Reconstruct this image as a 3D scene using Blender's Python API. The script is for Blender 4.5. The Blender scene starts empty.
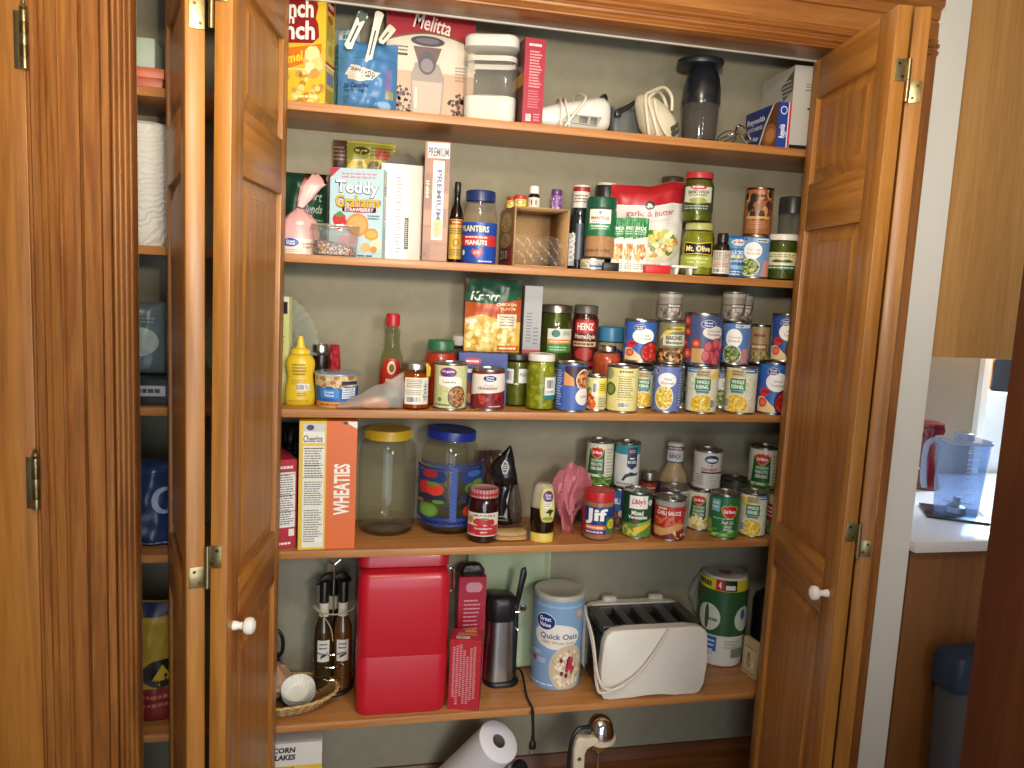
import bpy, bmesh, math, random
from mathutils import Vector, Matrix
random.seed(11)
scene = bpy.context.scene
COL = scene.collection
PI = math.pi

# ------------------------------------------------------------------ camera
YAW, PITCH, ROLL, FPX, EYE, CAMY = 0.22382747, -0.12602256, 0.04939944, 795.0, 1.55, -1.9
_f = Vector((math.sin(YAW)*math.cos(PITCH), math.cos(YAW)*math.cos(PITCH), math.sin(PITCH)))
_r = Vector((math.cos(YAW), -math.sin(YAW), 0))
_u = _r.cross(_f)
C_R = math.cos(ROLL)*_r + math.sin(ROLL)*_u
C_U = -math.sin(ROLL)*_r + math.cos(ROLL)*_u
C_F = _f
CAM = Vector((0, CAMY, EYE))
cd = bpy.data.cameras.new('camera')
cd.sensor_width = 36.0
cd.lens = FPX/1024*36.0
cd.clip_start = 0.02
cam = bpy.data.objects.new('camera', cd)
COL.objects.link(cam)
m3 = Matrix((C_R, C_U, -C_F)).transposed()
cam.matrix_world = Matrix.Translation(CAM) @ m3.to_4x4()
scene.camera = cam

def ray(px, py):
    return C_R*((px-512)/FPX) + C_U*((384-py)/FPX) + C_F
def at_z(px, py, z):
    d = ray(px, py); return CAM + d*((z-CAM.z)/d.z)
def at_y(px, py, y):
    d = ray(px, py); return CAM + d*((y-CAM.y)/d.y)
def depth(p):
    return (Vector(p)-CAM).dot(C_F)

# shelf top heights
Z1, Z2, Z3, Z4, Z5 = 1.929, 1.5926, 1.2329, 0.888, 0.4443
TH, SD = 0.0195, 0.25

# ------------------------------------------------------------------ materials
_M = {}
def lin(h):
    h = h.lstrip('#')
    v = [int(h[i:i+2], 16)/255 for i in (0, 2, 4)]
    return tuple(c/12.92 if c <= .04045 else ((c+.055)/1.055)**2.4 for c in v) + (1,)
def new_mat(name):
    m = bpy.data.materials.new(name); m.use_nodes = True
    nt = m.node_tree
    return m, nt, nt.nodes['Principled BSDF']
def mat(hexc, rough=.45, metal=0.0, coat=0.0, bump=0.0, bscale=60, var=0.0, spec=.5, trans=0.0, sub=0.0, name=None):
    key = (hexc, rough, metal, coat, bump, bscale, var, spec, trans, sub)
    if key in _M: return _M[key]
    m, nt, b = new_mat(name or ('paint_' + hexc.strip('#')))
    b.inputs['Base Color'].default_value = lin(hexc)
    b.inputs['Roughness'].default_value = rough
    b.inputs['Metallic'].default_value = metal
    b.inputs['Coat Weight'].default_value = coat
    b.inputs['Coat Roughness'].default_value = .15
    b.inputs['Specular IOR Level'].default_value = spec
    b.inputs['Transmission Weight'].default_value = trans
    if sub: b.inputs['Subsurface Weight'].default_value = sub; b.inputs['Subsurface Radius'].default_value = (.01, .008, .006)
    if bump or var:
        tc = nt.nodes.new('ShaderNodeTexCoord'); n = nt.nodes.new('ShaderNodeTexNoise')
        n.inputs['Scale'].default_value = bscale; n.inputs['Detail'].default_value = 4
        nt.links.new(tc.outputs['Object'], n.inputs['Vector'])
        if var:
            c = lin(hexc); r = nt.nodes.new('ShaderNodeValToRGB')
            r.color_ramp.elements[0].position = .3; r.color_ramp.elements[1].position = .7
            r.color_ramp.elements[0].color = tuple(x*(1-var) for x in c[:3]) + (1,)
            r.color_ramp.elements[1].color = tuple(min(1, x*(1+var)) for x in c[:3]) + (1,)
            nt.links.new(n.outputs['Fac'], r.inputs['Fac']); nt.links.new(r.outputs['Color'], b.inputs['Base Color'])
        if bump:
            bp = nt.nodes.new('ShaderNodeBump'); bp.inputs['Strength'].default_value = bump; bp.inputs['Distance'].default_value = .004
            nt.links.new(n.outputs['Fac'], bp.inputs['Height']); nt.links.new(bp.outputs['Normal'], b.inputs['Normal'])
    _M[key] = m
    return m
def P(hexc, rough=.38): return mat(hexc, rough=rough)

def clear(hexc='#ffffff', rough=.03, op=0.0, name='clear_glass', body='#ffffff'):
    """thin clear wall: transparent, mirror-like at grazing angles, op = milky share"""
    key = ('clear', hexc, rough, op, body)
    if key in _M: return _M[key]
    m, nt, b = new_mat(name)
    N = nt.nodes; L = nt.links
    tr = N.new('ShaderNodeBsdfTransparent'); tr.inputs['Color'].default_value = lin(hexc)
    gl = N.new('ShaderNodeBsdfGlossy'); gl.inputs['Roughness'].default_value = rough
    fr = N.new('ShaderNodeFresnel'); ge = N.new('ShaderNodeNewGeometry'); io = N.new('ShaderNodeMapRange')
    io.inputs['To Min'].default_value = 1.38; io.inputs['To Max'].default_value = 1/1.38   # same reflectance on both sides of the thin wall
    L.new(ge.outputs['Backfacing'], io.inputs['Value']); L.new(io.outputs['Result'], fr.inputs['IOR'])
    df = N.new('ShaderNodeBsdfDiffuse'); df.inputs['Color'].default_value = lin(body)
    mx0 = N.new('ShaderNodeMixShader'); mx0.inputs['Fac'].default_value = op
    mx = N.new('ShaderNodeMixShader')
    L.new(tr.outputs[0], mx0.inputs[1]); L.new(df.outputs[0], mx0.inputs[2])
    L.new(fr.outputs[0], mx.inputs['Fac']); L.new(mx0.outputs[0], mx.inputs[1]); L.new(gl.outputs[0], mx.inputs[2])
    L.new(mx.outputs[0], N['Material Output'].inputs['Surface'])
    N.remove(b)
    _M[key] = m
    return m

def wood(name, dark, mid, light, axis='Z', rough=.40, coat=.10, scale=1.0, ring=1.0, seed=0.0):
    key = ('wood', name, axis)
    if key in _M: return _M[key]
    m, nt, b = new_mat(name + '_' + axis.lower())
    N = nt.nodes; L = nt.links
    tc = N.new('ShaderNodeTexCoord'); mp = N.new('ShaderNodeMapping')
    s = [22*scale]*3; s['XYZ'.index(axis)] = 1.1*scale
    mp.inputs['Scale'].default_value = s
    mp.inputs['Location'].default_value = (seed, seed*1.7, seed*.3)
    L.new(tc.outputs['Object'], mp.inputs['Vector'])
    n1 = N.new('ShaderNodeTexNoise'); n1.inputs['Scale'].default_value = .55; n1.inputs['Detail'].default_value = 3; n1.inputs['Distortion'].default_value = .6
    n2 = N.new('ShaderNodeTexNoise'); n2.inputs['Scale'].default_value = 6.0; n2.inputs['Detail'].default_value = 6; n2.inputs['Roughness'].default_value = .65
    L.new(mp.outputs[0], n1.inputs['Vector']); L.new(mp.outputs[0], n2.inputs['Vector'])
    # growth rings: sine of the slow noise
    mu = N.new('ShaderNodeMath'); mu.operation = 'MULTIPLY'; mu.inputs[1].default_value = 34*ring
    L.new(n1.outputs['Fac'], mu.inputs[0])
    si = N.new('ShaderNodeMath'); si.operation = 'SINE'; L.new(mu.outputs[0], si.inputs[0])
    a1 = N.new('ShaderNodeMath'); a1.operation = 'MULTIPLY_ADD'; a1.inputs[1].default_value = .10; a1.inputs[2].default_value = .17
    L.new(si.outputs[0], a1.inputs[0])
    a2 = N.new('ShaderNodeMath'); a2.operation = 'MULTIPLY_ADD'; a2.inputs[1].default_value = .7
    L.new(n2.outputs['Fac'], a2.inputs[0]); L.new(a1.outputs[0], a2.inputs[2])
    rp = N.new('ShaderNodeValToRGB')
    e = rp.color_ramp.elements
    e[0].position = .2; e[0].color = lin(dark)
    e[1].position = .8; e[1].color = lin(light)
    k = e.new(.5); k.color = lin(mid)
    L.new(a2.outputs[0], rp.inputs['Fac']); L.new(rp.outputs['Color'], b.inputs['Base Color'])
    b.inputs['Roughness'].default_value = rough
    b.inputs['Coat Weight'].default_value = coat; b.inputs['Coat Roughness'].default_value = .22
    bp = N.new('ShaderNodeBump'); bp.inputs['Strength'].default_value = .12; bp.inputs['Distance'].default_value = .002
    L.new(a2.outputs[0], bp.inputs['Height']); L.new(bp.outputs['Normal'], b.inputs['Normal'])
    _M[key] = m
    return m

METAL = mat('#b9b8b2', rough=.28, metal=1.0, name='tin')
CHROME = mat('#d8d8d6', rough=.08, metal=1.0, name='chrome')
STEEL = mat('#a9a8a6', rough=.32, metal=1.0, bump=.05, bscale=200, name='brushed_steel')
GLASS = clear()
BLACK = mat('#17171a', rough=.35, name='black_plastic')
WHITE = mat('#e9e6dd', rough=.4, name='white_plastic')
KRAFT = mat('#b08d60', rough=.85, bump=.1, bscale=90, var=.08, name='brown_cardboard')

# ------------------------------------------------------------------ mesh helpers
def merge(dst, src, M=None, mi=None):
    vm = {}
    for v in src.verts:
        vm[v] = dst.verts.new(M @ v.co if M else v.co)
    for f in src.faces:
        try:
            g = dst.faces.new([vm[v] for v in f.verts])
            g.material_index = f.material_index if mi is None else mi
        except ValueError: pass
    src.free()

def box(bm, x0, x1, y0, y1, z0, z1, mi=0, bev=0.0, seg=2, M=None):
    t = bmesh.new()
    vs = [t.verts.new((x, y, z)) for x in (x0, x1) for y in (y0, y1) for z in (z0, z1)]
    for f in ((0,1,3,2), (4,6,7,5), (0,4,5,1), (2,3,7,6), (0,2,6,4), (1,5,7,3)):
        t.faces.new([vs[i] for i in f])
    if bev:
        bmesh.ops.bevel(t, geom=list(t.edges), offset=bev, segments=seg, profile=.5, affect='EDGES')
    merge(bm, t, M, mi)

def lathe(bm, prof, n=32, mi=0, M=None, sx=1.0, sy=1.0, a0=0.0):
    """prof: (r, z) or (r, z, mat index of the band above it)"""
    t = bmesh.new(); rings = []
    for p in prof:
        r, z = p[0], p[1]
        if r < 1e-6: rings.append([t.verts.new((0, 0, z))])
        else: rings.append([t.verts.new((r*sx*math.cos(a0+2*PI*k/n), r*sy*math.sin(a0+2*PI*k/n), z)) for k in range(n)])
    for i in range(len(prof)-1):
        a, b = rings[i], rings[i+1]
        q = prof[i][2] if len(prof[i]) > 2 else mi
        for k in range(n):
            k2 = (k+1) % n
            if len(a) == 1 and len(b) == 1: continue
            vs = [a[0], b[k2], b[k]] if len(a) == 1 else ([a[k], a[k2], b[0]] if len(b) == 1 else [a[k], a[k2], b[k2], b[k]])
            t.faces.new(vs).material_index = q
    merge(bm, t, M)

def loft(bm, rings, mi=0, cap0=True, cap1=True, M=None, closed=True):
    t = bmesh.new()
    R = [[t.verts.new(p) for p in r] for r in rings]
    n = len(R[0])
    for i in range(len(R)-1):
        for k in range(n if closed else n-1):
            k2 = (k+1) % n
            t.faces.new([R[i][k], R[i][k2], R[i+1][k2], R[i+1][k]])
    if cap0: t.faces.new(R[0][::-1])
    if cap1: t.faces.new(R[-1])
    merge(bm, t, M, mi)

def smooth_path(pts, sub=6, closed=False):
    P_ = [Vector(p) for p in pts]; n = len(P_); out = []
    for i in range(n if closed else n-1):
        g = (lambda k: P_[k % n]) if closed else (lambda k: P_[max(0, min(n-1, k))])
        a, b, c, d = g(i-1), g(i), g(i+1), g(i+2)
        for s in range(sub):
            t = s/sub
            out.append(.5*((2*b)+(c-a)*t+(2*a-5*b+4*c-d)*t*t+(3*b-a-3*c+d)*t**3))
    if not closed: out.append(P_[-1])
    return out

def tube(bm, pts, r, n=8, mi=0, sub=6, closed=False, flat=1.0):
    ps = smooth_path(pts, sub, closed) if sub else [Vector(p) for p in pts]
    rings = []; prev = None; N = len(ps)
    for i, p in enumerate(ps):
        if closed: t = ps[(i+1) % N]-ps[i-1]
        else: t = ps[min(N-1, i+1)]-ps[max(0, i-1)]
        t.normalize()
        if prev is None:
            prev = t.orthogonal().normalized()
        prev = (prev-t*prev.dot(t)).normalized()
        q = t.cross(prev)
        rr = r(i/(N-1)) if callable(r) else r
        rings.append([p+prev*(rr*math.cos(2*PI*k/n))+q*(rr*flat*math.sin(2*PI*k/n)) for k in range(n)])
    if closed: rings.append(rings[0])
    loft(bm, rings, mi, not closed, not closed)

def prism(bm, pts, d0, d1, mi=0, plane='xz', bev=0.0, M=None):
    """polygon in the plane, extruded along the third axis from d0 to d1"""
    def mk(a, b, d): return {'xz': (a, d, b), 'xy': (a, b, d), 'yz': (d, a, b)}[plane]
    t = bmesh.new()
    A = [t.verts.new(mk(a, b, d0)) for a, b in pts]; B = [t.verts.new(mk(a, b, d1)) for a, b in pts]
    n = len(pts)
    t.faces.new(A); t.faces.new(B[::-1])
    for k in range(n): t.faces.new([A[k], A[(k+1) % n], B[(k+1) % n], B[k]][::-1])
    if bev: bmesh.ops.bevel(t, geom=list(t.edges), offset=bev, segments=2, profile=.5, affect='EDGES')
    merge(bm, t, M, mi)

def rrect(w, h, r, n=5, cx=0, cy=0):
    pts = []
    for (x, y, a) in ((w/2-r, h/2-r, 0), (-w/2+r, h/2-r, 90), (-w/2+r, -h/2+r, 180), (w/2-r, -h/2+r, 270)):
        for k in range(n+1):
            t = math.radians(a+90*k/n); pts.append((cx+x+r*math.cos(t), cy+y+r*math.sin(t)))
    return pts

def obj(name, bm, mats, parent=None, sharp=38, loc=None, rot=None, recalc=True):
    if recalc: bmesh.ops.recalc_face_normals(bm, faces=list(bm.faces))
    lim = math.radians(sharp)
    for f in bm.faces: f.smooth = True
    for e in bm.edges:
        if len(e.link_faces) == 2:
            if e.calc_face_angle(0) > lim: e.smooth = False
    me = bpy.data.meshes.new(name); bm.to_mesh(me); bm.free()
    for m in (mats if isinstance(mats, (list, tuple)) else [mats]): me.materials.append(m)
    o = bpy.data.objects.new(name, me); COL.objects.link(o)
    if parent: o.parent = parent
    if loc is not None: o.location = loc
    if rot is not None: o.rotation_euler = rot
    return o
def BM(): return bmesh.new()

def tag(o, label, cat, group=None, kind=None):
    o['label'] = label
    if cat: o['category'] = cat
    if group: o['group'] = group
    if kind: o['kind'] = kind
    return o
def thing(name, label, cat, loc=(0, 0, 0), rz=0.0, group=None):
    o = bpy.data.objects.new(name, None); COL.objects.link(o)
    o.empty_display_size = .05
    o.location = loc; o.rotation_euler = (0, 0, rz)
    return tag(o, label, cat, group)
def struct(name, bm, m, label, cat='room', **k):
    return tag(obj(name, bm, m, **k), label, cat, None, 'structure')

# ------------------------------------------------------------------ printing on surfaces
_TX = {}
def text_geo(s, bold, shear):
    key = (s, bold, shear)
    if key not in _TX:
        c = bpy.data.curves.new('t', 'FONT'); c.body = s; c.resolution_u = 2; c.offset = bold; c.shear = shear
        o = bpy.data.objects.new('t', c); me = o.to_mesh()
        vs = [(v.co.x, v.co.y) for v in me.vertices]; fs = [tuple(p.vertices) for p in me.polygons]
        o.to_mesh_clear(); bpy.data.objects.remove(o); bpy.data.curves.remove(c)
        x0, x1 = min(v[0] for v in vs), max(v[0] for v in vs); y0, y1 = min(v[1] for v in vs), max(v[1] for v in vs)
        _TX[key] = ([((x-x0)/(x1-x0)-.5, (y-y0)/(y1-y0)-.5) for x, y in vs], fs)
    return _TX[key]

class Art:
    """flat printing in label units (u across, v up); each item is one layer"""
    def __init__(s): s.it = []
    def _add(s, polys, c): s.it.append((polys, c)); return s
    def rect(s, u0, v0, u1, v1, c): return s._add([[(u0, v0), (u1, v0), (u1, v1), (u0, v1)]], c)
    def poly(s, pts, c): return s._add([list(pts)], c)
    def ell(s, cx, cy, rx, ry, c, n=22):
        return s._add([[(cx+rx*math.cos(2*PI*k/n), cy+ry*math.sin(2*PI*k/n)) for k in range(n)]], c)
    def rr(s, u0, v0, u1, v1, c, k=.25):
        w, h = u1-u0, v1-v0; pts = []
        for (sx, sy, a) in ((1, 1, 0), (-1, 1, 90), (-1, -1, 180), (1, -1, 270)):
            for j in range(5):
                t = math.radians(a+22.5*j)
                pts.append(((u0+u1)/2+sx*w*(.5-k*.5)+w*.5*k*math.cos(t), (v0+v1)/2+sy*h*(.5-k)+h*k*math.sin(t)))
        return s._add([pts], c)
    def text(s, t, cx, cy, w, h, c, bold=.0, shear=0.0, rot=0, slope=0.0, arc=0.0):
        vs, fs = text_geo(t, bold, shear)
        if rot == 90: vs = [(-y, x) for x, y in vs]
        elif rot == -90: vs = [(y, -x) for x, y in vs]
        vs = [(cx+x*w, cy+y*h+slope*x*w+arc*(1-4*x*x)) for x, y in vs]
        return s._add([[vs[i] for i in f] for f in fs], c)
    def lines(s, u0, v0, u1, v1, n, c, fill=.45, gap=.25, seed=1):
        R = random.Random(seed*97+n); pol = []
        dv = (v1-v0)/n
        for i in range(n):
            v = v1-dv*(i+.5); u = u0; end = u1-(u1-u0)*R.random()*.25
            while u < end:
                w = (u1-u0)*R.uniform(.05, .2); w = min(w, end-u)
                pol.append([(u, v-dv*fill/2), (u+w, v-dv*fill/2), (u+w, v+dv*fill/2), (u, v+dv*fill/2)])
                u += w+(u1-u0)*.03
        return s._add(pol, c)
    def bars(s, u0, v0, u1, v1, c='#111111', bg='#f2f2f0', n=16):
        s.rect(u0, v0, u1, v1, bg)
        R = random.Random(5); w = (u1-u0)/n; pol = []
        for i in range(n):
            a = u0+w*(i+.2); b = a+w*R.choice((.25, .45, .7)); b = min(b, u1)
            pol.append([(a, v0+(v1-v0)*.12), (b, v0+(v1-v0)*.12), (b, v1-(v1-v0)*.08), (a, v1-(v1-v0)*.08)])
        return s._add(pol, c)
    def speck(s, cx, cy, rx, ry, n, cols, size, seed=3, asp=1.0, rect=False):
        R = random.Random(seed)
        for c in cols:
            pol = []
            for i in range(max(1, n//len(cols))):
                if rect: x, y = cx+rx*R.uniform(-1, 1), cy+ry*R.uniform(-1, 1)
                else:
                    a, q = R.uniform(0, 2*PI), math.sqrt(R.random()); x, y = cx+rx*q*math.cos(a), cy+ry*q*math.sin(a)
                z = size*R.uniform(.7, 1.25)
                t0 = R.uniform(0, PI)
                pol.append([(x+z*math.cos(t0+2*PI*k/7), y+z*asp*math.sin(t0+2*PI*k/7)) for k in range(7)])
            s._add(pol, c)
        return s
    def blob(s, cx, cy, rx, ry, c, seed=1, amt=.15, n=18):
        R = random.Random(seed)
        return s._add([[(cx+rx*(1+R.uniform(-amt, amt))*math.cos(2*PI*k/n), cy+ry*(1+R.uniform(-amt, amt))*math.sin(2*PI*k/n)) for k in range(n)]], c)

def imprint(bm, mats, art, surf, clip=None, du=0, dv=0, off0=.00035, step=.00009):
    """lay an Art on surf(u, v, off); adds materials as needed"""
    for i, (polys, c) in enumerate(art.it):
        m = c if isinstance(c, bpy.types.Material) else P(c)
        if m not in mats: mats.append(m)
        mi = mats.index(m)
        off = off0+step*i
        t = bmesh.new()
        cache = {}
        for pl in polys:
            vs = []
            for p in pl:
                k = (round(p[0], 5), round(p[1], 5))
                if k not in cache: cache[k] = t.verts.new((p[0], p[1], 0))
                vs.append(cache[k])
            if len(set(vs)) < 3: continue
            vs2 = [v for j, v in enumerate(vs) if v is not vs[j-1]]
            try: t.faces.new(vs2)
            except ValueError: pass
        if not t.faces: t.free(); continue
        us = [v.co.x for v in t.verts]; ws = [v.co.y for v in t.verts]
        def cut(co, no, outer=False):
            bmesh.ops.bisect_plane(t, geom=list(t.verts)+list(t.edges)+list(t.faces), plane_co=co, plane_no=no, clear_outer=outer, dist=1e-6)
        if clip:
            if min(us) < clip[0]: cut((clip[0], 0, 0), (-1, 0, 0), True)
            if max(us) > clip[2]: cut((clip[2], 0, 0), (1, 0, 0), True)
            if min(ws) < clip[1]: cut((0, clip[1], 0), (0, -1, 0), True)
            if max(ws) > clip[3]: cut((0, clip[3], 0), (0, 1, 0), True)
        if not t.faces: t.free(); continue
        for ax, d in ((0, du), (1, dv)):
            if not d: continue
            cs = [v.co[ax] for v in t.verts]; a, b = min(cs), max(cs)
            k = math.floor(a/d)+1
            while k*d < b-1e-6:
                co = [0, 0, 0]; no = [0, 0, 0]; co[ax] = k*d; no[ax] = 1
                cut(co, no); k += 1
        for v in t.verts: v.co = surf(v.co.x, v.co.y, off)
        merge(bm, t, None, mi)

def cyl_surf(R, z0, z1, sx=1.0, sy=1.0):
    """u in radii (0 = front), v 0..1 from z0 to z1; R may depend on z"""
    def f(u, v, off):
        z = z0+(z1-z0)*v; r = (R(z) if callable(R) else R)+off
        return Vector((math.sin(u)*r*sx, -math.cos(u)*r*sy, z))
    return f
def face_surf(face, w, d, h):
    """box w x d x h, origin at the middle of its base; u, v 0..1 seen from outside"""
    def f(u, v, o):
        if face == 'F': return Vector(((u-.5)*w, -d/2-o, v*h))
        if face == 'R': return Vector((w/2+o, (u-.5)*d, v*h))
        if face == 'L': return Vector((-w/2-o, (.5-u)*d, v*h))
        if face == 'B': return Vector(((.5-u)*w, d/2+o, v*h))
        return Vector(((u-.5)*w, (v-.5)*d, h+o))
    return f
def prof_r(prof):
    ps = sorted([(p[1], p[0]) for p in prof])
    def f(z):
        if z <= ps[0][0]: return ps[0][1]
        for (a, ra), (b, rb) in zip(ps, ps[1:]):
            if z <= b: return ra if b-a < 1e-9 else ra+(rb-ra)*(z-a)/(b-a)
        return ps[-1][1]
    return f

# ------------------------------------------------------------------ where things stand
class Fit: pass
def fit(px0, px1, yt, z, py=None, y=None, h=None, sq=1.0):
    """round thing seen between columns px0..px1, top row yt, standing on height z; front point from row py or depth y"""
    xm = (px0+px1)/2
    if y is None:
        p = at_z(xm, py, z); y = max(p.y, .002)
    rowg = py if py is not None else (pj((0, y, z))[1])
    for _ in range(4):
        q = at_y(xm, rowg, y); rowg = pj((q.x, y, z))[1]
    fr = Vector((q.x, y, z))
    aw = Vector((fr.x-CAM.x, fr.y-CAM.y, 0)).normalized()
    r = .03
    for _ in range(4):
        c = fr+aw*r; r = (px1-px0)/2/FPX*depth(c)
    c = fr+aw*r*sq
    F_ = Fit(); F_.c = (c.x, c.y, z); F_.r = r; F_.z = z
    F_.rz = math.atan2(CAM.x-c.x, -(CAM.y-c.y))
    F_.h = h or top_h(xm, yt, c, r*sq, z)
    return F_
def pj(p):
    q = Vector(p)-CAM; d = q.dot(C_F)
    return 512+FPX*q.dot(C_R)/d, 384-FPX*q.dot(C_U)/d
def top_h(px, yt, c, r, z):
    d = ray(px, yt); hd = math.hypot(d.x, d.y); D = math.hypot(c.x-CAM.x, c.y-CAM.y)
    zt = CAM.z+d.z/hd*D
    zt = CAM.z+d.z/hd*(D-r if zt > CAM.z else D+r)
    return zt-z
def span(pa, ya, pb, yb, yt, z, py=None):
    """box front between column pa at depth ya and column pb at depth yb, top row yt: base centre of the front edge, width, height, turn"""
    def gx(px, y):
        row = 300
        for _ in range(4):
            q = at_y(px, row, y); row = pj((q.x, y, z))[1]
        return Vector((q.x, y, z))
    A, B = gx(pa, ya), gx(pb, yb)
    F_ = Fit(); F_.a, F_.b = A, B; F_.w = (B-A).length; F_.rz = math.atan2(B.y-A.y, B.x-A.x)
    m = (A+B)/2; d = ray((pa+pb)/2, yt); zt = CAM.z+d.z/math.hypot(d.x, d.y)*math.hypot(m.x-CAM.x, m.y-CAM.y)
    F_.h = zt-z; F_.z = z; F_.m = m
    return F_
def seat(F_, d):
    """base centre of a box of depth d behind the front edge"""
    n = Vector((-math.sin(F_.rz), math.cos(F_.rz), 0))
    F_.c = tuple(F_.m+n*(d/2)); F_.d = d
    return F_
# ------------------------------------------------------------------ woods and paints
W_ = ('#6e3a14', '#93551f', '#ad6c30')
DOORV = wood('door_pine', '#7e4c1a', '#a06826', '#b87e38', 'Z', seed=1.3)
DOORH = wood('door_pine', '#7e4c1a', '#a06826', '#b87e38', 'X', seed=4.1)
CASEV = wood('casing_pine', '#713f16', '#985d28', '#b27838', 'Z', seed=7.7, scale=1.4)
CASEH = wood('casing_pine', '#713f16', '#985d28', '#b27838', 'X', seed=2.2)
SHELF = wood('shelf_pine', '#935c2c', '#b47a42', '#c68c52', 'X', seed=9.4, rough=.42, coat=.12)
BASEW = wood('dark_base', '#4a260f', '#633616', '#7a4720', 'X', seed=3.3)
REDWV = wood('red_brown_door', '#361806', '#48220d', '#583014', 'Z', seed=6.1)
CABV = wood('cabinet_maple', '#ab7c44', '#c69355', '#d3a366', 'Z', seed=5.2, ring=.4, rough=.4)
SAGE = mat('#938d78', rough=.85, bump=.06, bscale=35, var=.05, name='sage_wall_paint')
OFFW = mat('#ecebe6', rough=.75, bump=.03, bscale=80, name='white_wall_paint')
BRASS = mat('#a0906a', rough=.36, metal=1.0, bump=.08, bscale=70, var=.15, name='aged_brass')
PORC = mat('#f2efe8', rough=.12, coat=.5, name='white_porcelain')

XL, XR, ZC = -.62, 1.45, 2.44

bm = BM(); box(bm, -2.6, 3.4, -3.2, 2.2, -.04, 0)
struct('floor', bm, wood('oak_floor', '#6b4a2c', '#8a6540', '#a17a50', 'Y', seed=8.0), 'brown wooden floor of the hallway and pantry', 'floor')
bm = BM(); box(bm, -2.6, 3.4, -3.2, 2.2, ZC, ZC+.04)
struct('ceiling', bm, mat('#dcd8cc', rough=.9, bump=.04, bscale=60), 'pale painted ceiling over the hallway', 'ceiling')
bm = BM(); box(bm, XL-.05, XR, SD, SD+.06, 0, ZC)
struct('wall_back', bm, SAGE, 'pale sage painted wall at the back of the pantry shelves', 'wall')
bm = BM(); box(bm, XL-.05, XL, 0, SD, 0, ZC)
struct('wall_left', bm, SAGE, 'pale sage side wall inside the pantry behind the fluted casing', 'wall')
bm = BM(); box(bm, XR, 1.54, -.1, .95, 0, ZC)
struct('wall_right', bm, OFFW, 'narrow white wall end between the pantry and the kitchen', 'wall')
bm = BM(); box(bm, -.74, -.420, -.08, 0, 0, ZC); box(bm, -2.4, -.74, -.02, 0.02, 0, ZC); box(bm, -.42, XR, -.08, 0, 2.161, ZC); box(bm, 1.372, XR, -.08, 0, 0, 2.161)
struct('wall_front', bm, OFFW, 'painted wall around the pantry opening and above its header', 'wall')
bm = BM(); box(bm, XL, XR, SD-.016, SD, 0, .118); prism(bm, [(SD-.020, .118), (SD, .118), (SD, .15), (SD-.008, .15), (SD-.012, .138)], XL, XR, 0, 'yz')
struct('baseboard_back', bm, BASEW, 'dark brown stained baseboard along the pantry back wall', 'baseboard')

# fluted casing: one polygon, run up the wall
def flute(x0, x1, y, n, r):
    w = (x1-x0)/n; pts = []
    for i in range(n):
        for k in range(7):
            t = PI*k/6
            pts.append((x0+w*(i+.5)-w*.46*math.cos(t), y-r*math.sin(t)))
    return pts
def pline(x0, x1, y, d=.009):
    return [(x0, y), (x0+.002, y+d), (x1-.002, y+d), (x1, y)]
pp = [(-.506, -.08), (-.506, -.100)] + pline(-.5045, -.499, -.102) + [(-.470, -.104)] + pline(-.468, -.464, -.104) + [(-.450, -.104)] + pline(-.450, -.445, -.104, .010) + flute(-.446, -.405, -.103, 4, .0065) + [(-.403, -.098), (-.403, -.08)]
bm = BM(); prism(bm, pp, 0, 2.20, 0, 'xy')
struct('trim_1', bm, CASEV, 'fluted brown pine casing standing beside the open pantry doors', 'door casing', sharp=50)
pp = [(-.612, -.0802), (-.612, -.0825), (-.598, -.083), (-.598, -.088), (-.595, -.094), (-.585, -.094)] + pline(-.582, -.578, -.094, .004) + pline(-.570, -.566, -.095, .004) + [(-.556, -.096), (-.546, -.098), (-.543, -.106), (-.539, -.106), (-.536, -.099), (-.524, -.100), (-.515, -.100), (-.5065, -.100), (-.5065, -.08)]
bm = BM(); prism(bm, pp, 0, 2.25, 0, 'xy')
struct('trim_2', bm, CASEV, 'stepped brown pine casing beside the brass hinges of the plain door', 'door casing', sharp=40)
pp = [(-.08, 2.147), (-.100, 2.147), (-.104, 2.150)] + [(y, z) for z, y in [(2.152, -.105), (2.156, -.1115), (2.161, -.1125), (2.166, -.106), (2.169, -.106), (2.173, -.113), (2.179, -.113), (2.183, -.106)]] + [(-.104, 2.186), (-.108, 2.189), (-.104, 2.192), (-.104, 2.232), (-.099, 2.234), (-.099, 2.238), (-.104, 2.240), (-.106, 2.262), (-.116, 2.268), (-.118, 2.285), (-.08, 2.29)]
bm = BM(); prism(bm, pp, -.506, 1.449, 0, 'yz')
[setattr(v, 'co', v.co+Vector((0, 0, .008))) for v in bm.verts]
struct('trim_3', bm, CASEH, 'moulded brown pine header casing above the pantry opening', 'door casing', sharp=30)
bm = BM(); box(bm, -.42, 1.372, -.098, .004, 2.151, 2.160, bev=.001)
struct('trim_4', bm, CASEH, 'dark underside board of the pantry header', 'head jamb')
bm = BM(); box(bm, -.42, 1.372, .0045, .012, 2.148, 2.164)
struct('trim_5', bm, mat('#d6d2c4', rough=.5), 'thin white strip under the pantry header', 'strip')
pp = [(1.352, -.08), (1.352, -.098)] + flute(1.355, 1.378, -.103, 2, .005) + [(1.382, -.104), (1.425, -.104), (1.437, -.110), (1.447, -.108), (1.449, -.08)]
bm = BM(); prism(bm, pp, 0, 2.20, 0, 'xy')
struct('trim_6', bm, CASEV, 'brown pine casing between the folded pantry door and the white wall', 'door casing', sharp=50)

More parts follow.
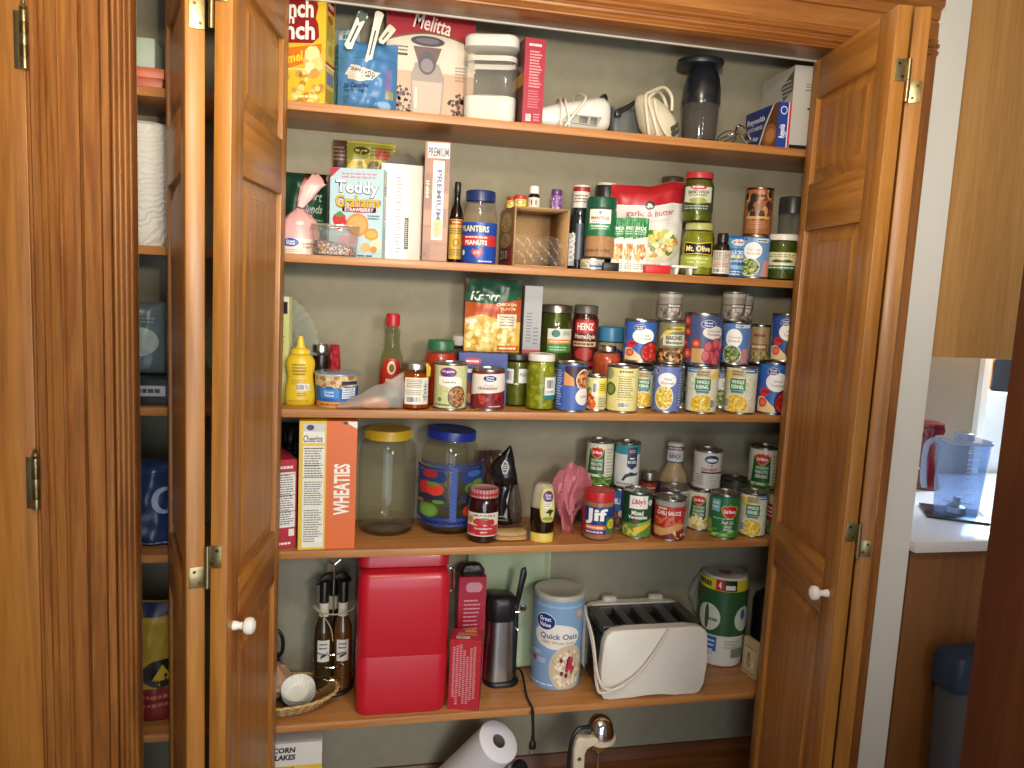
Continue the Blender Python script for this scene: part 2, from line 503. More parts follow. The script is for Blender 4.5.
# ------------------------------------------------------------------ shelves
for nm, z, lb in ((0, Z1, 'topmost wooden pantry shelf with appliances and boxes'), (1, Z2, 'wooden pantry shelf holding crackers, peanuts and pickle jars'), (2, Z3, 'wooden pantry shelf holding mustard, honey and stacked cans'),
                  (3, Z4, 'wooden pantry shelf holding cereal boxes, glass jars and green cans'), (4, Z5, 'lowest wooden pantry shelf holding the red bin and the toaster')):
    bm = BM(); box(bm, XL, XR, 0, SD, z-TH, z, bev=.002)
    o = obj('pantry_shelf', bm, SHELF); tag(o, lb, 'shelf', 'pantry shelves')

# ------------------------------------------------------------------ doors
RAILS = ((.03, .20), (.845, .965), (1.715, 1.83), (2.035, 2.13))
def raised_panel(par, x0, x1, z0, z1, t, ysg, m):
    bm = BM(); e = .004
    for s in (-1, 1):
        yc = ysg*t/2; rings = []
        for ins, dy in ((-.004, .0035), (.006, .0035), (.030, .0095), (.033, .0115)):
            y = yc+s*dy
            rings.append([(x0+ins, y, z0+ins), (x1-ins, y, z0+ins), (x1-ins, y, z1-ins), (x0+ins, y, z1-ins)])
        loft(bm, rings, 0, False, True)
    return obj('panel', bm, m, par, sharp=20)
def leaf(name, label, near, far, t, side, knob=None, h0=.03):
    """bifold leaf; local x from the fold edge, outer face at y = 0, body towards side*y"""
    th = math.atan2(far[1]-near[1], far[0]-near[0]); w = math.hypot(far[0]-near[0], far[1]-near[1])
    s0, s1 = .075, .042
    bm = BM(); y0, y1 = (0, t) if side > 0 else (-t, 0)
    box(bm, 0, s0, y0, y1, h0, 2.13, 0, .003); box(bm, w-s1, w, y0, y1, h0, 2.13, 0, .003)
    for a, b in RAILS: box(bm, s0-.001, w-s1+.001, y0+.0004, y1-.0004, a, b, 1, .003)
    o = obj(name, bm, [DOORV, DOORH], None, loc=(near[0], near[1], 0), rot=(0, 0, th))
    tag(o, label, 'door', None, 'structure')
    for (a, b), (c, d) in zip(RAILS, RAILS[1:]): raised_panel(o, s0, w-s1, b, c, t, side, DOORV)
    if knob:
        bm = BM()
        lathe(bm, [(.0, 0), (.009, 0), (.0085, .006), (.0065, .012), (.0075, .018), (.014, .022), (.0165, .029), (.015, .036), (.008, .0405), (0, .0415)], 24)
        k = obj('knob', bm, PORC, o, loc=(.043, 0, knob), rot=((PI/2, 0, 0) if side > 0 else (-PI/2, 0, 0)))
        k['label'] = 'white porcelain knob'
    return o
dB = leaf('door_1', 'folded panel door leaf with a white knob beside the cereal box', (-.178, -.455), (-.113, -.04), .030, 1, knob=.892)
dB.rotation_euler.x = .006; dB.location.x -= .0054
dA = leaf('door_2', 'folded panel door leaf seen on its bare edge beside the fluted casing', (-.247, -.455), (-.356, -.04), .032, -1)
dC = leaf('door_3', 'folded panel door leaf with a white knob and broad panelled face beside the canned goods', (1.068, -.455), (1.152, -.04), .030, -1, knob=.905)
dD = leaf('door_4', 'folded panel door leaf seen on its edge next to the white wall', (1.134, -.47), (1.352, -.105), .032, 1)

def plate(par, x, ya, yb, z0, z1, knuckle=None):
    bm = BM(); box(bm, x-.0022, x, min(ya, yb), max(ya, yb), z0, z1, 0, .0008)
    for zz in (z0+.009, z1-.009):
        yy = ya+(yb-ya)*(.35 if zz > (z0+z1)/2 else .7)
        lathe(bm, [(0, 0), (.003, 0), (.0026, .0012), (0, .0014)], 10, 1, Matrix.Translation((x-.0022, yy, zz)) @ Matrix.Rotation(-PI/2, 4, 'Y'))
    if knuckle:
        y, a, b = knuckle
        lathe(bm, [(0, a), (.0045, a), (.0045, (a+b)/2-.0006), (.0038, (a+b)/2), (.0045, (a+b)/2+.0006), (.0045, b), (0, b)], 14, 0, Matrix.Translation((x-.003, y, 0)))
    o = obj('hinge', bm, [BRASS, mat('#5a4a2a', rough=.4, metal=1.0)], par); o['label'] = 'aged brass hinge plate'
for z0, zm, z1 in ((1.946, 1.988, 2.028), (1.006, 1.042, 1.080)):
    plate(dC, 0, -.006, -.029, zm-.003, z1, (-.0335, z0, z1)); plate(dD, 0, .004, .026, z0, zm)
    if zm > 1.5: plate(dA, 0, -.006, -.031, 1.938, 1.986); plate(dB, 0, .010, .033, 1.984, 2.028, (.034, 1.940, 2.028))
    else: plate(dA, 0, -.005, -.030, .982, 1.021); plate(dB, 0, .010, .033, 1.019, 1.060, (.034, .982, 1.060))

# plain door with exposed hinges, beside the stepped casing
bm = BM(); x0, x1 = -1.36, -.6035
box(bm, x1-.105, x1, -.094, -.056, .01, 2.24, 0, .002); box(bm, x0, x0+.1, -.094, -.056, .01, 2.24, 0, .002)
PR = ((.01, .22), (.80, .985), (1.60, 1.70), (2.14, 2.24))
for a, b in PR: box(bm, x0+.099, x1-.104, -.0936, -.0564, a, b, 1, .002)
dE = obj('door_5', bm, [wood('old_door_pine', '#85501c', '#ac6e2a', '#c0823a', 'Z', seed=3.9), DOORH]); tag(dE, 'brown wooden door with exposed brass hinges at the edge of the view', 'door', None, 'structure')
for (a, b), (c, d) in zip(PR, PR[1:]):
    bm = BM(); rings = []
    for ins, y in ((-.004, -.070), (.004, -.070), (.006, -.078), (.03, -.086)):
        rings.append([(x0+.1+ins, y, b+ins), (x1-.105-ins, y, b+ins), (x1-.105-ins, y, c-ins), (x0+.1+ins, y, c-ins)])
    loft(bm, rings, 0, True, True); obj('panel', bm, DOORV, dE, sharp=20)
for zc in (1.975, 1.085):
    bm = BM()
    for k in range(5):
        a = zc-.055+.022*k
        lathe(bm, [(0, a), (.0075, a), (.0078, a+.002), (.0078, a+.0195), (.0075, a+.0215), (0, a+.0215)], 16, k % 2, Matrix.Translation((-.601, -.103, 0)))
    lathe(bm, [(0, zc+.055), (.005, zc+.056), (.0075, zc+.060), (.005, zc+.0645), (.003, zc+.067), (.0045, zc+.071), (0, zc+.074)], 14, 0, Matrix.Translation((-.601, -.103, 0)))
    box(bm, -.622, -.604, -.0962, -.094, zc-.055, zc+.055, 0, .0006)
    h = obj('hinge', bm, [BRASS, mat('#7c6a44', rough=.38, metal=1.0)], dE); h['label'] = 'aged brass butt hinge'

# dark red-brown door standing close to the camera
a = at_y(1007, 384, -1.0)
bm = BM(); box(bm, .0, .62, 0, .04, .01, 2.1, 0, .004)
box(bm, .11, .51, -.006, .046, .30, .90, 0, .006); box(bm, .11, .51, -.006, .046, 1.05, 1.95, 0, .006)
o = obj('door_6', bm, REDWV, loc=(a.x, -1.0, 0), rot=(0, 0, math.radians(-74)))
tag(o, 'dark red-brown wooden door edge standing in front of the kitchen', 'door', None, 'structure')

# ------------------------------------------------------------------ kitchen beyond the wall end
CT = mat('#e7e8ea', rough=.12, coat=.4, bump=.01, name='white_quartz')
bm = BM(); box(bm, 1.56, 2.55, -.085, .62, .09, .878, 0, .002); box(bm, 1.58, 2.53, -.05, .62, 0, .09)
c = obj('base_cabinet', bm, wood('base_cabinet_wood', '#6f4522', '#86562c', '#976537', 'Z', seed=5.9, ring=.4)); tag(c, 'plain brown base cabinet end under the white countertop', 'cabinet')
bm = BM(); box(bm, 1.545, 2.60, -.118, .64, .879, .910, 0, .004)
c = obj('countertop', bm, CT); tag(c, 'white stone countertop with the clear pitcher on it', 'countertop')
bm = BM(); box(bm, 1.556, 2.6, -.02, .40, 1.405, ZC-.002, 0, .002); box(bm, 1.545, 1.5555, -.0225, .40, 1.403, ZC-.002, 1, .001)
c = obj('wall_cabinet', bm, [CABV, wood('cabinet_edge', '#6b4626', '#7d5430', '#8d623b', 'Z', seed=2.9)]); tag(c, 'plain light brown wall cabinet end panel above the countertop', 'cabinet')
q0, q1 = at_y(979, 380, .64), at_y(908, 380, .64)
bm = BM(); box(bm, q1.x-.4, q0.x, .645, .70, 0, ZC)
struct('wall_kitchen', bm, mat('#8d8272', rough=.7, bump=.04, bscale=50), 'taupe kitchen wall behind the red pitcher', 'wall')
bm = BM(); box(bm, q0.x, q0.x+.03, .62, .705, .912, ZC, 0, .002)
struct('trim_7', bm, OFFW, 'white edge of the opening behind the countertop', 'trim')
# room beyond: tiled ledge, slatted blind, dark garment
bm = BM(); box(bm, q0.x+.03, q0.x+1.2, .66, .80, .0, 1.22, 0, .01)
l = obj('window_ledge', bm, mat('#dfe8ee', rough=.2, coat=.3)); tag(l, 'pale blue-white ledge behind the kitchen opening', 'ledge')
bm = BM(); X = q0.x+.05
for k in range(16): box(bm, X+k*.05, X+k*.05+.044, 1.2+.006*(k % 2), 1.225+.006*(k % 2), 0, 2.1, 0, .004)
l = obj('slatted_screen', bm, CASEV); tag(l, 'vertical brown wooden slats behind the kitchen opening', 'screen')
g = at_y(1001, 378, .74); bm = BM()
loft(bm, [[(g.x+dx*s*.7+sh, .74+dy*s*.3, z) for dx, dy in [(math.cos(2*PI*k/14), math.sin(2*PI*k/14)) for k in range(14)]] for z, s, sh in ((1.222, .14, .06), (1.27, .13, .055), (1.33, .10, .03), (1.40, .07, .04), (1.46, .05, .05))], 0)
l = obj('dark_jacket', bm, mat('#1b2027', rough=.9, bump=.2, bscale=40)); tag(l, 'dark jacket heaped on the pale ledge', 'jacket')

# red carafe / pitcher on the counter
p = at_z(934, 491, .910)
R = .052; H = top_h(938, 425, Vector((p.x, p.y+R, .91)), R, .91)
t = thing('red_pitcher', 'glossy dark red pitcher behind the clear one on the countertop', 'pitcher', (p.x, p.y+R, .9105), .4)
RED = mat('#6f0e18', rough=.14, coat=.6)
bm = BM(); lathe(bm, [(0, 0), (R, 0), (R*1.02, .006), (R*.80, H*.2), (R*.72, H*.45), (R*.80, H*.75), (R*.98, H*.97), (R*.93, H), (R*.9, H*.97), (R*.66, H*.45), (0, H*.2)], 32); obj('body', bm, RED, t)
bm = BM(); tube(bm, [(-R*.8, 0, H*.85), (-R*1.6, 0, H*.85), (-R*1.7, 0, H*.5), (-R*.72, 0, H*.3)], .008); o = obj('handle', bm, CHROME, t); o['label'] = 'silver curved handle'
bm = BM(); lathe(bm, [(0, H+.001), (R*.9, H+.001), (R*.9, H+.012), (R*.4, H+.02), (0, H+.021)], 28); obj('lid', bm, RED, t)

# clear blender pitcher on a dark tray
p = at_z(968, 522, .910)
r = .066; c = Vector((p.x+.012, p.y+r, .91)); H = top_h(968, 442, c, r, .91)
bm = BM(); box(bm, -.085, .085, -.06, .10, 0, .008, 0, .003)
tr = obj('black_tray', bm, mat('#2c2d30', rough=.25), loc=(c.x-.012, c.y-.012, .9105), rot=(0, 0, -.55)); tag(tr, 'flat dark tray under the clear measuring pitcher', 'tray')
t = thing('blender_pitcher', 'tall clear plastic blender pitcher with white scale marks on the countertop', 'pitcher', (c.x, c.y, .919), -.1)
BL = clear('#bcd2f2', rough=.05, op=.20, body='#d0e0f8', name='bluish_clear_plastic'); BL2 = clear('#bcd3ee', rough=.08, op=.35, body='#e4eefb', name='bluish_plastic_rim')
bm = BM(); rings = []
for z, s in ((0, .80), (.01, .84), (H*.5, .93), (H*.96, 1.02), (H*.99, 1.08)): rings.append([(x*s, y*s, z) for x, y in rrect(2*r, 1.7*r, .035, 6)])
loft(bm, rings, 0, True, False); obj('jug', bm, BL, t, sharp=60)
bm = BM(); loft(bm, [[(x*s, y*s, z) for x, y in rrect(2*r, 1.7*r, .035, 6)] for z, s in ((H*.99, 1.09), (H*1.02, 1.11), (H*1.035, 1.06), (H*1.04, .5))], 0)
lathe(bm, [(0, H*1.04), (.028, H*1.04), (.026, H*1.12), (.022, H*1.125), (0, H*1.125)], 20); obj('lid', bm, BL2, t)
bm = BM(); tube(bm, [(-r*.95, 0, H*.96), (-r*1.35, 0, H*1.02), (-r*1.78, 0, H*.95), (-r*1.85, 0, H*.7), (-r*1.75, 0, H*.42), (-r*1.66, 0, H*.36)], .0085, flat=.7); obj('handle', bm, BL2, t)
bm = BM(); lathe(bm, [(0, .004), (.03, .004), (.026, .02), (.012, .026), (.010, .05), (0, .052)], 16)
for a_ in range(4):
    Mx = Matrix.Rotation(a_*PI/2+.4, 4, 'Z'); prism(bm, [(.005, -.006), (.036, -.003), (.042, .003), (.005, .006)], .024+.004*a_, .026+.004*a_, 0, 'xy', M=Mx)
obj('blade', bm, STEEL, t)
A_ = Art(); wh = P('#f4f8fb')
for k in range(11): A_.rect(.30, .2+.06*k, (.42 if k % 2 else .48), .206+.06*k, wh)
for k in range(6): A_.text(str((k+1)*200), .60, .205+.12*k, .12, .025, wh)
A_.lines(.28, .88, .7, .94, 2, wh)
m_ = [wh]; bm = BM(); imprint(bm, m_, A_, lambda u, v, o: Vector(((u-.5)*1.7*r, -.85*r*(.84+.18*v)-o, v*H)), off0=.001); obj('scale_marks', bm, m_, t)

# blue bin in front of the base cabinet
p = at_y(956, 672, -.26)
t = thing('kitchen_bin', 'dark blue lidded bin standing in front of the base cabinet', 'bin', (p.x+.150, -.17, 0), 0)
NB = mat('#263852', rough=.4); NB2 = mat('#51545a', rough=.5)
zt = p.z
bm = BM(); loft(bm, [[(x*s, y*s, z) for x, y in rrect(.20, .10, .03, 5)] for z, s in ((.001, .82), (.02, .86), (zt-.07, .98))], 0); obj('body', bm, NB2, t)
bm = BM(); loft(bm, [[(x*s, y*s-.0, z) for x, y in rrect(.215, .105, .03, 5)] for z, s in ((zt-.09, 1), (zt-.07, 1.04), (zt-.015, 1.02), (zt+.005, .95), (zt+.012, .6))], 0); obj('lid', bm, NB, t)
bm = BM(); tube(bm, [(-.05, -.05, zt+.0), (-.05, -.062, zt+.012), (.05, -.062, zt+.012), (.05, -.05, zt)], .007); obj('handle', bm, NB, t)

# ------------------------------------------------------------------ light
def area(name, loc, target, size, power, col, sy=None):
    l = bpy.data.lights.new(name, 'AREA'); l.energy = power; l.color = col; l.size = size
    if sy: l.shape = 'RECTANGLE'; l.size_y = sy
    else: l.shape = 'DISK'
    o = bpy.data.objects.new(name, l); COL.objects.link(o); o.location = loc
    o.rotation_euler = (Vector(target)-Vector(loc)).to_track_quat('-Z', 'Y').to_euler()
    return o
def spot(name, loc, target, power, col, cone, blend, size):
    l = bpy.data.lights.new(name, 'SPOT'); l.energy = power; l.color = col; l.spot_size = math.radians(cone); l.spot_blend = blend; l.shadow_soft_size = size
    o = bpy.data.objects.new(name, l); COL.objects.link(o); o.location = loc
    o.rotation_euler = (Vector(target)-Vector(loc)).to_track_quat('-Z', 'Y').to_euler()
area('hall_ceiling_lamp', (.05, -1.7, 2.40), (.3, -.1, 1.4), .30, 15, (1.0, .87, .70))
spot('hall_uplight', (.10, -1.75, 1.80), (.45, -.1, 2.85), 80, (1.0, .88, .70), 112, .55, .06)  # added spot with no fixture, brightens header, casing tops and upper wall
spot('goods_fill_spot', (.95, -2.8, 1.85), (.42, 0, 1.32), 112, (1.0, .93, .82), 62, .9, .22)  # side light narrowed to an added spot: goods brighten, casings stay dim
area('hall_window_daylight', (.3, -2.7, .9), (.4, 0, .6), 1.2, 24, (.80, .90, 1.0), 1.6)
area('kitchen_window_daylight', (3.1, .9, 1.9), (1.9, .2, .9), .9, 130, (.72, .86, 1.0), .9)
wd = bpy.data.worlds.new('world'); scene.world = wd; wd.use_nodes = True
bg = wd.node_tree.nodes['Background']; bg.inputs['Color'].default_value = (.95, .97, 1.0, 1); bg.inputs['Strength'].default_value = .13
vs_ = scene.view_settings
scene.display_settings.display_device = 'sRGB'
vs_.view_transform = 'Standard'; vs_.look = 'None'; vs_.gamma = 1.0; vs_.use_curve_mapping = False; scene.cycles.transparent_max_bounces = 20; vs_.exposure = 0.08
# ------------------------------------------------------------------ makers of pantry goods
def can_body(R, H, ring=False):
    bm = BM()
    pr = [(0, .0025), (R*.86, .0025), (R*.88, .0005), (R*.955, 0), (R*.985, .0015), (R*.985, .004), (R*.955, .0055), (R*.955, H-.0055), (R*.985, H-.004),
          (R*.985, H-.001), (R*.96, H), (R*.93, H-.001), (R*.92, H-.0045), (R*.80, H-.0045), (R*.78, H-.0035), (R*.62, H-.0035), (R*.60, H-.0042), (0, H-.0042)]
    lathe(bm, pr, 36)
    if ring:
        tube(bm, [(.012*math.cos(t), .012*math.sin(t)-R*.35, H-.0025) for t in [2*PI*k/10 for k in range(10)]], .0012, 6, 0, 2, True)
    return bm
def can(F_, label, art, base='#e8e2d2', group='canned goods on the middle shelf', spin=0.0, name='food_can', cat='can', ring=True, R=None, H=None, metal=METAL, lo=.006, hi=.006):
    R = R or F_.r; H = H or F_.h
    t = thing(name, label, cat, F_.c, F_.rz+spin, group)
    obj('can', can_body(R, H, ring), metal, t)
    bm = BM(); Rl = R*.955+.0006
    lathe(bm, [(Rl, lo), (Rl, H-hi)], 48)
    ms = [P(base)]
    if art: imprint(bm, ms, art, cyl_surf(Rl, lo, H-hi), (-1.75, 0, 1.75, 1), du=.16)
    obj('paper_label', bm, ms, t, recalc=False)
    return t, R, H

def jar(F_, label, cat, prof, lidspec, content=None, art=None, labspan=None, base=None, glass=None, group=None, name='glass_jar', sx=1.0, sy=1.0, spin=0.0, lidart=None, full=False, extra=None, n=40):
    """prof: [(r share, z share)]; lidspec: (r share, z0, z1, colour[, ribs]); content: (fill share, material); labspan: (z0, z1) shares"""
    R, H = F_.r, F_.h
    t = thing(name, label, cat, F_.c, F_.rz+spin, group)
    pf = [(a*R, b*H) for a, b in prof]
    bm = BM(); lathe(bm, [(0, pf[0][1])]+pf, n, sx=sx, sy=sy)
    obj('jar_body', bm, glass or GLASS, t, sharp=60)
    if content:
        fz, cm = content; rr = prof_r(pf); bm = BM()
        zz = [(.004+(fz*H-.004)*k/14) for k in range(15)]
        lathe(bm, [(0, zz[0])]+[(max(.002, rr(z)-.0016), z) for z in zz]+[(0, zz[-1])], n, sx=sx, sy=sy)
        obj('contents', bm, cm, t)
    if lidspec:
        lr, z0, z1, lc = lidspec[:4]; ribs = len(lidspec) > 4 and lidspec[4]
        lr *= R; z0 *= H; z1 *= H; bm = BM(); k = min(.004, (z1-z0)*.25)
        lathe(bm, [(lr*.94, z0), (lr, z0+.0008), (lr, z1-k), (lr-k*.3, z1-k*.3), (lr-k, z1), (lr*.86, z1), (lr*.84, z1-.001), (0, z1-.001)], n, sx=sx, sy=sy)
        if ribs:
            for q in range(36):
                a = 2*PI*q/36; box(bm, -.0007, .0007, -.0008, .0006, z0+.002, z1-k-.001, 0, M=Matrix.Translation((lr*sx*math.cos(a), lr*sy*math.sin(a), 0)) @ Matrix.Rotation(a+PI/2, 4, 'Z'))
        ms = [lc if not isinstance(lc, str) else mat(lc, rough=.35)]
        if lidart: imprint(bm, ms, lidart, cyl_surf(lr, z0, z1, sx, sy), (-1.7, 0, 1.7, 1), du=.2)
        obj('lid', bm, ms, t, recalc=not lidart)
    if labspan:
        a, b = labspan[0]*H, labspan[1]*H; rr = prof_r(pf)
        ms = []; bm = BM(); sf = cyl_surf(lambda z: rr(z)+.0006, a, b, sx, sy)
        w0, w1 = labspan[2:4] if len(labspan) > 2 else (-PI, PI)
        if base:
            ms.append(base if not isinstance(base, str) else P(base))
            imprint(bm, ms, Art().rect(w0, 0, w1, 1, ms[0]), sf, None, du=.16, dv=.1, off0=0)
        if art: imprint(bm, ms, art, sf, (w0 if w0 > -1.7 else -1.75, 0, w1 if w1 < 1.7 else 1.75, 1), du=.16, dv=.1)
        obj('label', bm, ms, t, recalc=False)
    if extra: extra(t, R, H)
    return t

def carton(F_, d, label, cat, base, faces, group=None, name='food_box', bev=.0012, sides=None, top=None, mats=None):
    seat(F_, d)
    t = thing(name, label, cat, F_.c, F_.rz, group)
    bm = BM(); w, h = F_.w, F_.h
    box(bm, -w/2, w/2, -d/2, d/2, 0, h, 0, bev)
    ms = [mat(base, rough=.42)]
    for f, a in faces.items(): imprint(bm, ms, a, face_surf(f, w, d, h), (0.004, 0.004, .996, .996))
    obj('carton', bm, ms, t, recalc=False)
    return t, w, h

def pouch_mesh(w, h, d, surf_mats, art=None, crinkle=.002, seed=1, nu=22, nv=26, top=.12, bottom=.05, taper=0.0, lean=0.0, flatb=True, offs=.0006, cut=None):
    R = random.Random(seed); ph = [R.uniform(0, 6) for _ in range(8)]
    def bulge(u, v):
        a = max(0, 1-abs(2*u-1)**2.6)
        b = min(1, max(0, (1-v)/max(top, .01)))**.6
        c = min(1, .55+v/max(bottom, .01)*.45) if flatb else min(1, v/max(bottom, .01))**.6
        return a*b*c
    def front(u, v, o=0, s=-1):
        b = bulge(u, v)
        n = crinkle*(math.sin(u*13+ph[0]+4*v)*math.sin(v*11+ph[1]+3*u)+.6*math.sin(u*27+ph[2]-9*v)+.5*math.sin(v*31+ph[3]+7*u))
        n *= min(1, 8*u*(1-u))
        hh = h*(cut(u) if cut else 1)
        x = (u-.5)*w*(1-taper*v)
        return Vector((x, s*(d/2*b)+n-(-s)*0+s*o+lean*v, hh*v))
    bm = BM(); g = {}
    for s in (-1, 1):
        for i in range(nu+1):
            for j in range(nv+1):
                p = front(i/nu, j/nv, offs/2, s)
                g[s, i, j] = bm.verts.new(p)
        for i in range(nu):
            for j in range(nv):
                q = [g[s, i, j], g[s, i+1, j], g[s, i+1, j+1], g[s, i, j+1]]
                bm.faces.new(q if s < 0 else q[::-1])
    for j in range(nv):
        for i in (0, nu):
            q = [g[-1, i, j], g[-1, i, j+1], g[1, i, j+1], g[1, i, j]]
            bm.faces.new(q if i == 0 else q[::-1])
    for i in range(nu):
        bm.faces.new([g[-1, i, 0], g[1, i, 0], g[1, i+1, 0], g[-1, i+1, 0]])
        bm.faces.new([g[-1, i, nv], g[-1, i+1, nv], g[1, i+1, nv], g[1, i, nv]])
    ms = list(surf_mats)
    if art: imprint(bm, ms, art, lambda u, v, o: front(u, v, o+offs/2), (0.005, 0.005, .995, .995), du=.04545, dv=.03846, off0=.0016)
    return bm, ms

# ---- label artwork
def gv_logo(A, cx, cy, s=.3):
    A.ell(cx, cy, s, s*.225, '#f0f2f5').ell(cx, cy, s*.95, s*.205, '#173a86').text('Great', cx, cy+s*.075, s*1.15, s*.11, '#ffffff', .02).text('Value', cx, cy-s*.075, s*1.15, s*.11, '#ffffff', .02)
    return A
def dm_logo(A, cx, cy, w=.42, h=.13):
    pts = [(-1, .35), (-.75, .8), (-.2, .75), (0, 1), (.2, .75), (.75, .8), (1, .35), (.8, -.4), (.4, -.8), (0, -1), (-.4, -.8), (-.8, -.4)]
    A.poly([(cx+x*w*1.08, cy+y*h*1.12) for x, y in pts], '#f2c53a').poly([(cx+x*w, cy+y*h) for x, y in pts], '#c4202a').text('Del Monte', cx, cy, w*1.5, h*.55, '#ffffff', .02)
    return A
def a_gv(title, food, pos=(.25, .24), size=(.75, .24), extra=None, tcol='#2b2f60', base='#3565b8', bub=(.25, .64, .72, .2), logo=(-.05, .86)):
    A = Art(); A.rect(-1.75, 0, 1.75, 1, base)
    A.rect(-1.75, .05, -1.05, .97, '#2d57a4').lines(-1.7, .1, -1.1, .92, 13, '#c9d7ef')
    if extra: extra(A)
    A.ell(*bub, '#f3f3ef')
    for i, tt in enumerate(title): A.text(tt, bub[0]+.05, bub[1]+.02-.085*i, .85 if len(tt) > 5 else .5, .06, tcol)
    A.ell(pos[0], pos[1], size[0]*1.12, size[1]*1.12, '#20242c' if food[0] == 'dark' else '#f0ead9')
    A.ell(pos[0], pos[1], size[0], size[1], food[1]).speck(pos[0], pos[1], size[0]*.93, size[1]*.93, food[3], food[2], food[4], asp=.36)
    gv_logo(A, logo[0], logo[1], .36)
    return A
TOM = ('dark', '#a81f23', ('#d8383a', '#e75a4d', '#c22a2c'), 40, .1)
def tom_extra(A):
    A.poly([(-1.05, 0), (-1.05, .3), (-.6, .34), (.2, .1), (.3, 0)], '#eecf9b').ell(-.55, .42, .33, .1, '#cf3436').ell(-.62, .2, .3, .1, '#d6453c').ell(-.62, .2, .2, .06, '#e87b62').ell(-.35, .44, .3, .035, '#9a2330')
def a_corn(flip=1, block='#2d8a53'):
    A = Art(); A.rect(-1.75, 0, 1.75, 1, '#ece6cf')
    A.poly([(-1.75, 1), (-1.75, .0), (-1.15*flip if flip < 0 else -1.3, 0), (-1.3, 1)], '#e2d9bd')
    A.speck(-.5*flip, .55, .55, .35, 26, ('#f6f2e4', '#dfe6c8', '#d5dcb4'), .13, asp=.4)
    A.rect(-1.0 if flip > 0 else .0, .90, -.0 if flip > 0 else 1.2, .995, '#2f7fc0').lines(-.9 if flip > 0 else .1, .92, -.1 if flip > 0 else 1.0, .98, 1, '#e6f0f7')
    A.poly([(.1*flip+.45, .83), (.5*flip+.45, .95), (1.2*flip+.2, .93), (1.3*flip, .80), (.7*flip, .76)], '#f0cf55')
    A.rect(.15*flip-.45, .80, .15*flip+.45, .97, '#cdb98e').lines(.15*flip-.4, .83, .15*flip+.4, .95, 2, '#7d6540', fill=.6)
    A.rect(.15*flip-.5, .50, .15*flip+.5, .77, block).text('WHOLE', .15*flip, .69, .8, .085, '#f4f6ee', .03).text('KERNEL', .15*flip, .58, .8, .085, '#f4f6ee', .03)
    A.rect(.15*flip-.4, .44, .15*flip+.4, .49, '#3a86b4').rect(.15*flip-.35, .385, .15*flip+.35, .43, '#b59a6a')
    A.ell(.18*flip, .17, .80, .26, '#f6efcf').ell(.18*flip, .17, .72, .235, '#e8bf2e').speck(.18*flip, .17, .66, .21, 70, ('#f6dc55', '#f9e788', '#dba81e'), .065, asp=.42)
    A.bars(.85*flip-.15, .08, .85*flip+.22, .30)
    return A
def a_dm(title, food, tall=True, green='#1f5c33'):
    A = Art(); A.rect(-1.75, 0, 1.75, 1, '#dcd9c4').rect(.62, 0, 1.75, 1, '#d4d2bd').lines(.75, .2, 1.5, .9, 9, '#9a9a84')
    A.poly([(-1.75, .2), (-1.75, 1), (-.9, 1), (-.75, .62), (-.7, .2)], '#cfd2b4')
    A.poly([(-.75, .26), (-.6, .86), (.55, .86), (.60, .26)], green)
    dm_logo(A, 0, .79, .46, .135)
    A.rect(-.42, .56, .45, .63, '#8fb08c')
    for i, tt in enumerate(title): A.text(tt, 0, .50-.1*i, .85, .075, '#f2f2e2', .02)
    food(A)
    return A
def f_beans(A):
    R = random.Random(4)
    A.rect(-1.75, 0, 1.75, .20, '#3e6a2d')
    for i in range(26):
        x, y = R.uniform(-1.2, 1.0), R.uniform(.02, .26); s = R.uniform(-.09, .12); c = R.choice(('#7da24a', '#98b860', '#5f8a38', '#b3c97c'))
        A.poly([(x-.35, y-s-.012), (x, y-.028), (x+.35, y+s-.012), (x+.35, y+s+.015), (x, y+.012), (x-.35, y-s+.014)], c)
def f_corn(A):
    A.speck(.05, .2, .72, .16, 44, ('#e9c84a', '#f4e08a', '#d6aa2b', '#f8edb4'), .12, asp=.42)
# ================================================================== topmost shelf
def pack(name, label, cat, F_, d, mats, art=None, group=None, part='bag', **k):
    seat(F_, d)
    t = thing(name, label, cat, F_.c, F_.rz, group)
    bm, ms = pouch_mesh(F_.w, F_.h, d, mats, art, **k)
    obj(part, bm, ms, t, sharp=70, recalc=False)
    return t

# caramel popcorn box
F_ = span(262, .055, 324.5, .010, 0, Z1); F_.h = .262
A = Art().rect(0, 0, 1, 1, '#dcb832')
A.speck(.5, .14, .5, .13, 46, ('#c89a4a', '#b98534', '#e6cc7a'), .055, asp=.55, rect=True).speck(.75, .9, .25, .1, 10, ('#c8a03c',), .05, asp=.5)
A.poly([(.0, .50), (.80, .50), (.90, .55), (.88, .66), (.84, .70), (.88, .80), (.80, .93), (.0, .97)], '#8e1a1c')
A.text('Crunch', .375, .785, .86, .155, '#f6efe2', .03).text("'n", .43, .70, .15, .085, '#f6efe2', .03).text('Munch', .38, .605, .90, .155, '#f6efe2', .03)
A.poly([(0, .22), (.94, .38), (.94, .50), (.84, .49), (0, .43)], '#d8761c').text('Caramel', .36, .365, .56, .085, '#f2d03a', .03, slope=.12).lines(.4, .275, .74, .295, 1, '#fbe9c0')
A.blob(.83, .33, .17, .11, '#d9b05e', 2).blob(.80, .41, .12, .07, '#f0dc9c', 3).blob(.88, .33, .09, .06, '#e8cc7e', 4).blob(.75, .30, .07, .05, '#f3e4b0', 5).blob(.84, .25, .08, .04, '#c99a4a', 6)
A.lines(0.520, 0.042, 0.920, 0.077, 1, '#f3ea9a', .6)
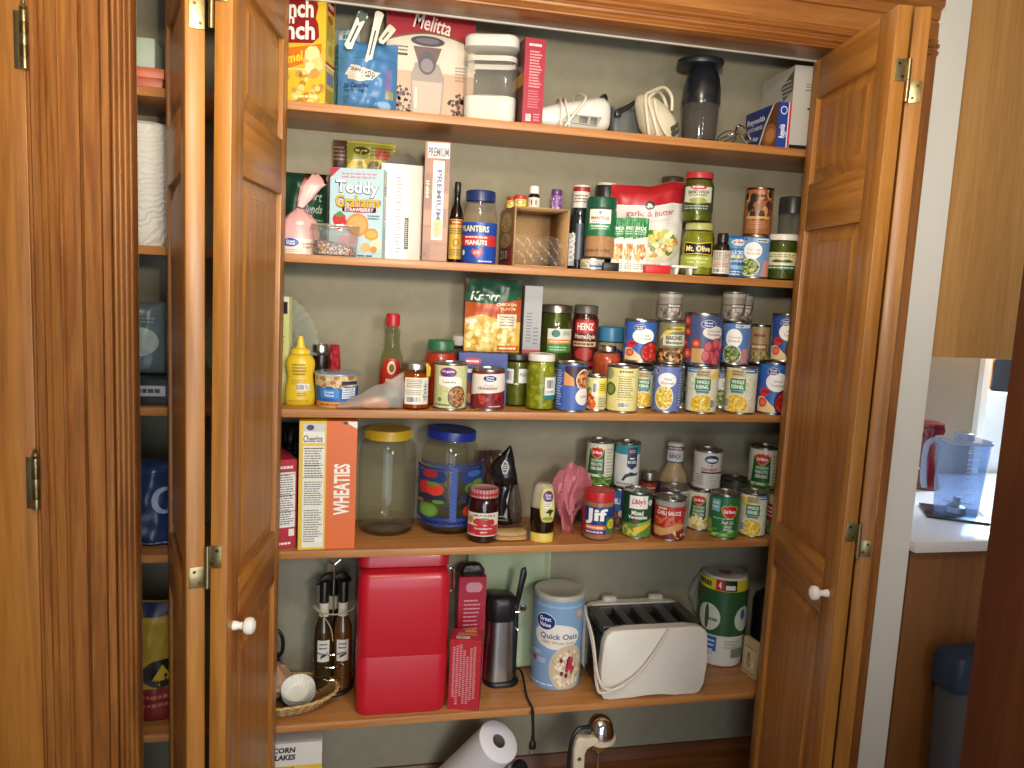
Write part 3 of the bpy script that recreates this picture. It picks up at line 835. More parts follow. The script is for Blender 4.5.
B = Art().rect(0, 0, 1, 1, '#d9c14c').rect(.12, .78, .9, .90, '#a3202a').text('Munch', .5, .84, .6, .05, '#fff2df', .03).ell(.45, .72, .3, .035, '#b4632a').lines(.12, .54, .9, .68, 6, '#6a5a2c', .35).ell(.5, .47, .22, .05, '#b99a4a').rect(0, .34, 1, .36, '#b4362f').rect(0, .32, 1, .335, '#f1ead2').rect(.15, .18, .85, .28, '#7a7fa6').lines(.1, .03, .9, .14, 5, '#7d6b2c')
t_, w, h = carton(F_, .062, 'yellow caramel popcorn box with big white letters on dark red', 'box', '#d9b93a', {'F': A, 'R': B}, None, 'popcorn_box')

# pale teal packet, blue sweetener bag and its clips
F_ = span(330, .15, 356, .13, 26, Z1)
A = Art().rect(0, 0, 1, 1, '#7fb4b4').rect(0, .80, 1, .97, '#cfdede').lines(0.450, 0.840, 0.950, 0.920, 1, '#4b7f88', .6).lines(.1, .5, .9, .75, 4, '#4f8790')
pack('snack_packet', 'pale teal packet half hidden behind the blue sweetener bag', 'packet', F_, .04, [mat('#7fb4b4', rough=.35)], A, seed=5)
F_ = span(337, .020, 397, .018, 38, Z1)
A = Art().rect(0, 0, 1, 1, '#4a7fb0').rect(0, .72, 1, .735, '#3a6a9a')
A.poly([(.12, .50), (.22, .63), (.40, .60), (.60, .53), (.72, .54), (.58, .42), (.35, .38), (.17, .43)], '#d9d4c6').text('GRANULATED', .40, .53, .42, .06, '#2c2a33', .02, slope=-.22).lines(0.400, 0.435, 0.540, 0.485, 1, '#2c2a33', .6)
A.text('36 Calories', .30, .33, .42, .075, '#1d2d55', .03, shear=.25).text('Per Serving', .27, .255, .34, .06, '#1d2d55', .02, shear=.25)
A.rect(.78, .30, .90, .60, '#7d78b2').rect(.79, .18, .93, .30, '#b9b48e').lines(.79, .18, .93, .30, 5, '#6a6648').ell(.55, .13, .10, .055, '#3d71a3').lines(.1, .06, .45, .18, 4, '#3b6c9c').ell(.78, .08, .12, .06, '#8fb6dc')
bb = pack('sweetener_bag', 'blue bag of sweetener clipped shut on the top shelf', 'bag', F_, .075, [mat('#4a7fb0', rough=.28, bump=.15, bscale=40)], A, crinkle=.0035, seed=8, top=.35)
BAGC = Vector(F_.c)
def clip(label, pa, pb, y, wid, hexc, group, dark=None, hook=False):
    a, b = at_y(*pa, y), at_y(*pb, y)
    L = (b-a).length; ang = math.atan2(b.z-a.z, b.x-a.x)
    t = thing('bag_clip', label, 'clip', a, 0, group); t.rotation_euler = (0, -ang, 0)
    bm = BM(); prism(bm, [(0, -wid*.5), (L*.25, -wid*.42), (L*.8, -wid*.5), (L*.96, -wid*.62), (L, -wid*.3), (L, wid*.3), (L*.96, wid*.62), (L*.8, wid*.5), (L*.25, wid*.42), (0, wid*.5), (-wid*.3, 0)], -.004, 0, 0, 'xz', .0012)
    obj('jaw', bm, mat(hexc, rough=.4), t)
    bm = BM(); prism(bm, [(L*.05, -wid*.25), (L*.95, -wid*.3), (L*.95, wid*.2), (L*.05, wid*.15)], .0002, .008, 0, 'xz', .001)
    obj('jaw', bm, mat(hexc, rough=.4), t)
    bm = BM(); box(bm, L*.12, L*.62, -.0052, -.0042, -wid*.10, wid*.10, 0, .0003)
    obj('slot', bm, mat('#4a4740', rough=.6), t)
    if dark:
        bm = BM()
        prism(bm, [(L*.88+wid*.75*q*math.cos(2*PI*k/10), wid*.75*q*math.sin(2*PI*k/10)) for k in range(10) for q in [1.0 if k % 2 else .6]], -.0062, -.0043, 0, 'xz')
        o = obj('emblem', bm, mat(dark, rough=.4), t); o['label'] = 'dark green rosette'
clip('white bag clip with a dark green rosette on the blue bag', (348, 47), (364, 13), .024, .020, '#d9dccb', 'bag clips', '#1f3d2a')
clip('long white bag clip standing highest above the blue bag', (368, 62), (380, 12), .022, .017, '#dcd5c6', 'bag clips')
clip('short pale bag clip at the tilted end of the blue bag', (381, 42), (393, 27), .026, .017, '#d3ccbd', 'bag clips')

# coffee grinder box
F_ = span(384, .115, 472, .115, 8, Z1)
A = Art().rect(0, 0, 1, 1, '#cfae94').rect(0, .42, 1, .78, '#d5c6b2').rect(0, .72, 1, 1, '#a81f2b')
A.poly([(u/20, .70+.09*math.sin(PI*u/20)) for u in range(21)]+[(1, .45), (0, .45)], '#6b5a3a').poly([(u/20, .685+.09*math.sin(PI*u/20)) for u in range(21)]+[(1, .45), (0, .45)], '#d8cbb8')
A.text('Melitta', .50, .865, .42, .135, '#f3e9dd', .012, shear=.35, slope=-.12)
A.rect(0, 0, 1, .44, '#c9a488').speck(.17, .16, .16, .15, 70, ('#4b3524', '#6b4c33', '#33251a'), .018, asp=.8).speck(.84, .13, .13, .15, 60, ('#4b3524', '#6b4c33', '#33251a'), .018, asp=.8)
A.lines(.08, .60, .26, .66, 2, '#4b4034').rect(.10, .57, .24, .59, '#2b241e').lines(.78, .38, .92, .52, 5, '#9a7f6a')
A.ell(.46, .71, .19, .045, '#3b3440').ell(.46, .715, .13, .025, '#6d646e').poly([(.30, .66), (.62, .66), (.56, .52), (.36, .52)], '#6a4a48').poly([(.33, .52), (.59, .52), (.66, .40), (.64, .08), (.58, .03), (.36, .03), (.30, .08), (.28, .40)], '#9c8e86').poly([(.30, .36), (.64, .36), (.62, .09), (.57, .05), (.37, .05), (.32, .09)], '#c2ad9c').ell(.46, .52, .10, .10, '#4a4450').ell(.46, .50, .07, .06, '#857a80').rect(.33, .30, .36, .12, '#d8cbbf')
carton(F_, .12, 'red and beige coffee grinder box with a grinder pictured on it', 'box', '#b98e78', {'F': A}, None, 'grinder_box')

# square clear canister with white powder
F_ = fit(462, 517, 30, Z1, y=.006)
R, H = F_.r*.86, F_.h
t = thing('square_canister', 'square clear canister with white lid and white powder inside', 'canister', F_.c, F_.rz-.12)
def sq(s, z, r=.026): return [(x*s, y*s, z) for x, y in rrect(2.25*R, 1.45*R, r, 6)]
CP = clear('#f2f2ee', rough=.06, op=.06, name='clear_plastic')
bm = BM(); loft(bm, [sq(.93, 0), sq(.97, .004), sq(.99, H*.5), sq(1, H*.84), sq(.94, H*.86), sq(.94, H*.90)], 0, True, False); obj('tub', bm, CP, t, sharp=60)
bm = BM(); loft(bm, [sq(.93, .003), sq(.95, .006), sq(.96, H*.28), sq(.95, H*.30), sq(.6, H*.33), sq(.2, H*.34)], 0); obj('powder', bm, mat('#f1efe9', rough=.9, bump=.05), t)
bm = BM(); loft(bm, [sq(.97, H*.865), sq(1.0, H*.87), sq(1.01, H*.96), sq(.99, H*.985), sq(.94, H), sq(.5, H)], 0); obj('lid', bm, mat('#dedbd2', rough=.4), t)
bm = BM(); loft(bm, [sq(.955, H*.70), sq(.955, H*.76)], 0, False, False); o = obj('inner_band', bm, mat('#e6e3da', rough=.5), t)

# slim red box
F_ = span(521.5, .006, 542, .008, 38, Z1)
A = Art().rect(0, 0, 1, 1, '#a8263a').lines(.2, .90, .85, .94, 1, '#f4dede', .7).lines(.25, .42, .85, .86, 13, '#e0a3ac', .5).lines(.25, .18, .85, .40, 7, '#cf7f8b', .4).rect(.18, .03, .42, .11, '#efe3dc').lines(.2, .04, .4, .10, 3, '#6b2a33').lines(.55, .03, .85, .13, 3, '#d99aa4')
B = Art().rect(0, 0, 1, 1, '#5c1f22').rect(0, .45, 1, .6, '#b98a2c')
carton(F_, .11, 'slim dark red box standing beside the square canister', 'box', '#8f2233', {'F': A, 'L': B}, None, 'baking_box')

# white hand mixer lying with cord wrapped round it
a, b = at_y(536, 116, .075), at_y(610, 110, .05)
t = thing('hand_mixer', 'white hand mixer lying down with its cord wrapped around', 'mixer', ((a.x+b.x)/2, .072, Z1), -.10)
L = (b-a).length; bm = BM(); rings = []
for s, hh, wd, z0 in ((-.5, .030, .025, .012), (-.47, .046, .034, .006), (-.2, .062, .040, .003), (.12, .076, .044, .0015), (.30, .084, .046, .0015), (.40, .082, .044, .003), (.47, .066, .036, .010), (.5, .045, .022, .018)):
    rings.append([(s*L, y*wd/.05, z0+hh/2+z*hh/.1) for y, z in rrect(.1, .1, .032, 5)])
loft(bm, rings); obj('body', bm, mat('#d8d4cc', rough=.35), t, sharp=50)
bm = BM(); prism(bm, [(-.18*L, .016), (.30*L, .012), (.36*L, .034), (-.10*L, .036)], -.0475, -.043, 0, 'xz', .001); o = obj('badge_panel', bm, mat('#9b968c', rough=.4), t); o['label'] = 'grey badge strip'
bm = BM(); prism(bm, [(.05*L, .017), (.16*L, .016), (.17*L, .031), (.06*L, .032)], -.0495, -.0474, 0, 'xz', .0008); prism(bm, [(.20*L, .016), (.28*L, .015), (.30*L, .031), (.21*L, .031)], -.0495, -.0474, 0, 'xz', .0008); obj('switch', bm, mat('#56534e', rough=.4), t)
bm = BM(); tube(bm, [(.36*L, -.01, .086), (.42*L, -.01, .094), (.455*L, 0, .088), (.44*L, .01, .080)], .004); obj('beater_release', bm, BLACK, t)
for q, (s, ln) in enumerate(((-.19, .0), (-.13, .006), (.13, -.03))):
    bm = BM(); hh = .062+(s+.2)*.05
    tube(bm, [(s*L, .046, .03), (s*L+ln*.5, .040, hh+.004), (s*L+ln*.3, 0, hh+.016), (s*L, -.043, hh-.004), (s*L+ln, -.053, .032), (s*L+ln*1.6, -.046, .004), (s*L+ln, 0, .0025), (s*L, .046, .006)], .0033, 8, 0, 5, True)
    obj('cord', bm, mat('#dcd7cc', rough=.45), t)

# grey plastic tub with a dark brush in it
F_ = fit(606, 640, 107, Z1, y=.12)
t = thing('plastic_tub', 'grey plastic tub between the two mixers', 'tub', F_.c, .05)
bm = BM(); GR = mat('#5d5f5e', rough=.5)
for s, zz in ((1, 0), ): loft(bm, [[(x*k, y*k, z) for x, y in rrect(.10, .075, .014, 4)] for z, k in ((.001, .86), (F_.h, 1.0), (F_.h, .95), (.004, .82))], 0, True, True)
obj('tub', bm, GR, t); bm = BM(); loft(bm, [[(x*k, y*k, z) for x, y in rrect(.10, .075, .014, 4)] for z, k in ((F_.h-.007, 1.0), (F_.h-.006, 1.06), (F_.h+.001, 1.06), (F_.h+.001, .96))], 0, False, False); obj('rim', bm, GR, t)
a, b = at_y(618, 112, .085), at_y(648, 97, .13)
t = thing('brush', 'dark handled brush resting across the grey tub', 'brush', a, 0)
bm = BM(); d_ = b-a; tube(bm, [(0, 0, 0), d_*.3, d_*.7+Vector((0, 0, .004)), d_], lambda s: .007-.002*s, 8); obj('handle', bm, mat('#2c2622', rough=.5), t)
bm = BM(); box(bm, -.008, .008, -.008, .008, -.012, .004, 0, .003); obj('brush_head', bm, BLACK, t)

# cream hand mixer standing on its end with coiled cord
p = at_y(664, 134, .035)
t = thing('hand_mixer', 'cream hand mixer standing on its vented end with a looped cord', 'mixer', (p.x-.004, .085, Z1), .35)
bm = BM(); rings = []; CR = mat('#ddd3b8', rough=.36)
for k, (z, s, dx, dy) in enumerate(((.002, .62, .02, -.005), (.010, .82, .018, -.004), (.035, .98, .010, 0), (.060, .95, -.002, 0), (.085, .80, -.018, .004), (.105, .52, -.030, .008), (.113, .22, -.036, .010))):
    rings.append([(x*s+dx, y*s+dy, z) for x, y in rrect(.105, .088, .040, 7)])
loft(bm, rings); obj('body', bm, CR, t, sharp=60)
bm = BM(); Mx = Matrix.Translation((.030, -.0415, .030)) @ Matrix.Rotation(.42, 4, 'Z') @ Matrix.Rotation(-.5, 4, 'Y')
for i in range(2):
    for k in range(7): box(bm, -.019+.0055*k, -.0165+.0055*k, -.0035, .004, -.013+.014*i, -.002+.014*i, 0, .0004, M=Mx)
o = obj('vent', bm, mat('#4a463c', rough=.6), t); o['label'] = 'dark vent slits'
for q, pts in enumerate((((-.045, -.03, .004), (-.062, -.035, .05), (-.058, -.02, .10), (-.03, -.01, .118), (.02, .0, .138), (.048, .0, .12), (.052, .0, .085)), ((-.03, -.046, .003), (-.052, -.048, .045), (-.055, -.03, .09), (-.03, -.02, .112), (.0, .0, .124), (.03, .012, .118), (.045, .01, .09)), ((-.045, -.04, .09), (-.04, -.05, .05), (-.015, -.056, .012), (.01, -.055, .003)))):
    bm = BM(); tube(bm, pts, .0042); obj('cord', bm, CR, t)

# black topped coffee grinder
F_ = fit(679, 717, 53, Z1, y=.045)
R, H = F_.r, F_.h
t = thing('coffee_grinder', 'coffee grinder with black domed top and clear cup', 'grinder', F_.c, F_.rz)
SM = clear('#cfcac2', rough=.08, op=.22, body='#8a8580', name='smoky_plastic')
bm = BM(); lathe(bm, [(0, .012), (R*.84, .012), (R*.88, .02), (R*.93, H*.42), (R*.95, H*.47)], 36); obj('cup', bm, SM, t)
bm = BM(); lathe(bm, [(0, 0), (R*.80, 0), (R*.86, .004), (R*.86, .011), (R*.80, .0118), (0, .0118)], 36); obj('base', bm, BLACK, t)
bm = BM(); lathe(bm, [(0, H*.46), (R*.97, H*.46), (R*1.0, H*.50), (R*.98, H*.62), (R*.88, H*.76), (R*.72, H*.86), (R*.60, H*.89), (0, H*.89)], 36); obj('motor_dome', bm, mat('#1b1e24', rough=.25, coat=.3), t)
bm = BM(); lathe(bm, [(0, H*.888), (R*.75, H*.89), (R*1.05, H*.91), (R*1.10, H*.945), (R*1.06, H*.975), (R*.8, H*.995), (0, H)], 36, sx=1.1, M=Matrix.Translation((-R*.18, 0, 0))); obj('top_cap', bm, mat('#20242b', rough=.4), t)
bm = BM(); lathe(bm, [(0, .014), (R*.2, .014), (R*.14, H*.2), (0, H*.2)], 16); obj('blade_hub', bm, STEEL, t)
A = Art().text('ON', 0, .5, .5, .3, '#aab4c2'); ms = [P('#aab4c2')]; bm = BM(); imprint(bm, ms, A, cyl_surf(R*.985, H*.57, H*.60), None, du=.16); bm.free()

# beaters heaped behind the blue box
for q, (dx, dz, ry) in enumerate(((-.02, .014, .5), (.022, .022, -.8))):
    t = thing('mixer_beater', ('wire mixer beater lying nearest the coffee grinder', 'wire mixer beater lying against the dark blue box')[q], 'beater', (at_y(737, 130, .08).x, .10, Z1+.004), .2, 'loose mixer beaters')
    for k in range(2):
        bm = BM(); c_, s_ = math.cos(ry), math.sin(ry); pts = []
        for i in range(12):
            a_ = 2*PI*i/12; x, y, z = .034*math.cos(a_), (.016*math.sin(a_))*(1 if k else .2), .016*math.sin(a_)*(.2 if k else 1)
            pts.append((dx+x*c_-z*s_, y-.02*q, dz+max(-dz, x*s_+z*c_+.01)))
        tube(bm, pts, .0016, 6, 0, 3, True); obj('wire_loop', bm, CHROME, t)
    bm = BM(); tube(bm, [(dx+.03*math.cos(ry), -.02*q, dz+.03*math.sin(ry)+.012), (dx+.075*math.cos(ry+.4), -.02*q+.02, max(.0, dz+.07*math.sin(ry+.3)))], .0028, 8, 0, 1); obj('shaft', bm, CHROME, t)

# blue box of foil bags in front of a big white box
a, b = at_y(776, 146, .006), at_y(744, 146, .185)
ax = Vector((b.x-a.x, b.y-a.y, 0)); L = ax.length
F_ = Fit(); F_.w = .034; F_.z = Z1; F_.rz = math.atan2(ax.y, ax.x)-PI/2
F_.m = Vector((a.x, a.y, Z1))+Vector((math.cos(F_.rz), math.sin(F_.rz), 0))*.017; F_.h = at_y(776, 101, .006).z-Z1
A = Art().rect(0, 0, 1, 1, '#1f3f96').rect(.84, 0, 1, 1, '#c9353f').rect(.76, 0, .84, 1, '#e9e6e2').text('Reynolds', .42, .36, .58, .30, '#f4f4f4', .03, rot=90).ell(.4, .82, .28, .09, '#e9e9ee').ell(.4, .82, .22, .07, '#1f3f96').text('KITCHENS', .60, .30, .46, .12, '#c9d4f0', .02, rot=90)
B = Art().rect(0, 0, 1, 1, '#23397a').poly([(.45, 0), (.62, .55), (.85, 1), (1, 1), (1, 0)], '#6b4634').ell(.78, .32, .2, .25, '#a5623a').ell(.80, .30, .13, .16, '#c98a52').poly([(.42, 0), (.60, .55), (.83, 1), (.87, 1), (.64, .53), (.47, 0)], '#e9e4da')
B.text('Reynolds', .34, .74, .54, .17, '#f2f2f4', .02).text('KITCHENS', .33, .57, .44, .09, '#e6e8f2', .02).text('Oven Bags', .25, .33, .40, .12, '#f2f2f4', .02).lines(.06, .08, .4, .22, 3, '#c7cfe6')
carton(F_, L, 'dark blue kitchen bag box in front of the white carton', 'box', '#22377c', {'F': A, 'L': B}, None, 'bag_box')
a, b = at_y(779, 146, .030), at_y(748, 146, .225)
ax = Vector((b.x-a.x, b.y-a.y, 0)); L = ax.length
F_ = Fit(); F_.w = .115; F_.z = Z1; F_.rz = math.atan2(ax.y, ax.x)-PI/2
a = at_y(788.5, 146, .034); F_.m = Vector((a.x, a.y, Z1))+Vector((math.cos(F_.rz), math.sin(F_.rz), 0))*.0575; F_.h = at_y(790, 64, .034).z-Z1
A = Art().rect(0, 0, 1, 1, '#c3bfb6').rect(0, 0, 1, .07, '#1c2030').lines(.3, .74, .75, .80, 2, '#7a766e').rect(.28, .71, .6, .72, '#55524c').lines(0.370, 0.475, 0.870, 0.525, 1, '#4b4842', .6)
B = Art().rect(0, 0, 1, 1, '#bdb8ae').poly([(.62, .8), (.98, .95), (.98, .70), (.72, .62)], '#5a564e').lines(.65, .66, .95, .86, 4, '#b6b2a8')
carton(F_, min(L, .19), 'large plain white carton behind the blue bag box', 'box', '#c2beb4', {'F': A, 'L': B}, None, 'white_carton')
# ================================================================== second shelf
G2 = 'goods on the second shelf'
# pink sugar bag with twisted neck
p = at_y(301, 256, .115)
H = top_h(301, 207, Vector((p.x, .115, Z2)), .03, Z2)
t = thing('sugar_bag', 'pink and white sugar bag twisted shut at its neck', 'bag', (p.x-.004, .118, Z2), .05)
R_ = random.Random(6); bm = BM(); rings = []; n = 40
prof = ((0, .90), (.05, 1.0), (.25, 1.03), (.5, 1.0), (.72, .84), (.86, .55), (.95, .28), (1.0, .16), (1.06, .2), (1.2, .34), (1.45, .52), (1.64, .56))
for i, (v, s) in enumerate(prof):
    z = v*H; r = []
    lx = 0 if v < 1 else (v-1)*.055
    for k in range(n):
        a = 2*PI*k/n; cx, sx = math.cos(a), math.sin(a)
        q = 1+(.05*math.sin(9*a+i)+.035*math.sin(15*a+2*i)) * (1 if v > .55 else .25)
        fl = .78 if v < 1 else .25
        r.append((.047*s*q*abs(cx)**.75*(1 if cx > 0 else -1)+lx, .047*s*q*fl*abs(sx)**.75*(1 if sx > 0 else -1), z+(.012*math.sin(3*a) if v > 1.5 else 0)))
    rings.append(r)
loft(bm, rings)
ms = [mat('#dfaaa6', rough=.35, bump=.12, bscale=60)]
def sg(u, v, o):
    z = v*H; s = 1.02 if v < .6 else .9
    return Vector((u*.047, -.047*.78*(max(0, 1-abs(u)**2.6))**.42*s-.0015-o, z))
A = Art().rect(-.93, .0, .93, .34, '#e9dcd0').ell(-.45, .25, .42, .09, '#2d58b0').text('Great', -.45, .275, .44, .05, '#ffffff', .02).text('Value', -.45, .225, .44, .05, '#ffffff', .02).text('Granulated', .32, .24, .8, .06, '#b8384a', .02).text('Sugar', .38, .165, .46, .065, '#b8384a', .02).lines(-.8, .04, .3, .12, 2, '#c78c8c').ell(.0, .66, .22, .05, '#e9b0b0').ell(.45, .93, .16, .035, '#5c5f8a')
imprint(bm, ms, A, sg, (-.9, .01, .9, .99), du=.09, off0=.001)
obj('bag', bm, ms, t, sharp=70, recalc=False)
bm = BM(); tube(bm, [(.011*math.cos(2*PI*k/10), .006*math.sin(2*PI*k/10), H*1.0+.002*math.sin(4*PI*k/10)) for k in range(10)], .0022, 6, 0, 3, True); obj('twist_tie', bm, mat('#6a5b62', rough=.5), t)

# dark green bag behind it
F_ = span(281, .195, 326, .195, 172, Z2)
A = Art().rect(0, 0, 1, 1, '#1f4634').text('Select', .64, .72, .5, .12, '#c7d2bd', .01, shear=.3).text('Blends', .66, .57, .48, .10, '#b9c7b0', .01, shear=.3).lines(.5, .32, .92, .46, 3, '#8fa792').rect(0, .94, 1, 1, '#16372a')
pack('tea_bag_pack', 'dark green bag with pale script behind the pink sugar bag', 'bag', F_, .05, [mat('#1f4634', rough=.35)], A, seed=12)

# clear tub of sprinkles
F_ = fit(312, 358, 226, Z2, y=.004, sq=.72)
R, H = F_.r, F_.h
t = thing('clear_tub', 'clear plastic tub of coloured sprinkles in front of the cookie box', 'tub', F_.c, 0)
def tb(s, z): return [(x*s, y*s, z) for x, y in rrect(2*R, 1.5*R, R*.45, 6)]
bm = BM(); loft(bm, [tb(.86, 0), tb(.89, .003), tb(.97, H*.86), tb(1.03, H*.87), tb(1.03, H*.94), tb(1.0, H)], 0, True, False); obj('tub', bm, CP, t, sharp=60)
bm = BM(); loft(bm, [tb(1.0, H+.0003), tb(1.035, H+.001), tb(1.035, H+.004), tb(.96, H+.0045), tb(.94, H+.002)], 0); obj('lid', bm, clear('#f4f1ea', rough=.08, op=.12, name='clear_lid'), t)
spm = bpy.data.materials.new('sprinkle_mix'); spm.use_nodes = True
_n = spm.node_tree; _v = _n.nodes.new('ShaderNodeTexVoronoi'); _v.inputs['Scale'].default_value = 330; _rp = _n.nodes.new('ShaderNodeValToRGB'); _rp.color_ramp.interpolation = 'CONSTANT'
_tc = _n.nodes.new('ShaderNodeTexCoord'); _n.links.new(_tc.outputs['Object'], _v.inputs['Vector'])
_e = _rp.color_ramp.elements; _e[0].color = lin('#6e4a38'); _e[1].position = .2; _e[1].color = lin('#c9b49a')
for ps, cc in ((.4, '#a23c3c'), (.52, '#dcd0c0'), (.64, '#4c3427'), (.76, '#b98b3c'), (.88, '#5c6c8c')): _q = _e.new(ps); _q.color = lin(cc)
_sp = _n.nodes.new('ShaderNodeSeparateColor'); _n.links.new(_v.outputs['Color'], _sp.inputs[0]); _n.links.new(_sp.outputs[0], _rp.inputs['Fac']); _n.links.new(_rp.outputs['Color'], _n.nodes['Principled BSDF'].inputs['Base Color'])
bm = BM(); loft(bm, [tb(.84, .003), tb(.86, .006), [(x, y, z+.014*(-x/R)*.6+.006) for x, y, z in tb(.89, H*.30)], [(x*.6, y*.6, z+.014*(-x*.6/R)*.6+.009) for x, y, z in tb(.89, H*.33)]], 0)
o = obj('sprinkles', bm, spm, t); o['kind'] = 'stuff'

# yellow bag behind the cookie box
F_ = span(331, .222, 393, .222, 141, Z2)
A = Art().rect(0, 0, 1, 1, '#c9b83a').rect(0, .6, .22, 1, '#43261f').poly([(.22, .78), (.30, .84), (1, .86), (1, .985), (.22, .985)], '#8a8a2e').ell(.45, .92, .13, .035, '#40341c').lines(0.350, 0.905, 0.550, 0.935, 1, '#d8c25a', .6).ell(.78, .90, .12, .05, '#b4502a').lines(.60, .88, .95, .96, 3, '#6b3c22').speck(.62, .78, .28, .06, 30, ('#8a7a3a', '#b8a24a', '#6e5d2c'), .05, asp=.5).lines(.0, .82, .2, .95, 4, '#8a6a52')
pack('chip_bag', 'yellow and brown bag standing behind the strawberry cookie box', 'bag', F_, .022, [mat('#c2b138', rough=.4)], A, seed=15)

# strawberry cookie box
F_ = span(328.6, .112, 381.6, .076, 168, Z2); F_.h *= 1.0
A = Art().rect(0, 0, 1, 1, '#b4d2da').poly([(0, 1), (.20, 1), (0, .88)], '#b83a44').lines(.22, .88, .94, .955, 2, '#c98aa0', .5)
A.text('Teddy', .51, .765, .83, .185, '#2a3a66', .06, slope=-.02).text('Teddy', .51, .77, .80, .175, '#f7f6ef', .025, slope=-.02)
A.text('Grahams', .53, .628, .86, .15, '#2a3a66', .06).text('Grahams', .53, .633, .84, .14, '#e8b32e', .025)
A.rr(.24, .505, .87, .575, '#d2607c', .9).text('STRAWBERRY', .555, .54, .54, .042, '#fbeef0', .02)
A.blob(.20, .40, .13, .10, '#c52f38', 2).poly([(.08, .47), (.2, .52), (.30, .47), (.2, .45)], '#4f8a3a').ell(.53, .37, .21, .13, '#c98f4c').ell(.53, .37, .17, .10, '#dba865').blob(.80, .27, .13, .07, '#d99540', 3).blob(.80, .27, .09, .045, '#e9b15e', 4).blob(.88, .16, .10, .06, '#e8d9b8', 5).blob(.70, .12, .09, .05, '#d9b078', 6).blob(.85, .10, .06, .04, '#c98f4c', 7).lines(.72, .43, .96, .49, 2, '#41607c').blob(.36, .2, .2, .06, '#e3a5b4', 9)
A.lines(.04, .012, .9, .04, 1, '#4c6878', .6)
B = Art().rect(0, 0, 1, 1, '#a9c8d3').ell(.5, .88, .36, .05, '#e5c27a').lines(.15, .72, .9, .82, 3, '#7b6a8c').rect(.12, .42, .92, .70, '#e9ecec').lines(.18, .44, .86, .68, 9, '#5a5f66', .4).lines(.15, .1, .9, .36, 9, '#5c7683', .35)
carton(F_, .036, 'pale blue strawberry cookie box with yellow and white lettering', 'box', '#a9c9d3', {'F': A, 'R': B}, None, 'cookie_box')

# white carton with torn top
F_ = span(379, .118, 420.5, .120, 164, Z2)
A = Art().rect(0, 0, 1, 1, '#e9e6dc').rect(.30, .04, .52, .94, '#c9cdcc').rect(.35, .05, .51, .90, '#f0f0ea').lines(.36, .07, .50, .88, 22, '#6a6a66', .4).rect(.58, .12, .68, .45, '#24262a').lines(.60, .14, .66, .43, 14, '#b9b9b4', .5)
B = Art().rect(0, 0, 1, 1, '#e0ddd2')
t, w, h = carton(F_, .085, 'plain white carton with torn open top behind the cookie box', 'box', '#e2dfd5', {'F': A, 'R': B}, None, 'open_carton')
bm = BM(); loft(bm, [[(-w/2+.004, -.04, h), (w*.1, -.02, h), (w*.48, .0, h)], [(-w/2+.03, -.01, h+.022), (w*.18, .005, h+.034), (w*.49, .02, h+.012)]], 0, False, False, closed=False)
o = obj('torn_flap', bm, mat('#77736a', rough=.8), t); o['label'] = 'torn grey flap'

# cracker box, brick patterned
F_ = span(421.5, .010, 446.5, .003, 141, Z2)
A = Art().rect(0, 0, 1, 1, '#8a5539')
for r_ in range(7):
    for c_ in range(2):
        u0 = -.3+.62*c_+(.25 if r_ % 2 else 0); cc = random.Random(r_*3+c_).choice(('#96603f', '#7d4c33', '#a56e4b'))
        A.rect(max(.02, u0+.02), .146*r_+.010, min(.98, u0+.60), .146*r_+.136, cc)
A.rect(.10, .86, .96, .985, '#d9d3c8').text('PREMIUM', .53, .91, .8, .075, '#2e3c66', .03, rot=0)
A.rect(.34, .18, .78, .84, '#dcd8cd').text('PREMIUM', .60, .555, .20, .42, '#2c447c', .03, rot=-90).lines(.38, .42, .48, .70, 10, '#7d8bb0', .5).rr(.40, .20, .74, .35, '#cfa866', .4).speck(.57, .275, .13, .06, 12, ('#8a6a38',), .018, asp=.4).text('MINI', .14, .6, .12, .14, '#e9d9c0', .02, rot=90).ell(.1, .06, .05, .015, '#4b3024')
carton(F_, .19, 'tall brick patterned cracker box with vertical white strip', 'box', '#8a5539', {'F': A}, None, 'cracker_box')

# dark sauce bottle with a yellow label
F_ = fit(448, 462, 181, Z2, y=.095)
A = Art().rect(-1.7, 0, 1.7, 1, '#dcb54c').rect(-1.7, .86, 1.7, .98, '#b9502e').lines(-0.600, 0.890, 0.600, 0.950, 1, '#f3e2b8', .6).lines(-1, .62, 1, .80, 3, '#7d5a22', .5).ell(0, .42, .42, .1, '#8a6426').ell(0, .42, .3, .07, '#dcb54c').lines(-.9, .08, .9, .26, 3, '#8c6a2c')
DK = mat('#1a120e', rough=.1, coat=.6, name='dark_bottle_glass')
jar(F_, 'slim dark bottle with a yellow label beside the brick patterned box', 'bottle', [(.9, 0), (1, .02), (1, .56), (.8, .66), (.45, .74), (.40, .95), (.44, .96)], (.46, .86, 1.0, '#23201f'), None, A, (.05, .54), P('#dcb54c'), DK, None, 'sauce_bottle')

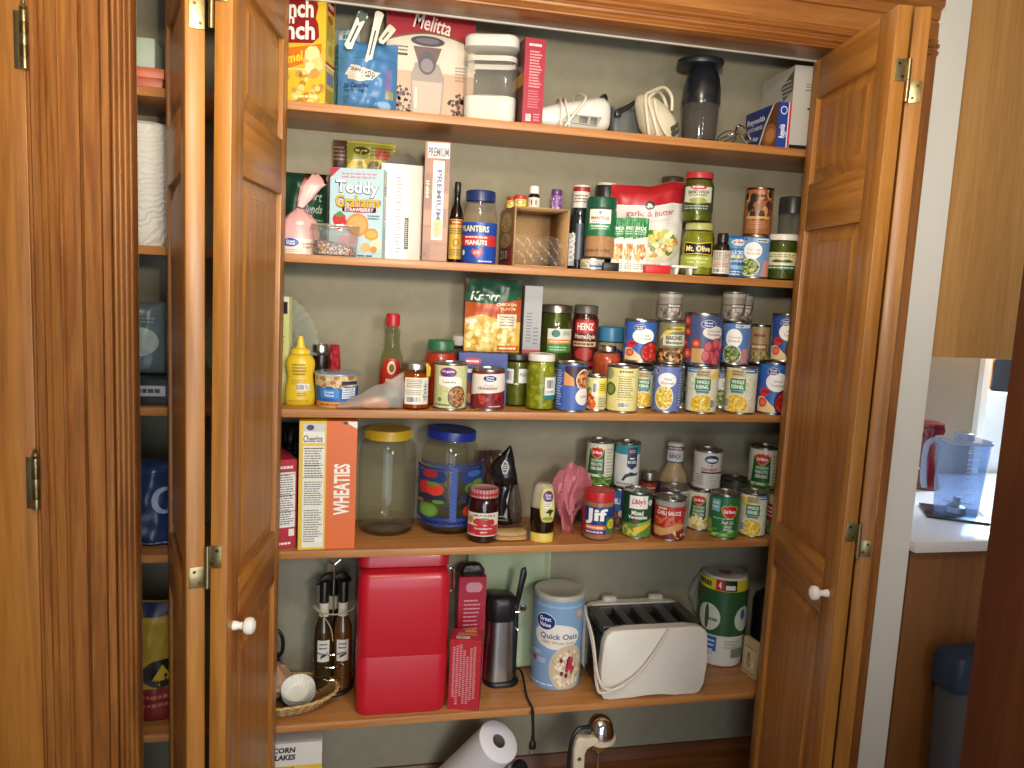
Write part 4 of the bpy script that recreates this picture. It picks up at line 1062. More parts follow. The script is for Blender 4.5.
# peanut jar
F_ = fit(461, 495, 189, Z2, y=.010)
A = Art().rect(-1.75, 0, 1.75, 1, '#1d4aa4').rect(-1.75, .42, 1.75, .68, '#c43236').text('PLANTERS', -.30, .84, 1.75, .15, '#f0dfa2', .03, slope=-.01).text('PEANUTS', -.20, .50, 1.35, .115, '#f5f2ea', .03).lines(-.9, .60, .6, .66, 1, '#f0d9d2', .6).poly([(-.1, .12), (-.45, .26), (-.35, .36), (-.1, .31), (.15, .36), (.25, .26)], '#c4454c').lines(-.3, .21, .1, .30, 3, '#f3d9d9').lines(0, .02, .95, .07, 1, '#cfdcf2', .6).ell(-1.0, .25, .12, .07, '#e5e8ef')
PC = clear('#f3ead6', rough=.05, op=.05, name='clear_jar_plastic')
jar(F_, 'peanut jar with a blue lid and blue wrapped label', 'jar', [(.93, 0), (.99, .015), (1, .50), (1, .62), (.96, .70), (.88, .80), (.86, .84)], (.86, .85, 1.0, '#1c2f63', True), None, A, (.01, .56), P('#1d4aa4'), PC, None, 'peanut_jar')

# carton lying open towards the room, cookies printed on its side
F_ = span(512.5, .012, 567, .010, 207.5, Z2)
seat(F_, .185); w, h, d = F_.w, F_.h, .185
t = thing('open_box', 'empty brown cardboard box lying open with cookies printed on its side', 'box', F_.c, F_.rz)
bm = BM(); k = .0035
box(bm, -w/2, -w/2+k, -d/2, d/2, 0, h); box(bm, w/2-k, w/2, -d/2, d/2, 0, h); box(bm, -w/2+k, w/2-k, -d/2, d/2, 0, k); box(bm, -w/2+k, w/2-k, -d/2, d/2, h-k, h); box(bm, -w/2+k, w/2-k, d/2-k, d/2, k, h-k)
A = Art().rect(0, 0, 1, 1, '#b58a62').rect(.02, .0, .90, .34, '#ad3238').rect(.02, .34, .90, 1, '#a8784c').ell(.46, .76, .36, .17, '#dcb878').ell(.46, .76, .30, .14, '#e9cd92').speck(.46, .76, .26, .12, 14, ('#4a2c1c',), .03, asp=.55).ell(.46, .45, .36, .13, '#dcb878').ell(.46, .45, .30, .10, '#e7c98c').speck(.46, .45, .26, .09, 12, ('#4a2c1c',), .03, asp=.55).rect(.10, .10, .62, .30, '#2a2422').text('210', .38, .20, .5, .16, '#f0ead8', .03)
ms = [KRAFT]; imprint(bm, ms, A, face_surf('L', w, d, h), (.004, .004, .996, .996)); obj('carton', bm, ms, t, recalc=False)
FILM = clear('#fdfbf6', rough=.2, op=.03, name='clear_wrap')
bm = BM(); R_ = random.Random(2); rings = []
for j in range(9): rings.append([(-w*.46+w*.92*i/12, -d*.42+.010*math.sin(i*1.3+j)+.008*R_.random(), .004+h*.5*j/8+.004*math.sin(i)) for i in range(13)])
loft(bm, rings, 0, False, False, closed=False); obj('torn_wrap', bm, FILM, t, sharp=180)
bm = BM(); rings = []
for j in range(4): rings.append([(w*.50+.004*j, -d/2-.004-.004*j+.003*R_.random(), h*.05+h*.55*i/10) for i in range(11)])
loft(bm, rings, 0, False, False, closed=False)
for q in range(5): tube(bm, [(w*.5+.002, -d/2-.002, .02+.012*q), (w*.5+.012, -d/2-.010, .024+.013*q+.004*(q % 2)), (w*.5+.008, -d/2-.004, .036+.013*q)], .0028, 5, 0, 4)
obj('crumpled_film', bm, clear('#ffffff', rough=.1, op=.35, name='milky_film'), t, sharp=180)
TOPZ = Z2+h+.0005
# small bottles on that box
for (a, b, yt, y, lb, lc, bc, lab, hh) in ((506.5, 517, 196.5, .085, 'red lidded spice jar partly hidden behind its twin', '#b3302f', '#c9a63c', '#e3b83c', None), (514, 526, 194.5, .055, 'red lidded spice jar on the open cardboard box', '#c23433', '#c9a63c', '#ecc443', None),
                                         (527.5, 539.5, 185.5, .05, 'small dark bottle with a white cap on the cardboard box', '#e6e2d8', '#241a15', '#d6d0c2', '11'), (550.5, 561.5, 189, .05, 'small purple bottle on the open cardboard box', '#5e3a78', '#6b4488', '#7a5296', 'p')):
    F_ = fit(a, b, yt, TOPZ, y=y)
    if hh == 'p':
        A = Art().speck(0, .5, 1.3, .45, 26, ('#b79ac8', '#4a2c60', '#d6c2dc'), .14, asp=.5, rect=True)
        jar(F_, lb, 'bottle', [(.96, 0), (1, .02), (1, .72), (.97, .74)], (1.0, .74, 1.0, mat('#5a3674', rough=.3, coat=.3)), None, A, (.03, .70), P(lab), mat('#5a3674'), 'small bottles on the cardboard box', 'spice_bottle')
    elif hh:
        A = Art().rect(-1.7, .0, 1.7, 1, '#d6d0c2').text('11', .0, .5, .9, .55, '#5c2c26', .02).lines(-1.2, .05, -.6, .9, 6, '#8a7a6a')
        jar(F_, lb, 'bottle', [(.95, 0), (1, .02), (1, .50), (.95, .58), (.62, .66), (.6, .7)], (.82, .66, 1.0, lc), None, A, (.06, .48), P(lab), DK, 'small bottles on the cardboard box', 'extract_bottle')
    else:
        A = Art().rect(-1.7, 0, 1.7, .5, '#e9cf5c').ell(0, .62, .55, .28, '#2c2320').ell(0, .62, .42, .2, '#f0e6c8').lines(-0.150, 0.520, 0.150, 0.720, 1, '#2c2320', .6)
        jar(F_, lb, 'jar', [(.95, 0), (1, .02), (1, .66), (.92, .70)], (1.0, .68, 1.0, lc, True), None, A, (.03, .66), P(lab), mat('#a8823c'), 'small bottles on the cardboard box', 'spice_jar')

# tall dark bottle with a white and red neck
F_ = fit(567, 587, 184.5, Z2, y=.075)
A = Art().rect(-1.7, .0, 1.7, 1, '#d9d3c6').rect(-1.7, .72, 1.7, .93, '#9c2630').lines(-1, .2, 1, .6, 3, '#6a5f58')
jar(F_, 'tall dark bottle with white and maroon neck wrapper', 'bottle', [(.92, 0), (1, .02), (1, .62), (.97, .70), (.86, .735)], (.82, .735, 1.0, '#dcd6ca'), None, None, None, None, mat('#1c2427', rough=.12, coat=.7), None, 'tall_bottle', lidart=A,
    extra=lambda t, R, H: obj('body_band', (lambda b: (imprint(b, [P('#2b3c4a')], Art().rect(-.35, .05, .45, .9, P('#2b3c4a')), cyl_surf(R+.0005, .02, H*.6), None, du=.16), b)[1])(BM()), P('#2b3c4a'), t, recalc=False).__setitem__('label', 'dark blue band on the body'))  # dark blue band, paler than the glass, laid over the bottle body

# parmesan shaker on a low tin, dark lidded jar behind
F_ = fit(579.5, 604, 258, Z2, y=.012)
A = Art().rect(-1.75, 0, 1.75, 1, '#c8c4b4').speck(-.2, .55, 1.2, .25, 16, ('#8aa05c', '#c9a05a', '#a8bcc8'), .2, asp=.5, rect=True).rect(-.2, .15, 1.0, .42, '#3a5fa0').lines(-1.2, .1, -.3, .4, 2, '#7a7466')
can(F_, 'low tin with a pale printed label under the cheese shaker', A, '#c8c4b4', 'goods on the second shelf', name='flat_tin', lo=.003, hi=.003, ring=False)
zb = Z2+F_.h
F_ = fit(583.5, 613.5, 196, zb+.0005, y=.008)
A = Art().rect(-1.75, 0, 1.75, 1, '#1e6a44').rect(-.78, .46, .68, .98, '#efe9dd').ell(-.05, .86, .09, .06, '#7a6a5a').text('MANTIOS', -.05, .66, 1.2, .13, '#b02d38', .03).lines(-.6, .50, .5, .56, 1, '#8f8a80').rect(-.80, .22, .66, .44, '#2f8a58').text('PARMESAN', -.07, .36, 1.15, .075, '#eef3e6', .03).lines(-.6, .24, .5, .30, 1, '#cfe3d0')
def grated(t, R, H):
    pass
CHS = mat('#b98d62', rough=.85, bump=.3, bscale=260, var=.18, name='grated_topping')
jar(F_, 'grated cheese shaker with a green lid and green label', 'shaker', [(.95, 0), (1, .02), (1, .78), (.96, .82), (.94, .83)], (.97, .82, 1.0, '#17523a', True), (.46, CHS), A, (.36, .80), P('#1e6a44'), PC, None, 'cheese_shaker',
    extra=lambda t, R, H: obj('base_label', (lambda b: (imprint(b, [P('#3c4a34')], Art().lines(-1, .0, 1, 1, 2, P('#3c4a34')), cyl_surf(R+.0006, H*.10, H*.15), None, du=.16), b)[1])(BM()), P('#3c4a34'), t, recalc=False))
F_ = fit(590.5, 612, 184.5, Z2, y=.125)
jar(F_, 'jar with a black lid and pale top behind the cheese shaker', 'jar', [(.95, 0), (1, .02), (1, .86), (.95, .88)], (1.0, .86, 1.0, '#26221f'), (.8, mat('#5a4632')), None, None, None, PC, None, 'spice_jar',
    extra=lambda t, R, H: obj('lid_top', (lambda b: (lathe(b, [(0, H), (R*.96, H), (R*.94, H+.006), (0, H+.0065)], 28), b)[1])(BM()), mat('#c9c4b8'), t))

# seasoning packets standing in a row, a black block before them
for i, (a, b, yt, y) in enumerate(((610.5, 625, 217.5, .036), (621.5, 634.5, 217, .030), (630.5, 646, 217.5, .024))):
    F_ = span(a, y, b, y-.003, yt, Z2)
    A = Art().rect(0, 0, 1, 1, '#e2dfd4').poly([(0, .60), (1, .66), (1, 1), (0, 1)], '#2c7f42').rect(0, .93, 1, 1, '#3d9152').text('MIX', .5, .80, .7, .07, '#e9f2e2', .02).lines(.1, .68, .9, .76, 2, '#bcd9bf').blob(.5, .38, .42, .15, '#c98a46', i+2).speck(.5, .36, .4, .14, 14, ('#a8622e', '#e0b070', '#d7c9a0'), .10, asp=.5).lines(.15, .05, .85, .17, 3, '#8a8f86')
    pack('seasoning_packet', ('green topped seasoning packet furthest behind its two twins', 'green topped seasoning packet between two like it', 'green topped seasoning packet closest to the white pouch')[i], 'packet', F_, .006, [mat('#dcd9cc', rough=.35)], A, 'seasoning packets', seed=30+i, crinkle=.0012)
F_ = span(603, .006, 619, .006, 262.5, Z2)
carton(F_, .018, 'small black plastic block at the front of the packets', 'block', '#1d1b1b', {}, None, 'plastic_block', .002)

# white and red pouch
F_ = span(615, .072, 682, .058, 177, Z2)
A = Art().rect(0, 0, 1, 1, '#dedbd6').rect(0, .76, 1, 1, '#b4242c').rect(0, .745, 1, .76, '#ecebe6').rect(0, .90, 1, .905, '#8c1a22').ell(.47, .765, .062, .05, '#17171a').text('p', .47, .76, .045, .05, '#f0eee8', .03)
A.text('garlic & butter', .50, .66, .66, .085, '#b23c48', .008).text('CROUTONS', .60, .59, .30, .022, '#b4aeb2')
A.ell(.62, .29, .36, .17, '#cfcabb').ell(.60, .32, .36, .17, '#d8d4b0').speck(.58, .34, .31, .14, 80, ('#9cab3c', '#5f7d2e', '#e3d27c', '#d98a5a', '#c4cf6a', '#e9e3c0'), .045, asp=.7).lines(.3, .05, .7, .12, 2, '#b8b4ac')
pw = pack('crouton_pouch', 'white pouch with a red top and a salad pictured on it', 'pouch', F_, .07, [mat('#dedbd6', rough=.3, bump=.12, bscale=25)], A, crinkle=.003, seed=21, taper=-.13, cut=lambda u: 1.0 if u > .80 else (.93+.07*max(0, (u-.52)/.28) if u > .52 else .93), lean=.02)
# red box lid and white rack at the pouch foot
F_ = span(645, .004, 670.5, .004, 265, Z2)
carton(F_, .022, 'flat bright red box lying before the white pouch', 'box', '#c9272b', {}, None, 'flat_box', .002)
a = at_y(671, 274, .006); b = at_y(697, 274, .006); w = b.x-a.x
t = thing('plastic_stand', 'little white plastic stand with two legs at the shelf front', 'stand', ((a.x+b.x)/2, .02, Z2))
bm = BM(); box(bm, -w/2, w/2, -.016, .016, .017, .0235, 0, .002); obj('tray', bm, WHITE, t)
for s in (-1, 1): bm = BM(); prism(bm, [(s*w*.28-.003, 0), (s*w*.28+.003, 0), (s*w*.26+.005, .0172), (s*w*.26-.005, .0172)], -.012, .012, 0, 'xz', .001); obj('leg', bm, WHITE, t)
# jar behind the pouch
F_ = fit(655, 677, 175.5, Z2, y=.190)
jar(F_, 'jar with a dark patterned lid behind the white pouch', 'jar', [(.95, 0), (1, .02), (1, .84), (.93, .87)], (.97, .87, 1.0, mat('#4a4430', rough=.4, var=.3, bscale=120)), (.8, mat('#6a5a34')), None, None, None, PC, None, 'spice_jar')

# pickle jars stacked
JP = [(.90, 0), (.98, .02), (1, .06), (1, .72), (.93, .80), (.84, .86)]
PK = mat('#8a8f2c', rough=.35, bump=.5, bscale=55, var=.3, name='pickle_slices')
PK2 = mat('#59602a', rough=.3, bump=.4, bscale=50, var=.3, name='dark_pickles')
PG = clear('#eef0c8', rough=.03, name='greenish_jar_glass')
F_ = fit(680, 711.5, 222, Z2, y=.028)
A = Art().poly([(-1.5, .02), (1.5, .0), (1.5, .42), (-1.5, .44)], '#a3b03a').poly([(-1.0, .46), (-.9, .96), (.0, .90), (.95, .98), (1.0, .46), (0, .50)], '#d9b93c').poly([(-.95, .49), (-.86, .92), (.0, .86), (.9, .94), (.95, .49), (0, .53)], '#15150f').text('Mt. Olive', .02, .70, 1.55, .22, '#f2e6a0', .03).text('HAMBURGER', 0, .33, 1.5, .08, '#e9efc0', .02).text('DILL CHIPS', 0, .19, 1.2, .08, '#e9efc0', .02)
jar(F_, 'pickle jar with a black and yellow label under a red lidded jar', 'jar', JP, (.86, .86, 1.0, '#b3b56c'), (.84, PK), A, (.16, .66, -1.5, 1.5), None, PG, 'pickle jars', 'pickle_jar')
zb = Z2+F_.h+.0003
F_ = fit(681.5, 711, 170.5, zb, y=.026)
A = Art().rect(-1.5, 0, 1.5, 1, '#3a4630').poly([(-1.0, .38), (-1.0, .95), (1.0, .95), (1.0, .38), (0, .30)], '#cfd0bc').ell(0, .93, .55, .1, '#b03038').lines(-0.400, 0.885, 0.400, 0.975, 1, '#f2dede', .6).text('SANDWICH', 0, .74, 1.4, .13, '#22301f', .03).text('STUFFERS', 0, .62, 1.2, .07, '#22301f', .02).blob(.05, .42, .6, .12, '#9aa04a', 4).lines(-.9, .08, .9, .26, 2, '#aab89a')
jar(F_, 'pickle jar with a red lid topmost of the two stacked jars', 'jar', JP, (.92, .86, 1.0, '#b23640'), (.84, PK2), A, (.20, .72, -1.5, 1.5), None, PG, 'pickle jars', 'pickle_jar')

# small dark bottle, almond packet, greens can, relish jar
F_ = fit(711.5, 728.5, 232.5, Z2, y=.006)
A = Art().rect(-1.3, 0, 1.3, 1, '#d2c8bb').lines(-1.0, .55, 1.0, .95, 6, '#6a5d55', .4).lines(-1.0, .28, 1.0, .5, 3, '#9c5a52', .4).bars(-.9, .04, .6, .22)
jar(F_, 'small dark brown bottle with a pale text label and black cap', 'bottle', [(.92, 0), (1, .02), (1, .64), (.9, .72), (.55, .79), (.5, .80)], (.62, .78, 1.0, '#1c1a1a', True), None, A, (.07, .60, -1.3, 1.3), None, DK, None, 'extract_bottle')
F_ = span(727, .030, 743.5, .022, 235.5, Z2)
A = Art().rect(0, 0, 1, 1, '#2d6fb2').rect(0, .70, 1, .93, '#5b9ccc').ell(.55, .84, .42, .08, '#e9e9ee').lines(0.250, 0.810, 0.850, 0.870, 1, '#c23a4a', .6).text('SLICED', .5, .60, .9, .09, '#f1f3f6', .03).rect(0, .46, 1, .54, '#cfd9a8').text('ALMONDS', .5, .40, .86, .06, '#f1f3f6', .02).rect(0, .2, 1, .3, '#8fc0e0').lines(.1, .05, .9, .18, 2, '#e9eef4')
pack('nut_packet', 'narrow blue nut packet between the dark bottle and the greens can', 'packet', F_, .03, [mat('#2d6fb2', rough=.35)], A, seed=44, crinkle=.0015)
F_ = fit(738, 767, 235, Z2, y=.010)
A = a_gv(('Turnip', 'Greens'), ('x', '#7a8a3c', ('#5f7a2c', '#98a84a', '#c9c98a', '#43602a'), 60, .09), (-.28, .24), (.62, .21), lambda A: A.poly([(.5, 0), (1.6, 0), (1.6, .42), (.7, .42)], '#d69a8c'), '#b03c5a', '#6f97cc', (-.15, .66, .66, .22), (-.9, .95))
A.rect(.1, .88, .95, .97, '#e9e9e4').lines(.15, .89, .9, .96, 1, '#4b4b50', .6)
can(F_, 'blue greens can with a white bubble on its label under a copper can', A, '#6f97cc', 'goods on the second shelf')
GC = F_; zb = Z2+F_.h+.0003
F_ = fit(742.5, 770, 187, zb, y=.045)
A = Art().rect(-1.75, 0, 1.75, 1, '#9a5f38').speck(.0, .66, 1.1, .26, 24, ('#3a2a1e', '#6b3a22', '#c08850', '#2c241c'), .22, asp=.5, rect=True).rect(-.9, .34, .9, .40, '#c99a5c').lines(-.8, .12, .8, .30, 4, '#c08a54').lines(-0.500, 0.815, 0.500, 0.905, 1, '#2c1c14', .6)
can(F_, 'tall copper brown can stacked on the blue greens can', A, '#9a5f38', 'goods on the second shelf', metal=mat('#a8764a', rough=.3, metal=1.0), ring=False)
F_ = fit(765, 796, 233.5, Z2, y=.008)
RL = mat('#3f4a1c', rough=.45, bump=.6, bscale=120, var=.35, name='green_relish')
A = Art().rect(-1.5, 0, 1.5, 1, '#d8cda2').rect(-1.5, .0, 1.5, .26, '#2f5a3a').poly([(-.75, .48), (-.4, .60), (0, .55), (.4, .60), (.75, .48), (.5, .42), (-.5, .42)], '#2c5a34').lines(-0.500, 0.270, 0.500, 0.370, 1, '#f0ead0', .6).lines(-1, .70, 1, .92, 2, '#8a8458').lines(-.9, .06, .9, .2, 1, '#cfe0c8')
jar(F_, 'relish jar with a white lid and green content', 'jar', [(.90, 0), (.98, .02), (1, .06), (1, .74), (.95, .82), (.92, .86)], (.95, .86, 1.0, '#dedbd2'), (.84, RL), A, (.22, .60, -1.5, 1.5), None, PG, None, 'relish_jar')
F_ = fit(773.5, 799, 196, Z2, y=.135)
jar(F_, 'tall clear container with a dark grey lid behind the relish jar', 'container', [(.92, 0), (.97, .01), (1, .8), (1, .80)], (1.04, .80, 1.0, '#2d302e'), None, None, None, None, clear('#d9d8d0', rough=.06, op=.08, name='dull_clear_plastic'), None, 'storage_container')
# ================================================================== middle shelf
G3 = 'canned goods on the middle shelf'
# cut glass platter leaning at the back
p = at_y(263, 348, .205); e_ = at_y(318, 352, .215); R = e_.x-p.x
t = thing('glass_platter', 'round cut glass platter leaning against the wall behind the mustard', 'platter', (p.x, .185, Z3+R*.985), 0)
t.rotation_euler = (math.radians(-9), 0, 0)
bm = BM(); rings = []
for r_, d_ in ((.02, .012), (.55*R, .010), (.62*R, .004), (.92*R, -.004), (R, -.008), (R, -.005), (.92*R, -.001), (.62*R, .007), (.55*R, .013), (.02, .015)):
    rings.append([((r_*(1+(.025 if k % 2 else 0)*(r_ > .8*R)))*math.cos(2*PI*k/72), d_+(.0016 if k % 2 else 0)*(r_ > .6*R), (r_*(1+(.025 if k % 2 else 0)*(r_ > .8*R)))*math.sin(2*PI*k/72)) for k in range(72)])
loft(bm, rings); obj('platter', bm, clear('#e6eadf', rough=.12, op=.30, body='#d3d6c8', name='cut_glass'), t, sharp=12)
F_ = span(266, .10, 287.5, .085, 296, Z3)
A = Art().rect(0, 0, 1, 1, '#cfd18c').rect(0, .86, 1, 1, '#d9d6cb').rect(.55, .84, .95, .95, '#2a2a2c').lines(.1, .3, .9, .7, 8, '#a3a768')
carton(F_, .03, 'pale yellow green box edge beside the mustard bottle', 'box', '#cfd18c', {'F': A}, None, 'rice_box')

# mustard bottle
F_ = fit(285, 314.5, 335.5, Z3, y=.050, sq=.62)
R, H = F_.r, F_.h
t = thing('mustard_bottle', 'yellow mustard squeeze bottle with a pointed cap', 'bottle', F_.c, F_.rz)
MY = mat('#e0bd2c', rough=.3, sub=.05)
def ov(s, z, f=.62, n=36): return [(R*s*math.cos(2*PI*k/n), R*s*f*math.sin(2*PI*k/n), z*H) for k in range(n)]
bsec = ((0, .86), (.012, .96), (.10, 1.0), (.24, .97), (.36, .86), (.44, .84), (.52, .93), (.60, .97), (.66, .92), (.71, .76), (.745, .56))
bm = BM(); loft(bm, [ov(s, z) for z, s in bsec])
ms = [MY]
def mu(u, v, o):
    z = .04+.66*v; s = prof_r([(s_, z_) for z_, s_ in bsec])(z); x = R*s*math.sin(u); return Vector((x, -(R*s*.62)*math.cos(u)-o, z*H))
A = Art().rect(-.7, .70, .45, .705, '#8a6a1e').lines(-.6, .60, .45, .88, 4, '#93741f', .5).lines(-.7, .40, .5, .52, 3, '#a5832a', .4).bars(-.25, .28, .75, .42).lines(-.2, .14, .5, .24, 2, '#7a5f1c', .4).lines(-.8, .02, .7, .08, 1, '#b08f2e', .4)
imprint(bm, ms, A, mu, (-1.4, 0, 1.4, 1), du=.12, dv=.06, off0=.0006); obj('bottle', bm, ms, t, recalc=False)
bm = BM(); rr = R*.57; lathe(bm, [(0, .742*H), (rr, .745*H), (rr, .80*H), (rr*.92, .815*H), (rr*.55, .84*H), (rr*.42, .90*H), (rr*.34, .97*H), (rr*.26, H), (0, H)], 28, sy=.8)
for q in range(24):
    a = 2*PI*q/24; box(bm, -.0006, .0006, -.0008, .0006, .75*H, .795*H, 0, M=Matrix.Translation((rr*math.cos(a), rr*.8*math.sin(a), 0)) @ Matrix.Rotation(a+PI/2, 4, 'Z'))
obj('cap', bm, mat('#e6c42e', rough=.35), t)

# jar with grey lid and a red pouch behind
F_ = fit(311.5, 329, 343.5, Z3, y=.160)
jar(F_, 'dark jar with a grey metal lid behind the mustard bottle', 'jar', [(.9, 0), (1, .03), (1, .78), (.9, .86)], (.98, .86, 1.0, METAL), (.8, mat('#241512', rough=.3)), Art().rect(-1.4, 0, 1.4, 1, '#2a2a30').lines(-1, .3, 1, .9, 3, '#c9c2b8'), (.15, .4, -1.4, 1.4), None, GLASS, None, 'jam_jar')
F_ = span(324, .19, 342, .185, 345, Z3)
pack('red_pouch', 'crumpled red pouch leaning on the wall behind the snack cup', 'pouch', F_, .035, [mat('#b0242c', rough=.4)], Art().lines(.3, .3, .8, .5, 3, '#e2b8a8'), crinkle=.004, seed=51, taper=.5)

# snack cup with foil lid
F_ = fit(315, 358, 369, Z3, y=.020)
def cupart(): 
    A = Art().rect(-1.75, 0, 1.75, 1, '#2a62b0').rect(-1.75, 0, 1.75, .17, '#d99a3c').rect(-1.75, .66, 1.75, 1, '#c9b891').speck(-.2, .82, 1.2, .14, 34, ('#e6d2a0', '#a8794a', '#d9bd86'), .16, asp=.5, rect=True).rr(-.85, .28, .1, .60, '#3d8ad0', .3).text('Great', -.38, .49, .5, .09, '#eaf2fb', .02).text('Value', -.38, .38, .5, .09, '#eaf2fb', .02).rect(.25, .28, 1.0, .62, '#dfe6ee').lines(.3, .3, .95, .6, 4, '#5a6e94').lines(-.9, .04, .9, .12, 1, '#7a4e18').rect(.2, .72, 1.1, .84, '#2c3a52').rect(-1.75, .17, -1.05, .66, '#244f8c')
    return A
jar(F_, 'blue snack cup with a peeled foil lid', 'cup', [(.88, 0), (.90, .01), (.985, .93), (1.02, .94), (1.02, .97)], None, (.9, mat('#c9b891')), cupart(), (.02, .93), P('#2a62b0'), WHITE, None, 'snack_cup',
    extra=lambda t, R, H: (lambda b: (lathe(b, [(0, H*.985), (R*.9, H*.985), (R*1.05, H*.975), (R*1.10, H*.97), (R*1.10, H*.985), (R*.95, H*1.005), (0, H*1.01)], 40, M=Matrix.Rotation(.03, 4, 'Y')), obj('foil_lid', b, mat('#a9bdd8', rough=.25, metal=.6, bump=.2, bscale=90), t)))(BM()))

# clear bag with orange pieces
a, b = at_z(339, 405, Z3), at_z(402, 409, Z3); w = (b-a).length
t = thing('clear_snack_bag', 'folded clear bag holding orange and green wrapped pieces', 'bag', ((a.x+b.x)/2, .030, Z3+.0005), -.03)
bm = BM(); R_ = random.Random(9); rings = []
N_ = 12
for i in range(N_+1):
    u = i/N_; hh = .012+.078*u**1.1; dd = .014+.030*math.sin(PI*min(1, u*.85+.12)); r = []
    for k in range(18):
        q = 2*PI*k/18; s = math.sin(q); c = math.cos(q)
        r.append((w*(u-.5)+.003*R_.uniform(-1, 1), c*dd*(1-.75*max(0, s))+.0035*R_.uniform(-1, 1), max(0, hh*(.5+.5*s)*(1+.04*R_.uniform(-1, 1)))))
    rings.append(r)
loft(bm, rings, 0); obj('bag', bm, clear('#f4f2ec', rough=.22, op=.30, body='#f4f2ec', name='crinkled_clear_bag'), t, sharp=180)
bm = BM(); loft(bm, [[(.012+x*s, y*s*.55-.004, z) for x, y in rrect(.074, .058, .02, 4)] for z, s in ((.003, .9), (.012, 1), (.022, .92), (.028, .6))]); obj('orange_pieces', bm, mat('#d98a4a', rough=.5, bump=.4, bscale=80), t)
bm = BM(); loft(bm, [[(.050+x*s-.2*z, y*s*.5-.002, z) for x, y in rrect(.036, .05, .012, 4)] for z, s in ((.004, .9), (.02, 1), (.048, .85), (.056, .5))]); obj('green_wrapper', bm, mat('#3d5a3a', rough=.4, bump=.5, bscale=70, var=.4), t)

# hot sauce bottle
F_ = fit(378.5, 402.5, 313, Z3, y=.115)
A = Art().poly([(-1.2, 0), (-1.2, .45), (-.5, 1), (.5, 1), (1.2, .45), (1.2, 0)], '#b32a22').ell(0, .70, .35, .22, '#e6d6a0').ell(0, .70, .2, .14, '#7a2a1c').lines(-0.450, 0.190, 0.450, 0.370, 1, '#f2e0b0', .6)
jar(F_, 'clear hot sauce bottle with a red cap and red label', 'bottle', [(.92, 0), (1, .02), (1, .40), (.90, .52), (.66, .60), (.62, .70), (.66, .80), (.52, .84), (.50, .87)], (.56, .86, 1.0, '#b3222c', True), (.06, mat('#8a2c14')), A, (.16, .50, -1.25, 1.25), None, clear('#e8ead9', rough=.03, name='bottle_glass'), None, 'sauce_bottle')

# honey jar
HON = clear('#c8842e', rough=.04, op=.25, body='#a05a16', name='honey')
F_ = fit(398, 429.5, 360.5, Z3, py=410)
A = Art().rect(-.62, 0, .95, 1, '#e6dfcd').lines(-.5, .62, .5, .95, 5, '#6b6558', .45).bars(-.45, .06, .35, .30).lines(-.5, .35, .5, .56, 3, '#8a8272', .4).poly([(.55, .1), (.9, .1), (.9, .9), (.6, .9)], '#cdd3d6').speck(.72, .5, .15, .35, 14, ('#5d6f80', '#9aa7b0'), .07, asp=.5)
jar(F_, 'honey jar with a metal lid and white label', 'jar', [(.90, 0), (.98, .015), (1, .05), (1, .72), (.97, .80), (.90, .86)], (.93, .86, 1.0, METAL), (.78, mat('#9a5a18', rough=.1, coat=.5)), A, (.12, .70, -.62, .95), None, clear('#f0c890', rough=.03, name='amber_glass'), None, 'honey_jar',
    extra=lambda t, R, H: (lambda b: (loft(b, [[(R*.72, -R*.80, H*.72), (R*.95, -R*.48, H*.72)], [(R*.70, -R*.80, H*.9), (R*.98, -R*.48, H*.92)], [(R*.62, -R*.7, H*1.0), (R*.8, -R*.42, H*1.0)]], 0, False, False, closed=False), obj('seal_strip', b, mat('#d9b33c', rough=.4), t).__setitem__('label', 'yellow seal strip')))(BM()))

# salsa jar and a small foil topped jar behind
F_ = fit(422, 456, 338.5, Z3, y=.085)
SAL = mat('#a8301a', rough=.3, bump=.4, bscale=70, var=.25, name='red_salsa')
jar(F_, 'salsa jar with a green lid behind the speckled pea can', 'jar', [(.9, 0), (1, .03), (1, .70), (.88, .80), (.74, .85)], (.76, .85, 1.0, '#2a6a48'), (.80, SAL), None, None, None, GLASS, None, 'salsa_jar')
F_ = fit(449, 468, 334.5, Z3, y=.165)
jar(F_, 'small jar with a crumpled pale cover between the salsa and the noodle bag', 'jar', [(.9, 0), (1, .03), (1, .75), (.9, .85)], (1.0, .85, 1.0, mat('#b8b5ae', rough=.4, bump=.4, bscale=80)), (.75, mat('#8d877c')), None, None, None, GLASS, None, 'spice_jar')

# speckled pea can, cranberry can
F_ = fit(432.5, 466, 360, Z3, y=.006)
A = Art().rect(-1.75, 0, 1.75, 1, '#cfd09a').speck(0, .5, 1.6, .48, 160, ('#a9b56a', '#b8b07a'), .035, asp=.4, rect=True).ell(-.15, .84, .52, .12, '#6d2f78').text('Organic', -.15, .86, .78, .075, '#f2e9f4', .02).text('lentils', -.12, .62, .45, .05, '#6a6a50').poly([(-.75, .56), (-.75, .74), (.55, .74), (.75, .66), (.75, .50), (-.2, .50)], '#efece0').text('Lentils', -.05, .62, .8, .06, '#74705c', .01).ell(.45, .27, .58, .26, '#4a3020').ell(.45, .27, .53, .24, '#8a5a34').speck(.45, .27, .48, .21, 70, ('#b9824c', '#6a4024', '#cf9a62'), .06, asp=.42).lines(-.95, .04, .1, .11, 1, '#5a5c3c').ell(-.65, .2, .14, .05, '#5c8a4a')
can(F_, 'pale green bean can with a purple oval on its label', A, '#cfd09a', G3)
F_ = fit(470, 504, 366, Z3, y=.006)
A = Art().rect(-1.75, 0, 1.75, 1, '#7d1f26').poly([(-1.75, .30), (-1.2, .92), (1.2, .96), (1.75, .5), (.6, .44), (-.6, .40)], '#e9e2d8')
